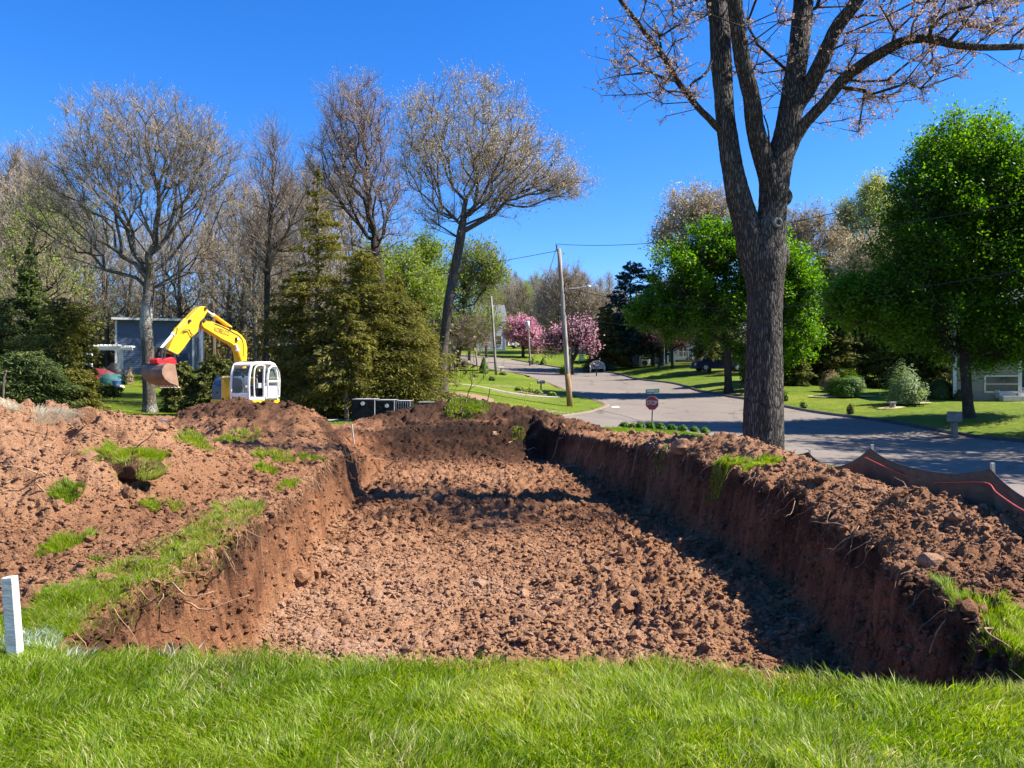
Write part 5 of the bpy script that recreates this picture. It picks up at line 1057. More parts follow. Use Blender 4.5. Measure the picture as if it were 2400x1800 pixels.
brush('undergrowth', 'brown and olive brush under the wood on the left', [(-48,52),(-42,84),(-20,86),(-16,70),(-8,62)], 7000, 3.4, L_brush, 1)
brush('undergrowth', 'tall hazy brush closing the view under the wood on the left', [(-95,100),(-60,106),(-30,108),(-12,108)], 9000, 8.5, L_brush, 7, .4)
brush('undergrowth', 'brown brush at the foot of the far wood', [(-12,128),(5,130),(20,126),(30,118)], 3500, 5, L_brush, 2, .5)
brush('undergrowth', 'shadowy brush behind the houses on the right', [(24,105),(40,90),(60,80),(80,70)], 4000, 4.5, L_brush, 3, .45)
print('forest', time.time()-T00)
# ------------------------------------------------------------------ shrubs and small plants
shrub('yew_bush', 'round green yew bush in a straw-coloured mulch ring', 'bush', 1980, 928, 48.6, 42, 57, L_yew, 11000, .085, 1, shell=.6)
shrub('brown_bush', 'brownish twiggy bush half behind the round yew bush', 'bush', 1948, 915, 52, 26, 45, L_grey, 3500, .10, 2, shell=.3)
shrub('lilac_bush', 'pale green lilac bush with loose leaves right of the yew bush', 'bush', 2120, 948, 43.6, 44, 78, L_lilac, 5200, .11, 3, shell=.35, rough=.5)
shrub('conical_bush', 'conical green dwarf spruce beside the grey pole at the street', 'bush', 1134, 872, 71, 14, 38, L_yew, 5000, .10, 4, shell=.7, cone=.75, rough=.08)
shrub('dark_bush', 'round dark bush beside the red mulch ring', 'bush', 1088, 860, 78, 10, 17, L_spruce, 1600, .12, 5, shell=.7)
shrub('conical_bush', 'small conical bush on the far lawn right of the two mailboxes', 'bush', 1273, 849, 96, 8, 17, L_yew, 1500, .14, 6, shell=.7, cone=.7)
shrub('conical_bush', 'very small conical bush beside the far pair of mailboxes', 'bush', 1249, 850, 96, 5, 14, L_yew, 900, .14, 7, shell=.7, cone=.7)
shrub('low_bush', 'low dark green spreading bush on the lawn by the stone edging', 'bush', 1153, 882, 62, 8, 8, L_spruce, 900, .10, 8)
shrub('low_bush', 'low dark bush at the foot of the grey pole', 'bush', 1178, 873, 71, 9, 6, L_spruce, 900, .10, 9)
shrub('wild_bush', 'scraggly bush on the lawn behind the utility pole', 'bush', 1322, 857, 84, 15, 20, L_yellowgreen, 1500, .13, 10, shell=.2)
shrub('yellow_shrub', 'bright yellow-green fine shrub at the foot of the slender oak, left side', 'shrub', 993, 914, 43.5, 40, 80, L_yellowgreen, 5000, .085, 11, shell=.25, rough=.5)
shrub('small_plant', 'small sunlit seedling shrub on the lawn left of the yew bush', 'plant', 1884, 941, 44, 9, 16, L_yellowgreen, 500, .09, 12, shell=.2)
shrub('small_plant', 'leafy seedling shrub at the right edge of the big oak trunk', 'plant', 1840, 932, 47, 9, 27, L_yellowgreen, 900, .10, 13, shell=.3)
shrub('small_plant', 'dark upright small shrub by the kerb below the yew bush', 'plant', 1994, 957, 40.5, 9, 25, L_hedge, 700, .09, 14, shell=.2)
shrub('dark_bush', 'large dark bush in the shade left of the big oak trunk', 'bush', 1765, 893, 60, 32, 72, L_hedge, 9000, .15, 15, shell=.5)
shrub('dark_bush', 'dark bush against the corner of the beige house', 'bush', 2205, 917, 47.5, 30, 42, L_spruce, 3500, .13, 16, shell=.6)
shrub('dark_bush', 'black-green bush under the lower window of the beige house', 'bush', 2255, 925, 46.5, 24, 22, L_spruce, 1800, .12, 17, shell=.6)
for i, (px, hp, lab) in enumerate([(1463,10,'leftmost'),(1482,7,'second'),(1500,12,'third'),(1524,13,'fourth'),(1548,12,'fifth'),(1575,12,'sixth'),(1600,12,'seventh'),(1628,11,'eighth'),(1652,10,'rightmost')]):
    shrub('border_plant', lab+' of the nine low leafy plants lining the street edge by the stop sign', 'plant', px, 1009+i*.9, 33.2-.05*i, 12, hp+3, L_maple, 1300, .06, 30+i, shell=.2, stems=5, group='low plants along the street edge')
for i, (px, lab) in enumerate([(1218,'leftmost'),(1245,'second'),(1262,'third'),(1293,'rightmost')]):
    shrub('hosta', lab+' of the four bright hostas around the mailbox by the stone edging', 'plant', px, 903+i*1.2, 53-.4*i, 11, 11, L_yellowgreen, 500, .16, 50+i, shell=.3, stems=4, group='hostas at the stone edging')
shrub('dark_clump', 'dark weedy clump on the grass strip behind the flat chambers, left', 'plant', 742, 985, 36.3, 14, 9, L_spruce, 500, .09, 60)
shrub('dark_clump', 'dark weedy clump on the grass strip next to the pale trunk', 'plant', 790, 986, 36.2, 14, 8, L_spruce, 500, .09, 61)
# an off-frame maple by the right kerb throws its dappled shade over the street
tree('maple_tree', 'leafy street maple just outside the right frame edge', 'tree', (3150,1090), 20.5, [(3150,330,420,270,420),(3000,560,260,150,150)], [(3150,900),(3150,700),(3150,500),(3150,300)], .22, M_bark_dark, L_maple, M_bark_dark, seed=99, nleaf=20000, lsize=.19, lspread=.45, twigs=2, twiglen=.6, pathw=.15, clump=.6, lup=.9)
tree('maple_tree', 'second leafy street maple outside the right frame edge, farther up the kerb', 'tree', (2990,1020), 28, [(2990,330,390,260,420),(2900,600,260,140,160)], [(2990,850),(2990,700),(2990,500),(2990,330)], .24, M_bark_dark, L_maple, M_bark_dark, seed=98, nleaf=26000, lsize=.22, lspread=.5, twigs=2, twiglen=.6, pathw=.15, clump=.6, lup=.9)
print('plants', time.time()-T00)
# ------------------------------------------------------------------ excavator
M_yel = simple('machine_yellow', (.74,.45,.005), .42, (.58,.34,.02), 3.5, .15, 30)
M_yeld = simple('machine_yellow_worn', (.80,.42,.01), .5, (.62,.30,.01), 6)
M_cabw = simple('cab_white', (.80,.80,.78), .4, (.66,.66,.63), 5)
M_blue = simple('cover_blue', (.045,.085,.14), .4, (.03,.06,.10), 4)
M_red = simple('coupler_red', (.65,.015,.02), .45, (.42,.01,.015), 6)
M_bucket = simple('bucket_steel', (.20,.14,.11), .7, (.09,.065,.05), 4, .3, 20)
M_blk = simple('black_rubber', (.02,.02,.02), .6, (.012,.012,.012), 8)
M_chrome = simple('ram_steel', (.85,.85,.85), .2, (.7,.7,.7), 5)
M_seat = simple('seat_grey', (.35,.35,.34), .8, (.22,.22,.22), 5)
M_steelt = simple('tooth_steel', (.62,.52,.38), .5, (.45,.35,.25), 8)
m, N_, L_, B_ = new_mat('cab_glass'); B_.inputs['Base Color'].default_value = (.25,.32,.30,1); B_.inputs['Roughness'].default_value = .02; B_.inputs['Alpha'].default_value = .16; M_glass = m
f = np.array([-.396,-.918,0]); f /= np.linalg.norm(f); l = np.array([-f[1], f[0], 0]); UP = np.array([0,0,1.])
Cfl = np.array([-10.23,30.0,0]); O = Cfl-l*1.42
exg = gz(O[0]-f[0]*1.2, O[1]-f[1]*1.2)
ex = thing('excavator', 'yellow tracked excavator with white cab, boom raised and bucket hanging to the left', 'excavator', (O[0]-f[0]*1.2, O[1]-f[1]*1.2, exg))
def uw(px, py, off=0):
    """photo pixel -> (forward, up) in the boom plane (a vertical plane through O)"""
    o = O+l*off; u_, v_ = px_ray(px, py); dv = np.array([u_, 1, v_]); nrm = l; t = (o-np.array([0,0,CAMZ])).dot(nrm)-0; t = (o[:2].dot(l[:2]))/(dv[:2].dot(l[:2])); p = np.array([0,0,CAMZ])+dv*t
    return (p-o).dot(f), p[2]
def plate(pix, t0, t1, name, mat, parent, bevel=.015, off=0, ret=False):
    mb = MB(); poly = [uw(x, y, off) for x, y in pix]; mb.prism(poly, O*np.array([1,1,0]), f, UP, l, t0, t1)
    return mb.build(name, mat, parent, bevel=bevel)
Z2 = lambda pts: [(300+x/5.53, 690+y/5.53) for x, y in pts]
boom = plate(Z2([(925,355),(985,330),(1040,345),(1080,365),(1290,450),(1370,480),(1440,530),(1490,600),(1510,700),(1505,800),(1500,905),(1498,960),(1420,960),(1415,880),(1395,760),(1370,690),(1310,640),(1180,575),(1060,500),(950,435),(922,400)]), -.15, .15, 'boom', M_yel, ex)
stickp = plate(Z2([(905,165),(945,155),(985,160),(1005,185),(1005,220),(975,270),(960,300),(940,320),(905,360),(890,420),(880,480),(830,530),(790,560),(700,690),(640,760),(600,790),(560,775),(470,760),(500,700),(560,580),(600,520),(620,440),(680,400),(740,330),(800,260),(850,210)]), -.12, .12, 'stick_arm', M_yel, ex)
mb = MB()
def pt3(px, py, off=0, side=0):
    u_, w_ = uw(px, py, off); o = O+l*off; return o*np.array([1,1,0])+f*u_+UP*w_+l*side
z2 = lambda x, y: (300+x/5.53, 690+y/5.53)
def ram(a, b, r1, r2, k, name, side=0):
    A, B = pt3(*z2(*a), side=side), pt3(*z2(*b), side=side); M_ = A+(B-A)*k; m1 = MB(); m1.cyl(A, M_, r1, 14); o = m1.build(name, M_yeld, ex, smooth=False); m2 = MB(); m2.cyl(M_, B, r2, 10); m2.lathe([(r1*1.05,-.03),(r1*1.05,.03)], M_, 12, axis=(B-A)); m2.build('piston_rod', M_chrome, o, smooth=False)
ram((1330,430), (985,185), .075, .035, .68, 'boom_cylinder')
ram((745,325), (430,700), .075, .05, .52, 'bucket_cylinder', side=-.02)
ram((1440,930), (1345,650), .08, .045, .75, 'lift_cylinder', side=.2)
# pins, linkage
mb = MB()
for (a, b, w_) in [((420,705),(600,790),.045),((400,700),(395,840),.05),((440,720),(430,840),.04),((560,775),(560,840),.045)]:
    mb.cyl(pt3(*z2(*a), side=-.14), pt3(*z2(*b), side=-.14), w_, 8); mb.cyl(pt3(*z2(*a), side=.14), pt3(*z2(*b), side=.14), w_, 8)
for a in [(420,705),(600,790),(395,835),(560,835)]: mb.cyl(pt3(*z2(*a), side=-.2), pt3(*z2(*a), side=.2), .05, 10)
mb.build('bucket_linkage', M_blk, ex)
mb = MB()
for a in [(970,182),(1290,440),(945,345),(760,345)]: mb = MB(); mb.cyl(pt3(*z2(*a), side=-.19), pt3(*z2(*a), side=.19), .055, 12); mb.build('pivot_pin', M_blk, ex)
plate(Z2([(330,895),(322,850),(345,825),(400,832),(430,838),(520,815),(570,830),(580,905),(490,915),(400,925)]), -.2, .2, 'quick_coupler', M_red, ex)
# bucket: curved shell between two side plates; the far (front) cheek seen as the photo shows
uc = np.array(uw(*z2(606, 905), off=.5)); mbk = MB()
loop = np.array([(0,0),(.33,.03),(.50,-.06),(.585,-.20),(.57,-.37),(.46,-.53),(.24,-.67),(-.06,-.76),(-.17,-.80)])
LP_ = uc+loop; hw_ = .5; th = .03; base0 = O*np.array([1,1,0])
for i in range(len(LP_)-1):
    a, b = LP_[i], LP_[i+1]; d_ = (b-a)/np.linalg.norm(b-a); nn_ = np.array([d_[1], -d_[0]])*th
    mbk.prism([a, b, b+nn_, a+nn_], base0, f, UP, l, -hw_, hw_)
bko = mbk.build('bucket', M_bucket, ex)
M_bkside = simple('bucket_side', (.30,.17,.10), .8, (.17,.105,.07), 3, .3, 20)
for s_ in (-1, 1):
    m1 = MB(); m1.prism(np.r_[LP_*1.0, [uc+np.array((-.10,-.45))]], base0, f, UP, l, s_*hw_-.015, s_*hw_+.02); sp_ = m1.build('side_plate', M_bkside, bko)
    m1 = MB(); inner = uc+(loop[1:8]-np.array([.2,-.36]))*.93+np.array([.2,-.36])
    for a, b in zip(LP_[1:8], LP_[2:9]):
        d_ = (b-a)/np.linalg.norm(b-a); nn_ = np.array([-d_[1], d_[0]])*-.07; m1.prism([a, b, b-nn_*-1, a-nn_*-1], base0, f, UP, l, s_*(hw_+.021)-.012, s_*(hw_+.021)+.012)
    m1.build('edge_rib', M_bucket, sp_)
e0 = LP_[-1]
for k in range(6):
    m1 = MB(); y0 = -hw_+.07+k*(2*hw_-.14)/5; c_ = base0+f*(e0[0])+UP*(e0[1])+l*y0; m1.tube([c_+f*.14+UP*.02, c_, c_-f*.13-UP*.05], [.06,.055,.012], 4); m1.build('tooth', M_steelt, bko)
# hoses
mb = MB()
for k_, pts in enumerate([[(1040,345),(960,320),(915,360),(900,440),(890,520),(830,560),(780,540),(745,470),(670,500)], [(1010,335),(940,310),(905,350),(890,430),(870,510),(820,540),(770,510),(730,450),(650,480)]]):
    mb.tube(spline([pt3(*z2(*p), side=.17+.02*k_) for p in pts], 4), .013, 6)
mb.tube(spline([pt3(*z2(*p), side=.16) for p in [(1080,380),(1200,430),(1330,500),(1400,540),(1450,620),(1455,800)]], 4), .014, 6)
mb.build('hydraulic_hose', M_blk, ex, smooth=True)
m1 = MB(); c_ = pt3(*z2(1368,580), side=.19); m1.box(c_, (.10,.14,.12), ax=[l, f, UP]); wl = m1.build('work_light', M_blk, ex); m1 = MB(); m1.box(c_+l*.06, (.02,.11,.09), ax=[l, f, UP]); m1.build('lens', M_cabw, wl)
# lettering on the boom plate
def text_mesh(txt, size, mat, name, M4, parent, depth=.004, sx=1.0):
    cu = bpy.data.curves.new(name, 'FONT'); cu.body = txt; cu.size = size; cu.extrude = depth; cu.align_x = 'CENTER'; cu.align_y = 'CENTER'
    to = bpy.data.objects.new('tmp_text', cu); C.objects.link(to); dg = bpy.context.evaluated_depsgraph_get(); me = bpy.data.meshes.new_from_object(to.evaluated_get(dg)); bpy.data.objects.remove(to)
    v = np.empty(len(me.vertices)*3, np.float32); me.vertices.foreach_get('co', v); v = v.reshape(-1, 3); v[:,0] *= sx; M4 = np.array(M4, float)
    w_ = v@M4[:3]+M4[3]; me.vertices.foreach_set('co', w_.astype(np.float32).ravel()); me.update(); me.materials.clear(); me.materials.append(mat)
    o = bpy.data.objects.new(name, me); C.objects.link(o)
    if parent is not None: attach(o, parent)
    return o
ta, tb = pt3(*z2(1085,455), side=.155), pt3(*z2(1265,515), side=.155); dx_ = (tb-ta); Lx = np.linalg.norm(dx_); dx_ /= Lx; up_ = np.cross(l, dx_)
text_mesh('KOBELCO', .27, M_blk, 'lettering', [dx_, up_, l, (ta+tb)/2], ex, sx=Lx/1.13)
# body, tracks, counterweight
def cabp(a, b, z): return Cfl*np.array([1,1,0])+l*a-f*b+UP*z      # a: left(+) of the cab's front-left corner, b: back, z
g0 = exg
def lbox(a0, a1, b0, b1, z0, z1, name, mat, bevel=.03, parent=None, **k):
    m1 = MB(); c_ = cabp((a0+a1)/2, (b0+b1)/2, (z0+z1)/2); m1.box(c_, (a1-a0, b1-b0, z1-z0), ax=[l, -f, UP], **k); return m1.build(name, mat, parent or ex, bevel=bevel)
def plan(a_, b_): return (a_, b_)
arc = [(-1.07+1.28*math.cos(t), 1.02+1.28*math.sin(t)) for t in np.linspace(.12, math.pi-.12, 15)]
m1 = MB(); m1.prism([(0.0,.15)]+[(min(a_, 0), b_) for a_, b_ in arc]+[(-2.15,.15)], cabp(0, 0, 0), l, -f, UP, g0+.72, g0+.95); m1.build('turntable_deck', M_yel, ex, bevel=.02)
# rounded blue cover at the machine's right front
m1 = MB(); cp = [(0,0)]+[(.0,.55)]+[(.05+.32*(1-math.cos(t)), .55+.40*math.sin(t)) for t in np.linspace(.1, math.pi/2, 7)]+[(1.6,.97),(1.6,0)]
m1.prism(cp, cabp(-2.12, .18, g0+.93), -f, UP, l, 0, .55); cv = m1.build('side_cover', M_blue, ex, bevel=.04)
m1 = MB(); m1.prism([(0,.0),(.0,.12),(.6,.12),(1.6,.12),(1.6,0)], cabp(-2.135, .17, g0+.82), -f, UP, l, 0, .60); m1.build('yellow_band', M_yel, ex)
m1 = MB(); m1.prism([(.12,.62),(.33,.82),(.14,.80)], cabp(-1.56, .17, g0+.93), l*0-f, UP, l, 0, .012); m1.build('white_flash', M_cabw, cv)
m1 = MB(); m1.prism([(-.10,0),(-.10,.62),(-.28,.92),(-.33,.92),(-.33,0)], cabp(-1.26, .175, g0+.93), l, UP, -f, -.02, .3); m1.build('yellow_panel', M_yel, ex)
m1 = MB(); m1.box(cabp(-1.85,.17,g0+1.22), (.09,.02,.07), ax=[l, -f, UP]); m1.build('handle', M_blk, cv)
m1 = MB(); m1.prism([(-.02,1.70)]+[(min(a_, -.02), b_) for a_, b_ in arc if b_ > 1.7]+[(-2.1,1.70)], cabp(0, 0, 0), l, -f, UP, g0+1.35, g0+1.85); m1.build('engine_hood', M_yel, ex, bevel=.06)
m1 = MB(); m1.prism([(-.0,1.70)]+[(min(a_*1.0, 0), b_+.02) for a_, b_ in arc if b_ > 1.7]+[(-2.12,1.70)], cabp(0, 0, 0), l, -f, UP, g0+.96, g0+1.34); m1.build('counterweight', M_blue, ex, bevel=.04)
lbox(-1.5, -.6, .9, 2.4, g0+.42, g0+.72, 'slew_ring', M_blk)
for s_, a0 in ((0, -2.2), (1, -.38)):
    m1 = MB(); R_ = .36; zc = g0+R_; prof_ = [(.0+R_-R_*math.sin(t)-.0, R_-R_*math.cos(t)) for t in np.linspace(0, math.pi, 9)]
    lp = [(-(R_*math.sin(t)), R_-R_*math.cos(t)) for t in np.linspace(0, math.pi, 9)]+[(1.85+(R_*math.sin(t)), R_+R_*math.cos(t)) for t in np.linspace(0, math.pi, 9)]
    m1.prism(lp, cabp(a0, .10, g0), -f, UP, l, 0, .45)
    for t in np.arange(-.2, 1.9, .14):
        m1.box(cabp(a0+.225, .35+t, g0+.72), (.47,.05,.05), ax=[l, -f, UP]); m1.box(cabp(a0+.225, .35+t, g0+.01), (.47,.05,.05), ax=[l, -f, UP])
    m1.build('track', M_blk, ex)
lbox(-2.15, .05, -.75, -.62, g0+.12, g0+.55, 'dozer_blade', M_yel, .01)
# cab with real frame, glass, open door and seat
z0, z1 = g0+.95, 2.46; W_, D_ = 1.0, 1.65
cab = thing('cab', 'x', 'x', cabp(-W_/2, D_/2, z0)); del cab['label']; del cab['category']; attach(cab, ex)
def cpart(name, mat, build, bevel=.012):
    m1 = MB(); build(m1); return m1.build(name, mat, cab, bevel=bevel)
def post(m1, pts, w=.05): m1.tube(spline([cabp(*p) for p in pts], 4), w, 4, cap=True)
hz_ = z1-z0
def frame(m1):
    for a in (-W_+.05, -.05):
        post(m1, [(a,.02,z0),(a,.0,z0+.5),(a,.05,z0+1.0),(a,.18,z1-.12),(a,.42,z1-.04)], .055)
        post(m1, [(a,D_-.05,z0),(a,D_-.02,z0+.8),(a,D_-.12,z1-.2),(a,D_-.38,z1-.04)], .06)
    post(m1, [(-.03,.84,z0),(-.03,.82,z0+.7),(-.03,.86,z1-.1)], .05)
    post(m1, [(-W_+.05,.18,z1-.12),(-.05,.18,z1-.12)], .05)
    m1.box(cabp(-W_/2, D_/2, z0+.03), (W_, D_, .10), ax=[l, -f, UP])
    m1.box(cabp(-W_/2, .03, z0+.14), (W_-.06, .05, .22), ax=[l, -f, UP])
    m1.box(cabp(-.03, D_-.42, z0+.28), (.05, .78, .5), ax=[l, -f, UP])
    m1.box(cabp(-W_/2, D_-.03, z0+.35), (W_-.08, .05, .66), ax=[l, -f, UP]); m1.box(cabp(-W_+.03, D_-.5, z0+.3), (.05, .9, .5), ax=[l, -f, UP])
    post(m1, [(-.03,.30,z0+.1),(-.03,.26,z0+.8),(-.03,.34,z1-.22),(-.03,.62,z1-.10),(-.03,.84,z1-.14)], .035)
cpart('frame', M_cabw, frame)
def roof(m1):
    m1.prism([(.14,z1-.12),(.28,z1-.02),(.5,z1+.03),(1.2,z1+.05),(1.48,z1-.02),(1.6,z1-.2),(1.52,z1-.22),(1.42,z1-.08),(.4,z1-.06)], cabp(-W_, 0, 0), -f, UP, l, 0, W_)
cpart('roof', M_cabw, roof, .03)
m1 = MB(); m1.box(cabp(-W_/2,.75,z1+.045), (.6,.55,.02), ax=[l,-f,UP]); m1.build('roof_hatch', M_blk, cab)
def glass(m1):
    m1.prism([(.03,z0+.25),(.03,z0+.9),(.16,z1-.14),(.175,z1-.14),(.045,z0+.9),(.045,z0+.25)], cabp(-W_+.08, 0, 0), -f, UP, l, 0, W_-.16)
cpart('windscreen', M_glass, glass, 0)
m1 = MB(); m1.box(cabp(-.03, D_-.4, z0+.95), (.012,.62,.72), ax=[l,-f,UP]); m1.build('side_window', M_glass, cab)
m1 = MB(); m1.box(cabp(-W_/2, D_-.05, z0+1.05), (.76,.012,.6), ax=[l,-f,UP]); m1.build('rear_window', M_glass, cab)
# door swung back flat along the cab side
def door(m1):
    o_ = .09
    for pts in ([(o_,.92,z0+.08),(o_,.90,z0+.8),(o_,.98,z1-.28),(o_,1.15,z1-.14),(o_,1.42,z1-.16),(o_,1.58,z1-.4),(o_,1.63,z0+.8),(o_,1.60,z0+.10),(o_,.92,z0+.08)], [(o_,.92,z0+.72),(o_,1.60,z0+.72)]): m1.tube(np.array([cabp(*p) for p in pts]), .045, 4)
m1 = MB(); door(m1); dr = m1.build('door', M_cabw, cab, bevel=.01)
m1 = MB(); m1.box(cabp(.09, 1.27, z0+1.05), (.012,.6,.58), ax=[l,-f,UP]); m1.build('pane', M_glass, dr)
m1 = MB(); m1.box(cabp(.09, 1.27, z0+.4), (.012,.6,.56), ax=[l,-f,UP]); m1.build('pane', M_glass, dr)
m1 = MB(); m1.cyl(cabp(.15,1.0,z0+.62), cabp(.15,1.0,z0+.85), .02, 6); m1.build('handle', M_blk, dr)
def seat(m1):
    m1.box(cabp(-.5,.98,z0+.48), (.5,.5,.14), ax=[l,-f,UP]); m1.box(cabp(-.5,1.26,z0+.82), (.48,.12,.62), ax=[l,-f,UP], taper=.85); m1.box(cabp(-.5,.98,z0+.28), (.35,.35,.3), ax=[l,-f,UP])
cpart('seat', M_blk, seat, .04)
def ctl(m1):
    for a in (-.84,-.16): m1.box(cabp(a,.85,z0+.55), (.14,.55,.2), ax=[l,-f,UP])
    for a in (-.84,-.16): m1.cyl(cabp(a,.62,z0+.6), cabp(a,.56,z0+.86), .022, 6); 
cpart('armrest', M_seat, ctl, .02)
def lev(m1):
    for a in (-.62,-.40): m1.cyl(cabp(a,.42,z0+.08), cabp(a,.34,z0+.62), .014, 6); m1.box(cabp(a,.36,z0+.12), (.12,.2,.03), ax=[l,-f,UP])
    m1.lathe([(.0,-.05),(.05,-.04),(.06,.03),(.03,.07)], cabp(-.84,.56,z0+.9), 8); m1.lathe([(.0,-.05),(.05,-.04),(.06,.03),(.03,.07)], cabp(-.16,.56,z0+.9), 8)
cpart('control_lever', M_blk, lev, 0)
print('excavator', time.time()-T00)

# ------------------------------------------------------------------ stakes, pipe, board, chambers
def stake(pb, pt_, w, t, label, extra=None, d=None):
    """bottom and top pixel"""
    b = hit(*pb); tp = P(pt_[0], pt_[1], b[1]); root = MB(); v = tp-b; root.tube([b-v*.25, tp], [w/2*1.414]*2, 4, val=.5); o = root.build('stake', extra or M_wood, bevel=.003)
    return tag(o, label, 'stake')
stake((37,1548), (22,1352), .062, .05, 'white-painted wooden stake in the foreground lawn at the left edge', M_stakew)
stake((829,1040), (824,994), .045, .03, 'thin bleached wooden stake at the far left corner of the pit')
# clay pipe
pc, pd = hit(492,991,12,60), hit(478,990,12,60); m1 = MB(); a = P(500,988,27); a[2] = gz(a[0], a[1])+.16; b = P(470,986,28.2); b[2] = gz(b[0], b[1])+.16
prf = np.array([a, b]); m1.tube([b, a], [.17,.17], 18, cap=False); m1.tube([a, b], [.14,.14], 18, cap=False); m1.tube([a+(b-a)*.02, a], [.19,.19], 18, cap=False)
tag(m1.build('drain_pipe', simple('clay_pipe', (.26,.17,.12), .8, (.16,.10,.07), 5), smooth=True), 'short brown drain pipe lying on the bare soil left of the excavator mound', 'pipe')
m1 = MB(); a = P(372,978,30); b = P(432,984,28.5); a[2] = gz(a[0], a[1])+.06; b[2] = gz(b[0], b[1])+.06; m1.cyl(a, b, .055, 10); tag(m1.build('white_pipe', M_white, smooth=True), 'long white plastic pipe lying on the bare soil beside the big bare trunk', 'pipe')
M_fab = simple('black_fabric', (.016,.016,.017), .8, (.009,.009,.010), 3, .6, 6, bdist=.04, spec=.15); M_plast = simple('pale_strip', (.55,.55,.55), .4, (.35,.35,.36), 6)
def chamber(px, py_top, py_bot, d, wpx, dep, label, rz=0, ports=((.5,.5),), grille=False):
    k = d/FPX; x0 = (px-1200)*k; w = wpx*k; zt = CAMZ-(py_top-900)*k; zb = CAMZ-(py_bot-900)*k; h = zt-zb
    root = thing('leaching_chamber', label, 'chamber', (x0+w/2, d+dep/2, zb)); ca, sa = math.cos(rz), math.sin(rz); ax = [(ca,sa,0),(-sa,ca,0),(0,0,1)]
    c_ = np.array((x0+w/2, d+dep/2, (zt+zb)/2)); m1 = MB(); m1.box(c_, (w, dep, h), ax=ax); m1.build('body', M_fab, root, bevel=.04)
    for fx, fz in ports:
        q = c_+np.array(ax[0])*(fx-.5)*w-np.array(ax[1])*(dep/2)+np.array([0,0,(fz-.5)*h]); m1 = MB(); m1.lathe([(.055,-.02),(.085,-.02),(.085,.03),(.055,.03)], q, 14, axis=(-ax[1][0],-ax[1][1],0)); m1.build('port_ring', M_white, root, smooth=False)
    m1 = MB(); e_ = c_+np.array(ax[0])*(w/2+.012)-np.array(ax[1])*(dep/2-.03); m1.box(e_, (.02,.06,h*.96), ax=ax); m1.box(c_+np.array([0,0,h/2+.006]), (w*.96,dep*.9,.012), ax=ax)
    m1.build('strap', M_plast, root)
    if grille:
        for q_ in range(6):
            m1 = MB(); m1.box(c_+np.array(ax[0])*((q_+.5)/6-.5)*w*.9-np.array(ax[1])*(dep/2+.012), (.02,.02,h*.9), ax=ax); m1.build('rib', M_plast, root)
    return root
chamber(823,936,1002,33.2,54,1.6,'tallest stack end of black wrapped chambers, right of the pale trunk, with two white rings',ports=((.5,.85),(.5,.28)))
chamber(880,938,985,33.6,43,1.6,'black wrapped chamber second from the left in the tall row, one white ring',ports=((.62,.72),))
chamber(925,940,975,34.2,35,1.5,'low black chamber in the row with pale ribbed end, before the dirt heap',ports=(),grille=True)
chamber(744,986,1015,33.4,50,1.3,'long low black chamber lying on the grass left of the stake, with one white ring',ports=((.42,.7),))
chamber(796,987,1008,33.8,34,1.2,'low black chamber between the long low one and the tall stack',ports=())
chamber(978,943,955,33.5,42,.8,'thin black chamber edge showing behind the crest of the far heap',ports=())

# ------------------------------------------------------------------ silt fence
fp = [(1726,1038,21.5,.55),(1893,1056,16.3,.62),(2038,1045,12.0,.62),(2318,1090,8.1,.64),(2640,1210,5.9,.6)]
M_silt = simple('silt_fabric', (.12,.08,.046), .8, (.075,.05,.03), 5, .4, 14, vec=(1,1,3))
sf = thing('silt_fence', 'sagging brown fabric silt fence between the dirt ridge and the street', 'fence', (5.6,12,gz(5.6,12)))
posts = []
for i, (px, py, d, hh) in enumerate(fp):
    t_ = P(px, py, d); t_[2] = t_[2]; b_ = np.array([t_[0]+.09, t_[1]+.03, t_[2]-1.15]); posts.append(t_); m1 = MB(); m1.tube([b_, t_+np.array([.05,.02,.02])], [.026,.024], 4); m1.build('post', M_wood, sf)
V = []; nseg = 44; rows = 12; total = []
for i in range(len(posts)-1):
    a, b = posts[i], posts[i+1]
    for k in range(nseg):
        t_ = k/nseg; c_ = a+(b-a)*t_; sag = (.17 if i != 1 else .30)*(1-abs(2*t_-1)**(2.6 if i != 1 else 1.9)); peak = .0; total.append((c_[0], c_[1], c_[2]-.03-sag, t_, i))
total.append((*posts[-1][:2], posts[-1][2]-.03, 0, 0)); T_ = np.array(total)
for j in range(rows+1):
    s_ = j/rows; wz = T_[:,2]-s_*(.95-.35*0); fold = .035*np.sin(T_[:,3]*34+s_*5*np.sign(T_[:,3]-.5))*np.sin(s_*math.pi*.9)+.05*vnoise(T_[:,3]*9+T_[:,4]*7, np.full(len(T_), s_*3), 3)*s_
    V.append(np.c_[T_[:,0]-fold+.015, T_[:,1]+fold*.4, wz])
V = np.stack(V, 1); n_ = len(T_); I = np.arange(n_*(rows+1)).reshape(n_, rows+1); Qd = np.stack([I[:-1,:-1], I[1:,:-1], I[1:,1:], I[:-1,1:]], -1).reshape(-1, 4)
fo = big_mesh('fabric', V.reshape(-1, 3), quads=Qd, mat=M_silt, parent=sf)
so = fo.modifiers.new('solid', 'SOLIDIFY'); so.thickness = .004
m1 = MB(); rp = [P(2033,1072,11.7), P(2120,1112,10.6), P(2180,1128,9.8), P(2225,1131,9.1), P(2316,1131,8.0), P(2345,1155,7.4), P(2400,1192,6.9), P(2480,1230,6.3)]; rp = [q-np.array([.035,0,0]) for q in rp]
m1.tube(spline(rp, 6), .007, 6); m1.build('rope', simple('orange_rope', (.60,.09,.06), .6, (.45,.06,.04), 20), sf, smooth=True)

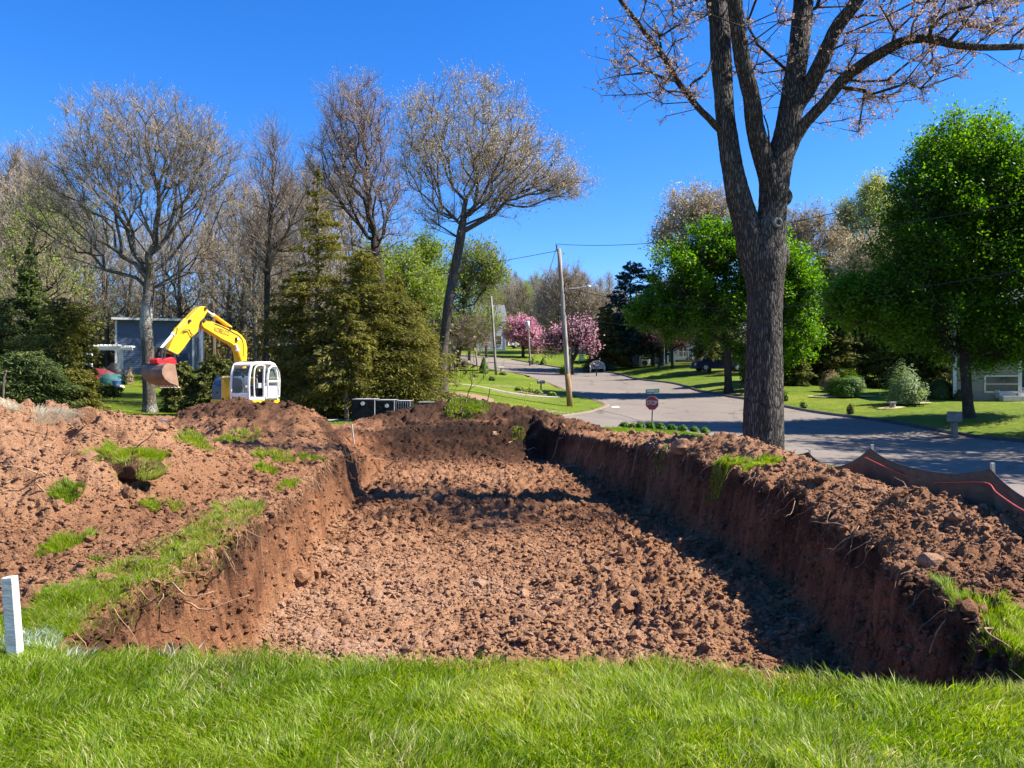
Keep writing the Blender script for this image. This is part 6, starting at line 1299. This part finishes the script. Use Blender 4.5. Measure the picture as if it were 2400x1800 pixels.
# ------------------------------------------------------------------ poles, wires, signs, mailboxes
M_pole = bark_mat('pole_wood', (.42,.37,.32), (.30,.26,.22), 3, .05, None, .25, .01); M_polelo = bark_mat('pole_wood_low', (.48,.29,.13), (.34,.20,.09), 3, .05, None, .25, .01); M_wire = simple('wire_black', (.03,.03,.03), .7)
M_alu = simple('grey_metal', (.55,.56,.57), .4, (.42,.43,.44), 5, metal=.3)
def pole(base, top, d, r0, r1, label, low=None):
    b = P(*base, d); b[2] = (bz(b[0], b[1]) if d > 41 else gz(b[0], b[1]))-.1; t_ = P(*top, d); o = thing('utility_pole', label, 'utility pole', b+np.array([0,0,.1])); m1 = MB(); m1.tube([b+(t_-b)*s for s in np.linspace(0, 1, 6)], np.linspace(r0, r1, 6), 14); m1.build('shaft', M_pole, o, smooth=True); return o, b, t_
po, pb_, pt_ = pole((1336,953), (1310,583), 46, .17, .115, 'tall weathered utility pole with a street lamp arm, at the lawn corner')
m1 = MB(); v = pt_-pb_; m1.tube([pb_+v*.0, pb_+v*.13, pb_+v*.215], [.178,.174,.170], 14); m1.build('stained_foot', M_polelo, po, smooth=True)
m1 = MB(); m1.box(pb_+v*.235+np.array([.17,-.02,0]), (.08,.12,2.3)); m1.build('cable_guard', M_pole, po)
def pp(px, py, d=46): return P(px, py, d)
m1 = MB(); m1.tube(spline([pp(1318,675), pp(1345,676), pp(1375,671)], 4), .03, 6); la = m1.build('lamp_arm', M_alu, po, smooth=True)
m1 = MB(); m1.lathe([(.0,-.1),(.14,-.08),(.16,.0),(.10,.06),(.0,.09)], pp(1379,671), 14, axis=(0,0,1)); m1.build('lamp_head', M_alu, la, smooth=True)
m1 = MB(); m1.lathe([(.03,-.1),(.05,-.06),(.03,-.02),(.05,.02),(.03,.1)], pp(1305,578), 10); m1.cyl(pp(1305,590), pp(1303,570), .02, 6); m1.build('insulator', M_blk, po)
for q_ in ((1322,672),(1322,686)):
    m1 = MB(); m1.box(pp(*q_), (.12,.14,.14)); m1.build('bracket', M_blk, po)
pole((1163,874), (1151,694), 70, .13, .10, 'bare grey pole on the left side of the street')
pole((1118,858), (1110,730), 88, .10, .08, 'thin brownish pole beyond the bare grey pole')
po3, b3, t3 = pole((1243,852), (1237,755), 95, .12, .10, 'short far pole with a white transformer top')
m1 = MB(); m1.lathe([(.0,-.45),(.22,-.42),(.24,.4),(.16,.5),(.0,.5)], P(1237,762,94.6), 12); m1.build('transformer', M_white, po3, smooth=True)
def wire(a, b, sag, label):
    t_ = np.linspace(0, 1, 24)[:,None]; p = a+(b-a)*t_; p[:,2] -= (4*sag*t_*(1-t_))[:,0]; m1 = MB(); m1.tube(p, .018 if a[1] < 60 else .02, 4); tag(m1.build('overhead_wire', M_wire), label, 'wire')
wire(pp(1305,572), P(1960,498,30), .5, 'top power line running right from the lamp pole past the big oak'); wire(pp(1306,588), P(200,690,80), 1.2, 'thin power line running left from the top of the lamp pole')
wire(pp(1322,673), P(2100,690,34), .9, 'thick lower cable running right from the lamp arm'); wire(pp(1320,685), P(1238,752,94), .6, 'thick cable slanting down left to the far transformer pole')
wire(pp(1326,733), P(1900,740,36), .8, 'lowest cable running right from the middle of the lamp pole'); wire(pp(1306,575), P(1237,752,94), .7, 'thin line slanting from the pole top to the far transformer pole')
wire(P(1820,545,40), P(2700,400,26), .5, 'power line climbing to the right behind the leafy maple'); wire(P(1820,690,42), P(2700,560,26), .6, 'cable climbing to the right in front of the evergreen screen')
# stop sign, facing to the camera's left
sgd = 34.0; sb = P(1527.5, 1003, sgd); sgn = thing('stop_sign', 'red octagonal stop sign with a green street name sign on top', 'road sign', (sb[0], sb[1], gz(sb[0], sb[1])))
m1 = MB(); m1.tube([(sb[0]+.0, sb[1], gz(sb[0], sb[1])-.1), P(1530,921,sgd)], [.03,.03], 4); m1.build('post', simple('post_brown', (.06,.03,.025), .7), sgn)
sc_ = P(1529, 944.5, sgd); ya = math.radians(33); nx_ = np.array([-math.sin(ya), -math.cos(ya), 0]); rx_ = np.array([math.cos(ya), -math.sin(ya), 0])
M_sr = simple('sign_red', (.34,.012,.02), .4, (.28,.010,.016), 3); M_sw = simple('sign_white', (.72,.72,.72), .4)
R8 = .61/2/math.cos(math.pi/8); oc = [(R8*math.cos(math.pi/8+k*math.pi/4), R8*math.sin(math.pi/8+k*math.pi/4)) for k in range(8)]
m1 = MB(); m1.prism(oc, sc_, rx_, UP, nx_, .03, .036); m1.build('sign_border', M_sw, sgn); m1 = MB(); m1.prism([(a*.95, b*.95) for a, b in oc], sc_, rx_, UP, nx_, .036, .041); m1.build('sign_face', M_sr, sgn)
text_mesh('STOP', .27, M_sw, 'lettering', [rx_, UP, nx_, sc_+nx_*.043], sgn, .003, .80)
M_sg = simple('sign_green', (.01,.16,.12), .4, (.01,.13,.10), 3); ns = P(1529.5, 916.3, sgd)
m1 = MB(); m1.box(ns, (.62,.012,.17), ax=[np.array([math.cos(.1),math.sin(.1),.05]), np.array([-math.sin(.1),math.cos(.1),0]), UP]); m1.build('street_name_plate', M_sg, sgn, bevel=.004)
text_mesh('LINDEN LA', .125, M_sw, 'lettering', [np.array([1,.1,.05]), UP, np.array([0,-1,0]), ns-np.array([0,.012,0])], sgn, .003, .80)
# mailboxes
def mailbox(px, py, d, hpx, label, bodym, postm, w=.22, L=.5, rz=0, flag=False, pw_=.11):
    b = P(px, py, d); b[2] = bz(b[0], b[1]) if d > 41 else gz(b[0], b[1]); h = hpx/FPX*d; o = thing('mailbox', label, 'mailbox', b); ax = np.array([(math.cos(rz), math.sin(rz), 0), (-math.sin(rz), math.cos(rz), 0), (0,0,1)])
    m1 = MB(); m1.box(b+np.array([0,0,h*.35-.05]), (pw_,pw_,h*.7+.1)); m1.build('post', postm, o, bevel=.01)
    hb = min(.27, h*.3) if w < .34 or d > 40 else .42; prof = [(-w/2,0),(w/2,0),(w/2,hb*.6)]+[(w/2*math.cos(t), hb*.6+hb*.4*math.sin(t)) for t in np.linspace(.3, math.pi-.3, 6)]+[(-w/2,hb*.6)]
    m1 = MB(); m1.prism(prof, b+np.array([0,0,h-hb]), ax[1], UP, ax[0], -L/2, L/2); bd = m1.build('box', bodym, o, bevel=.012)
    if flag: m1 = MB(); m1.box(b+ax[0]*-.05-ax[1]*(w/2+.02)+UP*(h-.06), (.18,.015,.04), ax=ax); m1.build('flag', M_red, bd)
    return o
M_mgrey = simple('mailbox_grey', (.22,.20,.17), .6, (.15,.14,.12), 4); mbx = mailbox(2237,1013,32,62,'dark grey mailbox on a thick round post at the right kerb',M_mgrey,simple('post_greywood', (.24,.21,.17), .9, (.16,.14,.11), 5),.40,.55,-.5,True,.20)
mailbox(1268,897,55,27,'wooden grey box-top mailbox between the hostas',M_pole,M_pole,.4,.5,.2); mailbox(1398,870,79,27,'black mailbox on a black post in front of the white bench',M_blk,M_blk,.3,.5,.3)
mailbox(1174,868,78,12,'beige mailbox beside the bare grey pole',M_concrete,M_blk,.35,.6,.2); mailbox(1241,852,94,13,'black mailbox at the left foot of the far transformer pole',M_blk,M_blk,.25,.4,.2); mailbox(1259,850,94,13,'dark mailbox with white post right of the far transformer pole',M_blk,M_white,.25,.4,.2)
# white bench
M_wb = simple('bench_white', (.75,.75,.74), .5, (.62,.62,.6), 5); b = P(1400,864,84); b[2] = bz(b[0], b[1]); bn = thing('garden_bench', 'white curved-back metal garden bench by the driveway', 'bench', b)
m1 = MB(); w_ = 1.6
for i in range(12): x = -w_/2+w_*(i+.5)/12; hh = .5+.38*math.sin(math.pi*(i+.5)/12); m1.box(b+np.array([x,.25,.42+hh/2]), (.06,.03,hh))
m1.tube([b+np.array([w_*(t-.5),.25,.88+.42*math.sin(math.pi*t)]) for t in np.linspace(0, 1, 12)], .04, 6); m1.build('backrest', M_wb, bn)
m1 = MB()
for i in range(6): m1.box(b+np.array([0,-.2+.08*i,.43]), (w_,.06,.03))
m1.build('seat', M_wb, bn)
for x, y in ((-.75,-.2),(.75,-.2),(-.75,.25),(.75,.25)): m1 = MB(); m1.box(b+np.array([x,y,.21]), (.07,.06,.44)); m1.build('leg', M_wb, bn)
for x in (-.8,.8): m1 = MB(); m1.tube(spline([b+np.array([x,.25,.75]), b+np.array([x,0,.72]), b+np.array([x,-.25,.6]), b+np.array([x,-.25,.2])], 4), .035, 6); m1.build('armrest', M_wb, bn)
# teal garden chair
M_teal = simple('teal_plastic', (.02,.40,.34), .5, (.015,.32,.27), 4); b = P(1364,846,98); b[2] = bz(b[0], b[1])+.02; ch = thing('garden_chair', 'teal slatted garden chair on the far lawn left of the maroon car', 'chair', b)
m1 = MB()
for i in range(5): m1.box(b+np.array([-.3+.15*i,.3,.75]), (.12,.04,.95), ax=[(1,0,0),(0,.93,.37),(0,-.37,.93)])
m1.build('backrest', M_teal, ch); m1 = MB(); m1.box(b+np.array([0,-.05,.38]), (.75,.65,.05)); m1.build('seat', M_teal, ch)
for x in (-.42,.42): m1 = MB(); m1.box(b+np.array([x,-.05,.62]), (.13,.8,.04)); m1.build('armrest', M_teal, ch); m1 = MB(); m1.box(b+np.array([x,-.35,.3]), (.06,.08,.62)); m1.build('leg', M_teal, ch); m1 = MB(); m1.box(b+np.array([x,.3,.25]), (.06,.08,.5)); m1.build('leg', M_teal, ch)
# ------------------------------------------------------------------ cars
def car(px, py, d, L, H, W, rz, label, paint, name='parked_car', boxy=True, clad=None):
    b = P(px, py, d); b[2] = bz(b[0], b[1])+.05; o = thing(name, label, 'car', b); ax = np.array([(math.cos(rz), math.sin(rz), 0), (-math.sin(rz), math.cos(rz), 0), (0,0,1)]); X, Y = ax[0], ax[1]
    h = L/2; body = [(-h,.35),(-h+.02,.62),(-h+.05,H*.60),(h-1.15,H*.60),(h-.35,H*.53),(h-.08,H*.44),(h,.5),(h-.02,.3)]; m1 = MB(); m1.prism(body, b, X, UP, Y, -W/2, W/2); bd = m1.build('body', paint, o, bevel=.07)
    gh = [(-h+.06,H*.60),(-h+.25,H*.97),(-h+.5,H),(h-2.1,H),(h-1.85,H*.97),(h-1.15,H*.60)]; m1 = MB(); m1.prism(gh, b, X, UP, Y, -W/2+.1, W/2-.1); m1.build('roof', paint, bd, bevel=.06)
    for i, (a0, a1, t0, t1) in enumerate([(-h+.28,-h+.98,-h+.42,-h+.98),(-h+1.06,-h+1.9,-h+1.06,-h+1.9),(-h+1.98,h-1.42,-h+1.98,h-1.98)]):
        for s_ in (-1, 1): m1 = MB(); m1.prism([(a0,H*.63),(a1,H*.63),(t1,H*.92),(t0,H*.92)], b, X, UP, Y, s_*(W/2-.1)-.012, s_*(W/2-.1)+.012); m1.build('window', M_carglass, o)
    m1 = MB(); m1.prism([(-h+.10,H*.66),(-h+.22,H*.92),(-h+.19,H*.93),(-h+.06,H*.67)], b, X, UP, Y, -W/2+.2, W/2-.2); m1.build('window', M_carglass, o)
    m1 = MB(); m1.prism([(h-1.2,H*.64),(h-1.8,H*.93),(h-1.77,H*.95),(h-1.15,H*.66)], b, X, UP, Y, -W/2+.2, W/2-.2); m1.build('windscreen', M_carglass, o)
    for xw in (-h+.95, h-.95):
        for s_ in (-1, 1):
            m1 = MB(); m1.lathe([(.0,-.11),(.30,-.11),(.36,-.07),(.36,.07),(.30,.11),(.0,.11)], b+X*xw+Y*s_*(W/2-.1)+UP*.36, 18, axis=Y); wh = m1.build('wheel', M_blk, o, smooth=False)
            m1 = MB(); m1.lathe([(.0,-.02),(.20,-.02),(.21,.02),(.0,.03)], b+X*xw+Y*s_*(W/2+.02)+UP*.36, 12, axis=Y*s_); m1.build('rim', M_alu, wh, smooth=False)
    for s_ in (-1, 1):
        m1 = MB(); m1.box(b+X*(h-.05)+Y*s_*(W/2-.28)+UP*.68, (.08,.4,.18), ax=ax); m1.build('headlight', M_cabw, o); m1 = MB(); m1.box(b-X*(h-.04)+Y*s_*(W/2-.14)+UP*.95, (.08,.14,.4), ax=ax); m1.build('tail_light', M_red, o)
    m1 = MB(); m1.box(b+UP*.34, (L*.96,W*.96,.14), ax=ax); m1.build('sill', M_blk, o)
    return o
M_carglass = simple('car_glass', (.03,.035,.04), .08); M_maroon = simple('maroon_paint', (.10,.008,.02), .25, (.085,.007,.017), 2); M_navy = simple('navy_paint', (.008,.010,.05), .3, (.01,.012,.08), 2)
car(1452,848,101,4.9,1.75,1.9,math.radians(-6),'maroon SUV parked on the far driveway under the evergreen',M_maroon); car(1508-10,846,108,4.4,1.5,1.8,math.radians(200),'white car behind the front end of the maroon SUV',M_cabw)
car(1683,862,74,5.0,1.8,1.95,math.radians(185),'dark blue pickup-sized vehicle in deep shade between two trunks',M_navy); car(1225,832,120,4.4,1.5,1.8,math.radians(10),'light car parked by the white house behind the pink cherry',M_cabw)
# ------------------------------------------------------------------ houses
M_shing = simple('roof_shingle', (.16,.16,.17), .9, (.10,.10,.11), 6, .3, 20); M_bsid = simple('blue_siding', (.085,.125,.19), .6, (.07,.105,.165), 2); M_wsid = simple('white_siding', (.72,.72,.70), .6, (.62,.62,.6), 2); M_tsid = simple('beige_siding', (.33,.28,.22), .7, (.28,.24,.19), 2); M_brick = simple('pale_brick', (.42,.30,.22), .85, (.33,.22,.16), 8); M_navsid = simple('navy_siding', (.03,.055,.10), .7, (.025,.045,.08), 2); M_gsid = simple('grey_siding', (.20,.20,.20), .7, (.16,.16,.16), 2)
M_winglass = simple('window_glass', (.03,.035,.045), .06); M_shut = simple('shutter_maroon', (.16,.03,.03), .6)
def house(px0, px1, d, zbase, zeave, zridge, depth, label, sid, rz=0, name='house', wins=(), doors=(), lap=.18, gable_end=False, parts=(), fnd=.3, trim=True, shingle=None, both=False):
    k = d/FPX; x0, x1 = (px0-1200)*k, (px1-1200)*k; w = x1-x0; c0 = np.array([x0, d, zbase]); X = np.array([math.cos(rz), math.sin(rz), 0]); Y = np.array([-math.sin(rz), math.cos(rz), 0]); o = thing(name, label, 'house', c0+X*w/2+Y*depth/2)
    m1 = MB(); m1.box(c0+X*w/2+Y*depth/2+UP*((zeave-zbase)/2-.3), (w, depth, zeave-zbase+.6), ax=[X, Y, UP]); wl_ = m1.build('wall', sid, o)
    m1 = MB(); n_ = int((zeave-zbase-fnd)/lap)
    for i in range(n_):
        z_ = fnd+lap*(i+.5); m1.prism([(0,-lap/2),(-.03,-lap/2),(-.008,lap/2),(0,lap/2)], c0+UP*z_-Y*.002, Y, UP, X, -.01, w+.01)
        m1.prism([(0,-lap/2),(.03,-lap/2),(.008,lap/2),(0,lap/2)], c0+X*w+UP*z_, X, UP, Y, 0, depth); m1.prism([(0,-lap/2),(-.03,-lap/2),(-.008,lap/2),(0,lap/2)], c0+UP*z_, X, UP, Y, 0, depth)
    m1.build('clapboards', sid, wl_)
    if trim:
        for a in (0, w): m1 = MB(); m1.box(c0+X*a-Y*.02+UP*(zeave-zbase)/2, (.18,.12,zeave-zbase), ax=[X, Y, UP]); m1.build('corner_board', M_white, wl_)
    sh = shingle or M_shing; ov = .45
    if gable_end:
        m1 = MB(); m1.prism([(0,zeave-zbase),(w,zeave-zbase),(w/2,zridge-zbase)], c0, X, UP, Y, 0, depth); m1.build('gable', sid, wl_); hs = (zridge-zeave)/(w/2)
        m1 = MB()
        for s_ in (0, 1):
            e = (-ov if s_ == 0 else w+ov); pz = zeave-zbase-hs*ov; m1.prism([(e,pz),(w/2,zridge-zbase),(w/2,zridge-zbase+.16),(e,pz+.16)], c0, X, UP, Y, -ov, depth+ov)
        m1.build('roof', sh, o)
        m1 = MB()
        for s_ in (0, 1): e = (-ov if s_ == 0 else w+ov); pz = zeave-zbase-hs*ov; m1.prism([(e,pz-.12),(w/2,zridge-zbase-.1),(w/2,zridge-zbase+.06),(e,pz+.05)], c0, X, UP, Y, -ov-.04, -ov+.02)
        m1.build('fascia', M_white, o)
    else:
        hs = (zridge-zeave)/(depth/2); m1 = MB()
        m1.prism([(-ov,zeave-zbase-hs*ov),(depth/2,zridge-zbase),(depth+ov,zeave-zbase-hs*ov),(depth+ov,zeave-zbase-hs*ov+.16),(depth/2,zridge-zbase+.18),(-ov,zeave-zbase-hs*ov+.16)], c0, Y, UP, X, -.3, w+.3); m1.build('roof', sh, o)
        m1 = MB(); m1.box(c0+X*w/2-Y*(ov+.03)+UP*(zeave-zbase-hs*ov+.06), (w+.6,.05,.2), ax=[X, Y, UP]); m1.build('gutter', M_white, o)
        m1 = MB(); m1.prism([(0,zeave-zbase),(depth,zeave-zbase),(depth/2,zridge-zbase)], c0, Y, UP, X, 0, w); m1.build('gable', sid, wl_)
    for (a, z_, ww, wh_, shut) in wins:
        c_ = c0+X*a+UP*z_; m1 = MB(); t = .09
        for q_, s_ in (((0,wh_/2),(ww+2*t,.09)),((0,-wh_/2),(ww+2*t,.11)),((-ww/2-t/2,0),(t,wh_)),((ww/2+t/2,0),(t,wh_)),((0,0),(ww,.05))): m1.box(c_+X*q_[0]-Y*.05+UP*q_[1], (s_[0],.08,s_[1]), ax=[X, Y, UP])
        fr = m1.build('window', M_white, o); m1 = MB(); m1.box(c_-Y*.035, (ww,.02,wh_), ax=[X, Y, UP]); m1.build('pane', M_winglass, fr)
        if shut:
            for s_ in (-1, 1): m1 = MB(); m1.box(c_+X*s_*(ww/2+.32)-Y*.05, (.38,.05,wh_+.1), ax=[X, Y, UP]); m1.build('shutter', M_shut, o)
    for (a, ww, wh_) in doors:
        m1 = MB(); m1.box(c0+X*a-Y*.05+UP*(wh_/2+.1), (ww,.08,wh_), ax=[X, Y, UP]); dd_ = m1.build('door', M_navsid, o, bevel=.01); m1 = MB(); m1.box(c0+X*(a+ww*.4)-Y*.11+UP*(wh_*.5), (.06,.06,.12), ax=[X, Y, UP]); m1.build('handle', M_alu, dd_)
    return o, c0, X, Y, w
zb1 = 2.2; house(272,440,70,zb1,7.5,7.8,9,'blue clapboard house with white trim behind the big bare tree',M_bsid,rz=.28,wins=((3.9,1.6,1.0,2.0,0),),doors=((5.6,1,2.1),),gable_end=False)
house(2238,2366,46.5,.85,5.6,8.2,8,'beige split-level house with maroon shutters in the shade at the right edge',M_tsid,rz=-.50,wins=((2.15,3.45,1.0,1.5,1),(2.4,.75,1.6,.95,0)),lap=.2)
hb = P(2385,915,46); o_, c0_, X_, Y_, w__ = house(2378,2500,46.6,.85,5.6,8.2,8,'set-back entrance wing of the beige split-level house',M_tsid,rz=-.50,doors=((.55,1.0,2.1),),wins=((2.0,3.2,1,1.4,0),),lap=.2,trim=False)
m1 = MB(); cst = P(2375,934,44.8)
for i in range(4): m1.box(np.array([cst[0]+.9, cst[1]+.38*i, .72+.085+.17*i-.05]), (3.2,.42,.30))
tag(m1.build('entrance_steps', M_concrete, bevel=.01), 'four concrete entrance steps at the beige house', 'steps')
house(1120,1185,116,bz((1150-1200)/FPX*116,116),11.3,13.9,10,'white two-storey house with grey roof left of the pink cherry',M_wsid,rz=.1,wins=((1.2,1.6,1,1.4,0),(3.0,1.6,1,1.4,0),(1.2,4.2,1,1.3,0),(3.0,4.2,1,1.3,0)))
house(1040,1075,108,5.2,9.3,11.2,8,'pale blue-grey garage glimpsed behind the slender oak trunk',simple('paleblue_siding', (.45,.55,.68), .7),rz=.05,wins=((1.0,1.8,.8,1,0),))
house(1215,1252,124,6.9,9.0,10.4,8,'low white house behind the pink cherry trees',M_wsid,rz=.05,wins=((1.2,1.2,.9,1,0),))
house(1358,1440,112,4.6,8.0,10,9,'low white house behind the maroon car',M_wsid,rz=.05,wins=((2.0,1.9,1.6,1.1,0),(4.2,1.9,1,1.1,0)),doors=((3.2,1,2.1),))
house(1450,1500,106,4.3,7.4,9.5,8,'dark grey house wing behind the tall layered pine',M_gsid,rz=.03,wins=((1.2,1.8,1,1,0),))
hh_ = house(1500,1566,92,3.55,7.2,9.6,9,'navy blue house half hidden by the purple plum tree',M_navsid,rz=.03,wins=((.5,2.0,.6,1.5,0),))
m1 = MB(); q = P(1513,858,91); q[2] = 3.6; ac = thing('heat_pump', 'white heat pump unit standing against the navy house', 'heat pump', q); m1.box(q+np.array([0,0,.45]), (1.0,.4,.9)); m1.build('casing', M_wsid, ac, bevel=.03); m1 = MB(); m1.lathe([(.0,-.01),(.34,-.01),(.34,.02),(.28,.02),(.28,.0),(.0,.0)], q+np.array([-.1,-.21,.45]), 16, axis=(0,-1,0)); m1.build('fan_grille', M_blk, ac)
# white porch house right of it
house(1576,1700,96,3.8,7.4,9.8,9,'white house with a railed porch behind the plum and spruce trunks',M_wsid,rz=.02,wins=((1.2,1.9,1,1.3,0),(3.2,1.9,1.5,1.3,0),(5.2,1.9,1,1.3,0)),doors=((2.2,.9,2.1),))
pr_ = thing('porch', 'white railed wooden porch in front of the white house', 'porch', P(1615,850,92)); k_ = 92/FPX; xa, xb = (1590-1200)*k_, (1646-1200)*k_; zf = CAMZ-(842-900)*k_
m1 = MB(); m1.box(((xa+xb)/2,92.8,zf-.15), (xb-xa,2.0,.2)); m1.build('deck', simple('deck_brown', (.22,.10,.06), .8), pr_)
for x in np.linspace(xa, xb, 6): m1 = MB(); m1.box((x,91.9,zf+1.0), (.11,.11,2.2)); m1.build('post', M_white, pr_)
m1 = MB(); m1.box(((xa+xb)/2,91.9,zf+.9), (xb-xa,.06,.08)); m1.box(((xa+xb)/2,91.9,zf+.15), (xb-xa,.06,.06))
for x in np.arange(xa, xb, .16): m1.box((x,91.9,zf+.5), (.04,.04,.75))
m1.build('railing', M_white, pr_); m1 = MB(); m1.box(((xa+xb)/2,92.6,zf+2.15), (xb-xa+.4,1.8,.14)); m1.build('porch_roof', M_shing, pr_)
# ------------------------------------------------------------------ pergola and garden clutter at the blue house
k_ = 66/FPX; pg = thing('pergola', 'white timber pergola attached to the left of the blue house', 'pergola', P(240,878,66)); zt = CAMZ-(815-900)*k_; 
def pgx(px): return (px-1200)*k_
for px, y_ in ((202,66),(228,65),(253,68),(278,66.5)):
    x_ = pgx(px); g_ = bz(x_, y_); m1 = MB(); m1.box((x_,y_,(zt+g_)/2-.1), (.2,.2,zt-g_+.1)); m1.build('post', M_white, pg)
m1 = MB(); m1.box((pgx(240),66,zt), (pgx(284)-pgx(196),.1,.28)); m1.box((pgx(240),68,zt+.01), (pgx(284)-pgx(196),.1,.28)); m1.build('beam', M_white, pg)
for px in np.linspace(198, 282, 9): m1 = MB(); m1.box((pgx(px),67,zt+.2), (.07,3.0,.14)); m1.build('rafter', M_white, pg)
def lump(px, py, d, sx, sy, sz, name, cat, label, mat, seed, rough=.35):
    b = P(px, py, d); b[2] = (bz(b[0], b[1]) if d > 41 else gz(b[0], b[1])); bv, bf = sub_ico(); r = np.random.default_rng(seed); v = bv.copy(); v = v*(1+rough*vnoise(v[:,0]*2+seed, v[:,1]*2+v[:,2]*2, 3)[:,None]*2); v[:,2] = np.maximum(v[:,2], -.15)
    m1 = MB(); m1.add(v*np.array([sx, sy, sz])+b, bf); return tag(m1.build(name, mat, smooth=True), label, cat)
M_tarpg = simple('tarp_teal', (.03,.13,.12), .6, (.015,.07,.07), 3, .5, 5, bdist=.1); M_tarpr = simple('tarp_maroon', (.20,.02,.03), .5, (.12,.015,.02), 3, .5, 5, bdist=.1)
lump(258,890,60,1.05,.7,.85,'tarpaulin','tarpaulin','crumpled teal tarpaulin heaped beside the blue house corner',M_tarpg,1); lump(215,880,61,2.0,.9,1.0,'tarpaulin','tarpaulin','low maroon tarpaulin heap under the pergola',M_tarpr,2)
lump(268,868,64.5,.9,.7,1.5,'grill_cover','grill','black covered grill between the pergola and the house wall',M_blk,3,.15); m1 = MB(); q = P(272,893,56.5); q[2] = bz(q[0], q[1]); 
tb_ = thing('blue_bin', 'small blue tub at the foot of the teal tarpaulin', 'bin', q); m1.lathe([(.2,0),(.27,.5),(.29,.5),(.29,.55),(.24,.55),(.22,.08),(0,.08)], q, 14); m1.build('tub', simple('blue_plastic', (.03,.09,.30), .5), tb_, smooth=False)
shrub('garden_shrub', 'small olive shrub under the middle of the pergola', 'shrub', 241, 872, 64, 9, 30, L_yellowgreen, 900, .12, 70)
shrub('garden_shrub', 'thin budding shrub in front of the blue wall, right of its white corner', 'shrub', 303, 880, 60, 12, 42, L_grey, 700, .10, 71, shell=.1)
lump(284,893,57,.28,.28,.25,'boulder','boulder','round pale boulder by the path of the blue house',M_concrete,4,.1)
strip([(-30,62.2),(-24,63.5),(-18,64)], [(-.5,.05),(.5,.05)][::-1], 'garden_path', M_concrete, kind='structure')
# white shed-like garage glimpsed past the boom
house(660,700,66,2.2,5.2,6.8,5,'small white outbuilding glimpsed between the trunks right of the excavator boom',M_wsid,rz=.1,wins=((.7,1.5,.7,.9,0),))
# stone lantern-like stump, flat stones, lamp post, hydrant, bird-bath
q = P(2092,958,41.6); q[2] = bz(q[0], q[1]); st = thing('garden_post', 'short pale cut stump in a small mulch ring by the lilac', 'stump', q); m1 = MB(); m1.lathe([(.17,0),(.15,.15),(.14,.30),(.0,.30)], q, 12); m1.build('stump', M_pole, st); m1 = MB(); m1.box(q+np.array([0,0,.33]), (.3,.3,.06)); m1.build('cap', M_concrete, st, bevel=.01)
lump(1735,909,52,.75,.4,.14,'flat_stone','stone','flat brownish stone on the lawn left of the big oak trunk',M_mulch,6,.15); lump(1758,908,52,.6,.4,.10,'flat_stone','stone','flat pale stone slab touching the big oak trunk silhouette',M_concrete,7,.15)
q = P(1557,858,83); q[2] = bz(q[0], q[1]); lp_ = thing('lamp_post', 'thin white lamp post beside the dark plum trunk', 'lamp post', q); m1 = MB(); m1.cyl(q, q+UP*2.6, .04, 8); m1.build('post', M_white, lp_); m1 = MB(); m1.lathe([(.05,0),(.14,.08),(.16,.32),(.05,.42),(.02,.5)], q+UP*2.6, 8); m1.build('lantern', M_blk, lp_)
q = P(1544,864,80); q[2] = bz(q[0], q[1]); hy = thing('bollard', 'small dark bollard light on the lawn left of the small reddish tree', 'bollard', q); m1 = MB(); m1.lathe([(.12,0),(.11,.5),(.15,.52),(.14,.66),(.0,.72)], q, 12); m1.build('shaft', M_blk, hy)
# bent young shoots and the yellow marker whisker on the lawn
for i, (pts, lab, mt) in enumerate([([(1083,940),(1098,920),(1106,897),(1098,885)],'bent dark sapling shoot on the lawn, left one',M_bark_dark),([(1135,942),(1146,925),(1148,910)],'bent dark sapling shoot on the lawn, right one',M_bark_dark),([(1222,948),(1236,918),(1246,898)],'thin yellow marker rod leaning on the lawn',simple('rod_yellow', (.55,.55,.05), .5)),([(4,935),(8,900),(14,868)],'broken brown stem standing at the left frame edge',M_bark_brown)]):
    d_ = 38 if i < 3 else 24; q = [P(x, y, d_) for x, y in pts]; q[0][2] = gz(q[0][0], q[0][1])-.02; m1 = MB(); m1.tube(spline(q, 5), .022 if i < 3 else .04, 5); tag(m1.build('shoot', mt, smooth=True), lab, 'shoot')
m1 = MB()
for (x, y), s in zip([(1388,999),(1392,1000)], (1, 1)): pass
# white strip on the road corner
cdt_sheet([P(1432,947,46.2)[:2], P(1449,946.5,46.5)[:2], P(1453,949,45.8)[:2], P(1436,950,45.6)[:2]], .3, 'road_marking', M_white, .024, .0)
print('objects', time.time()-T00)
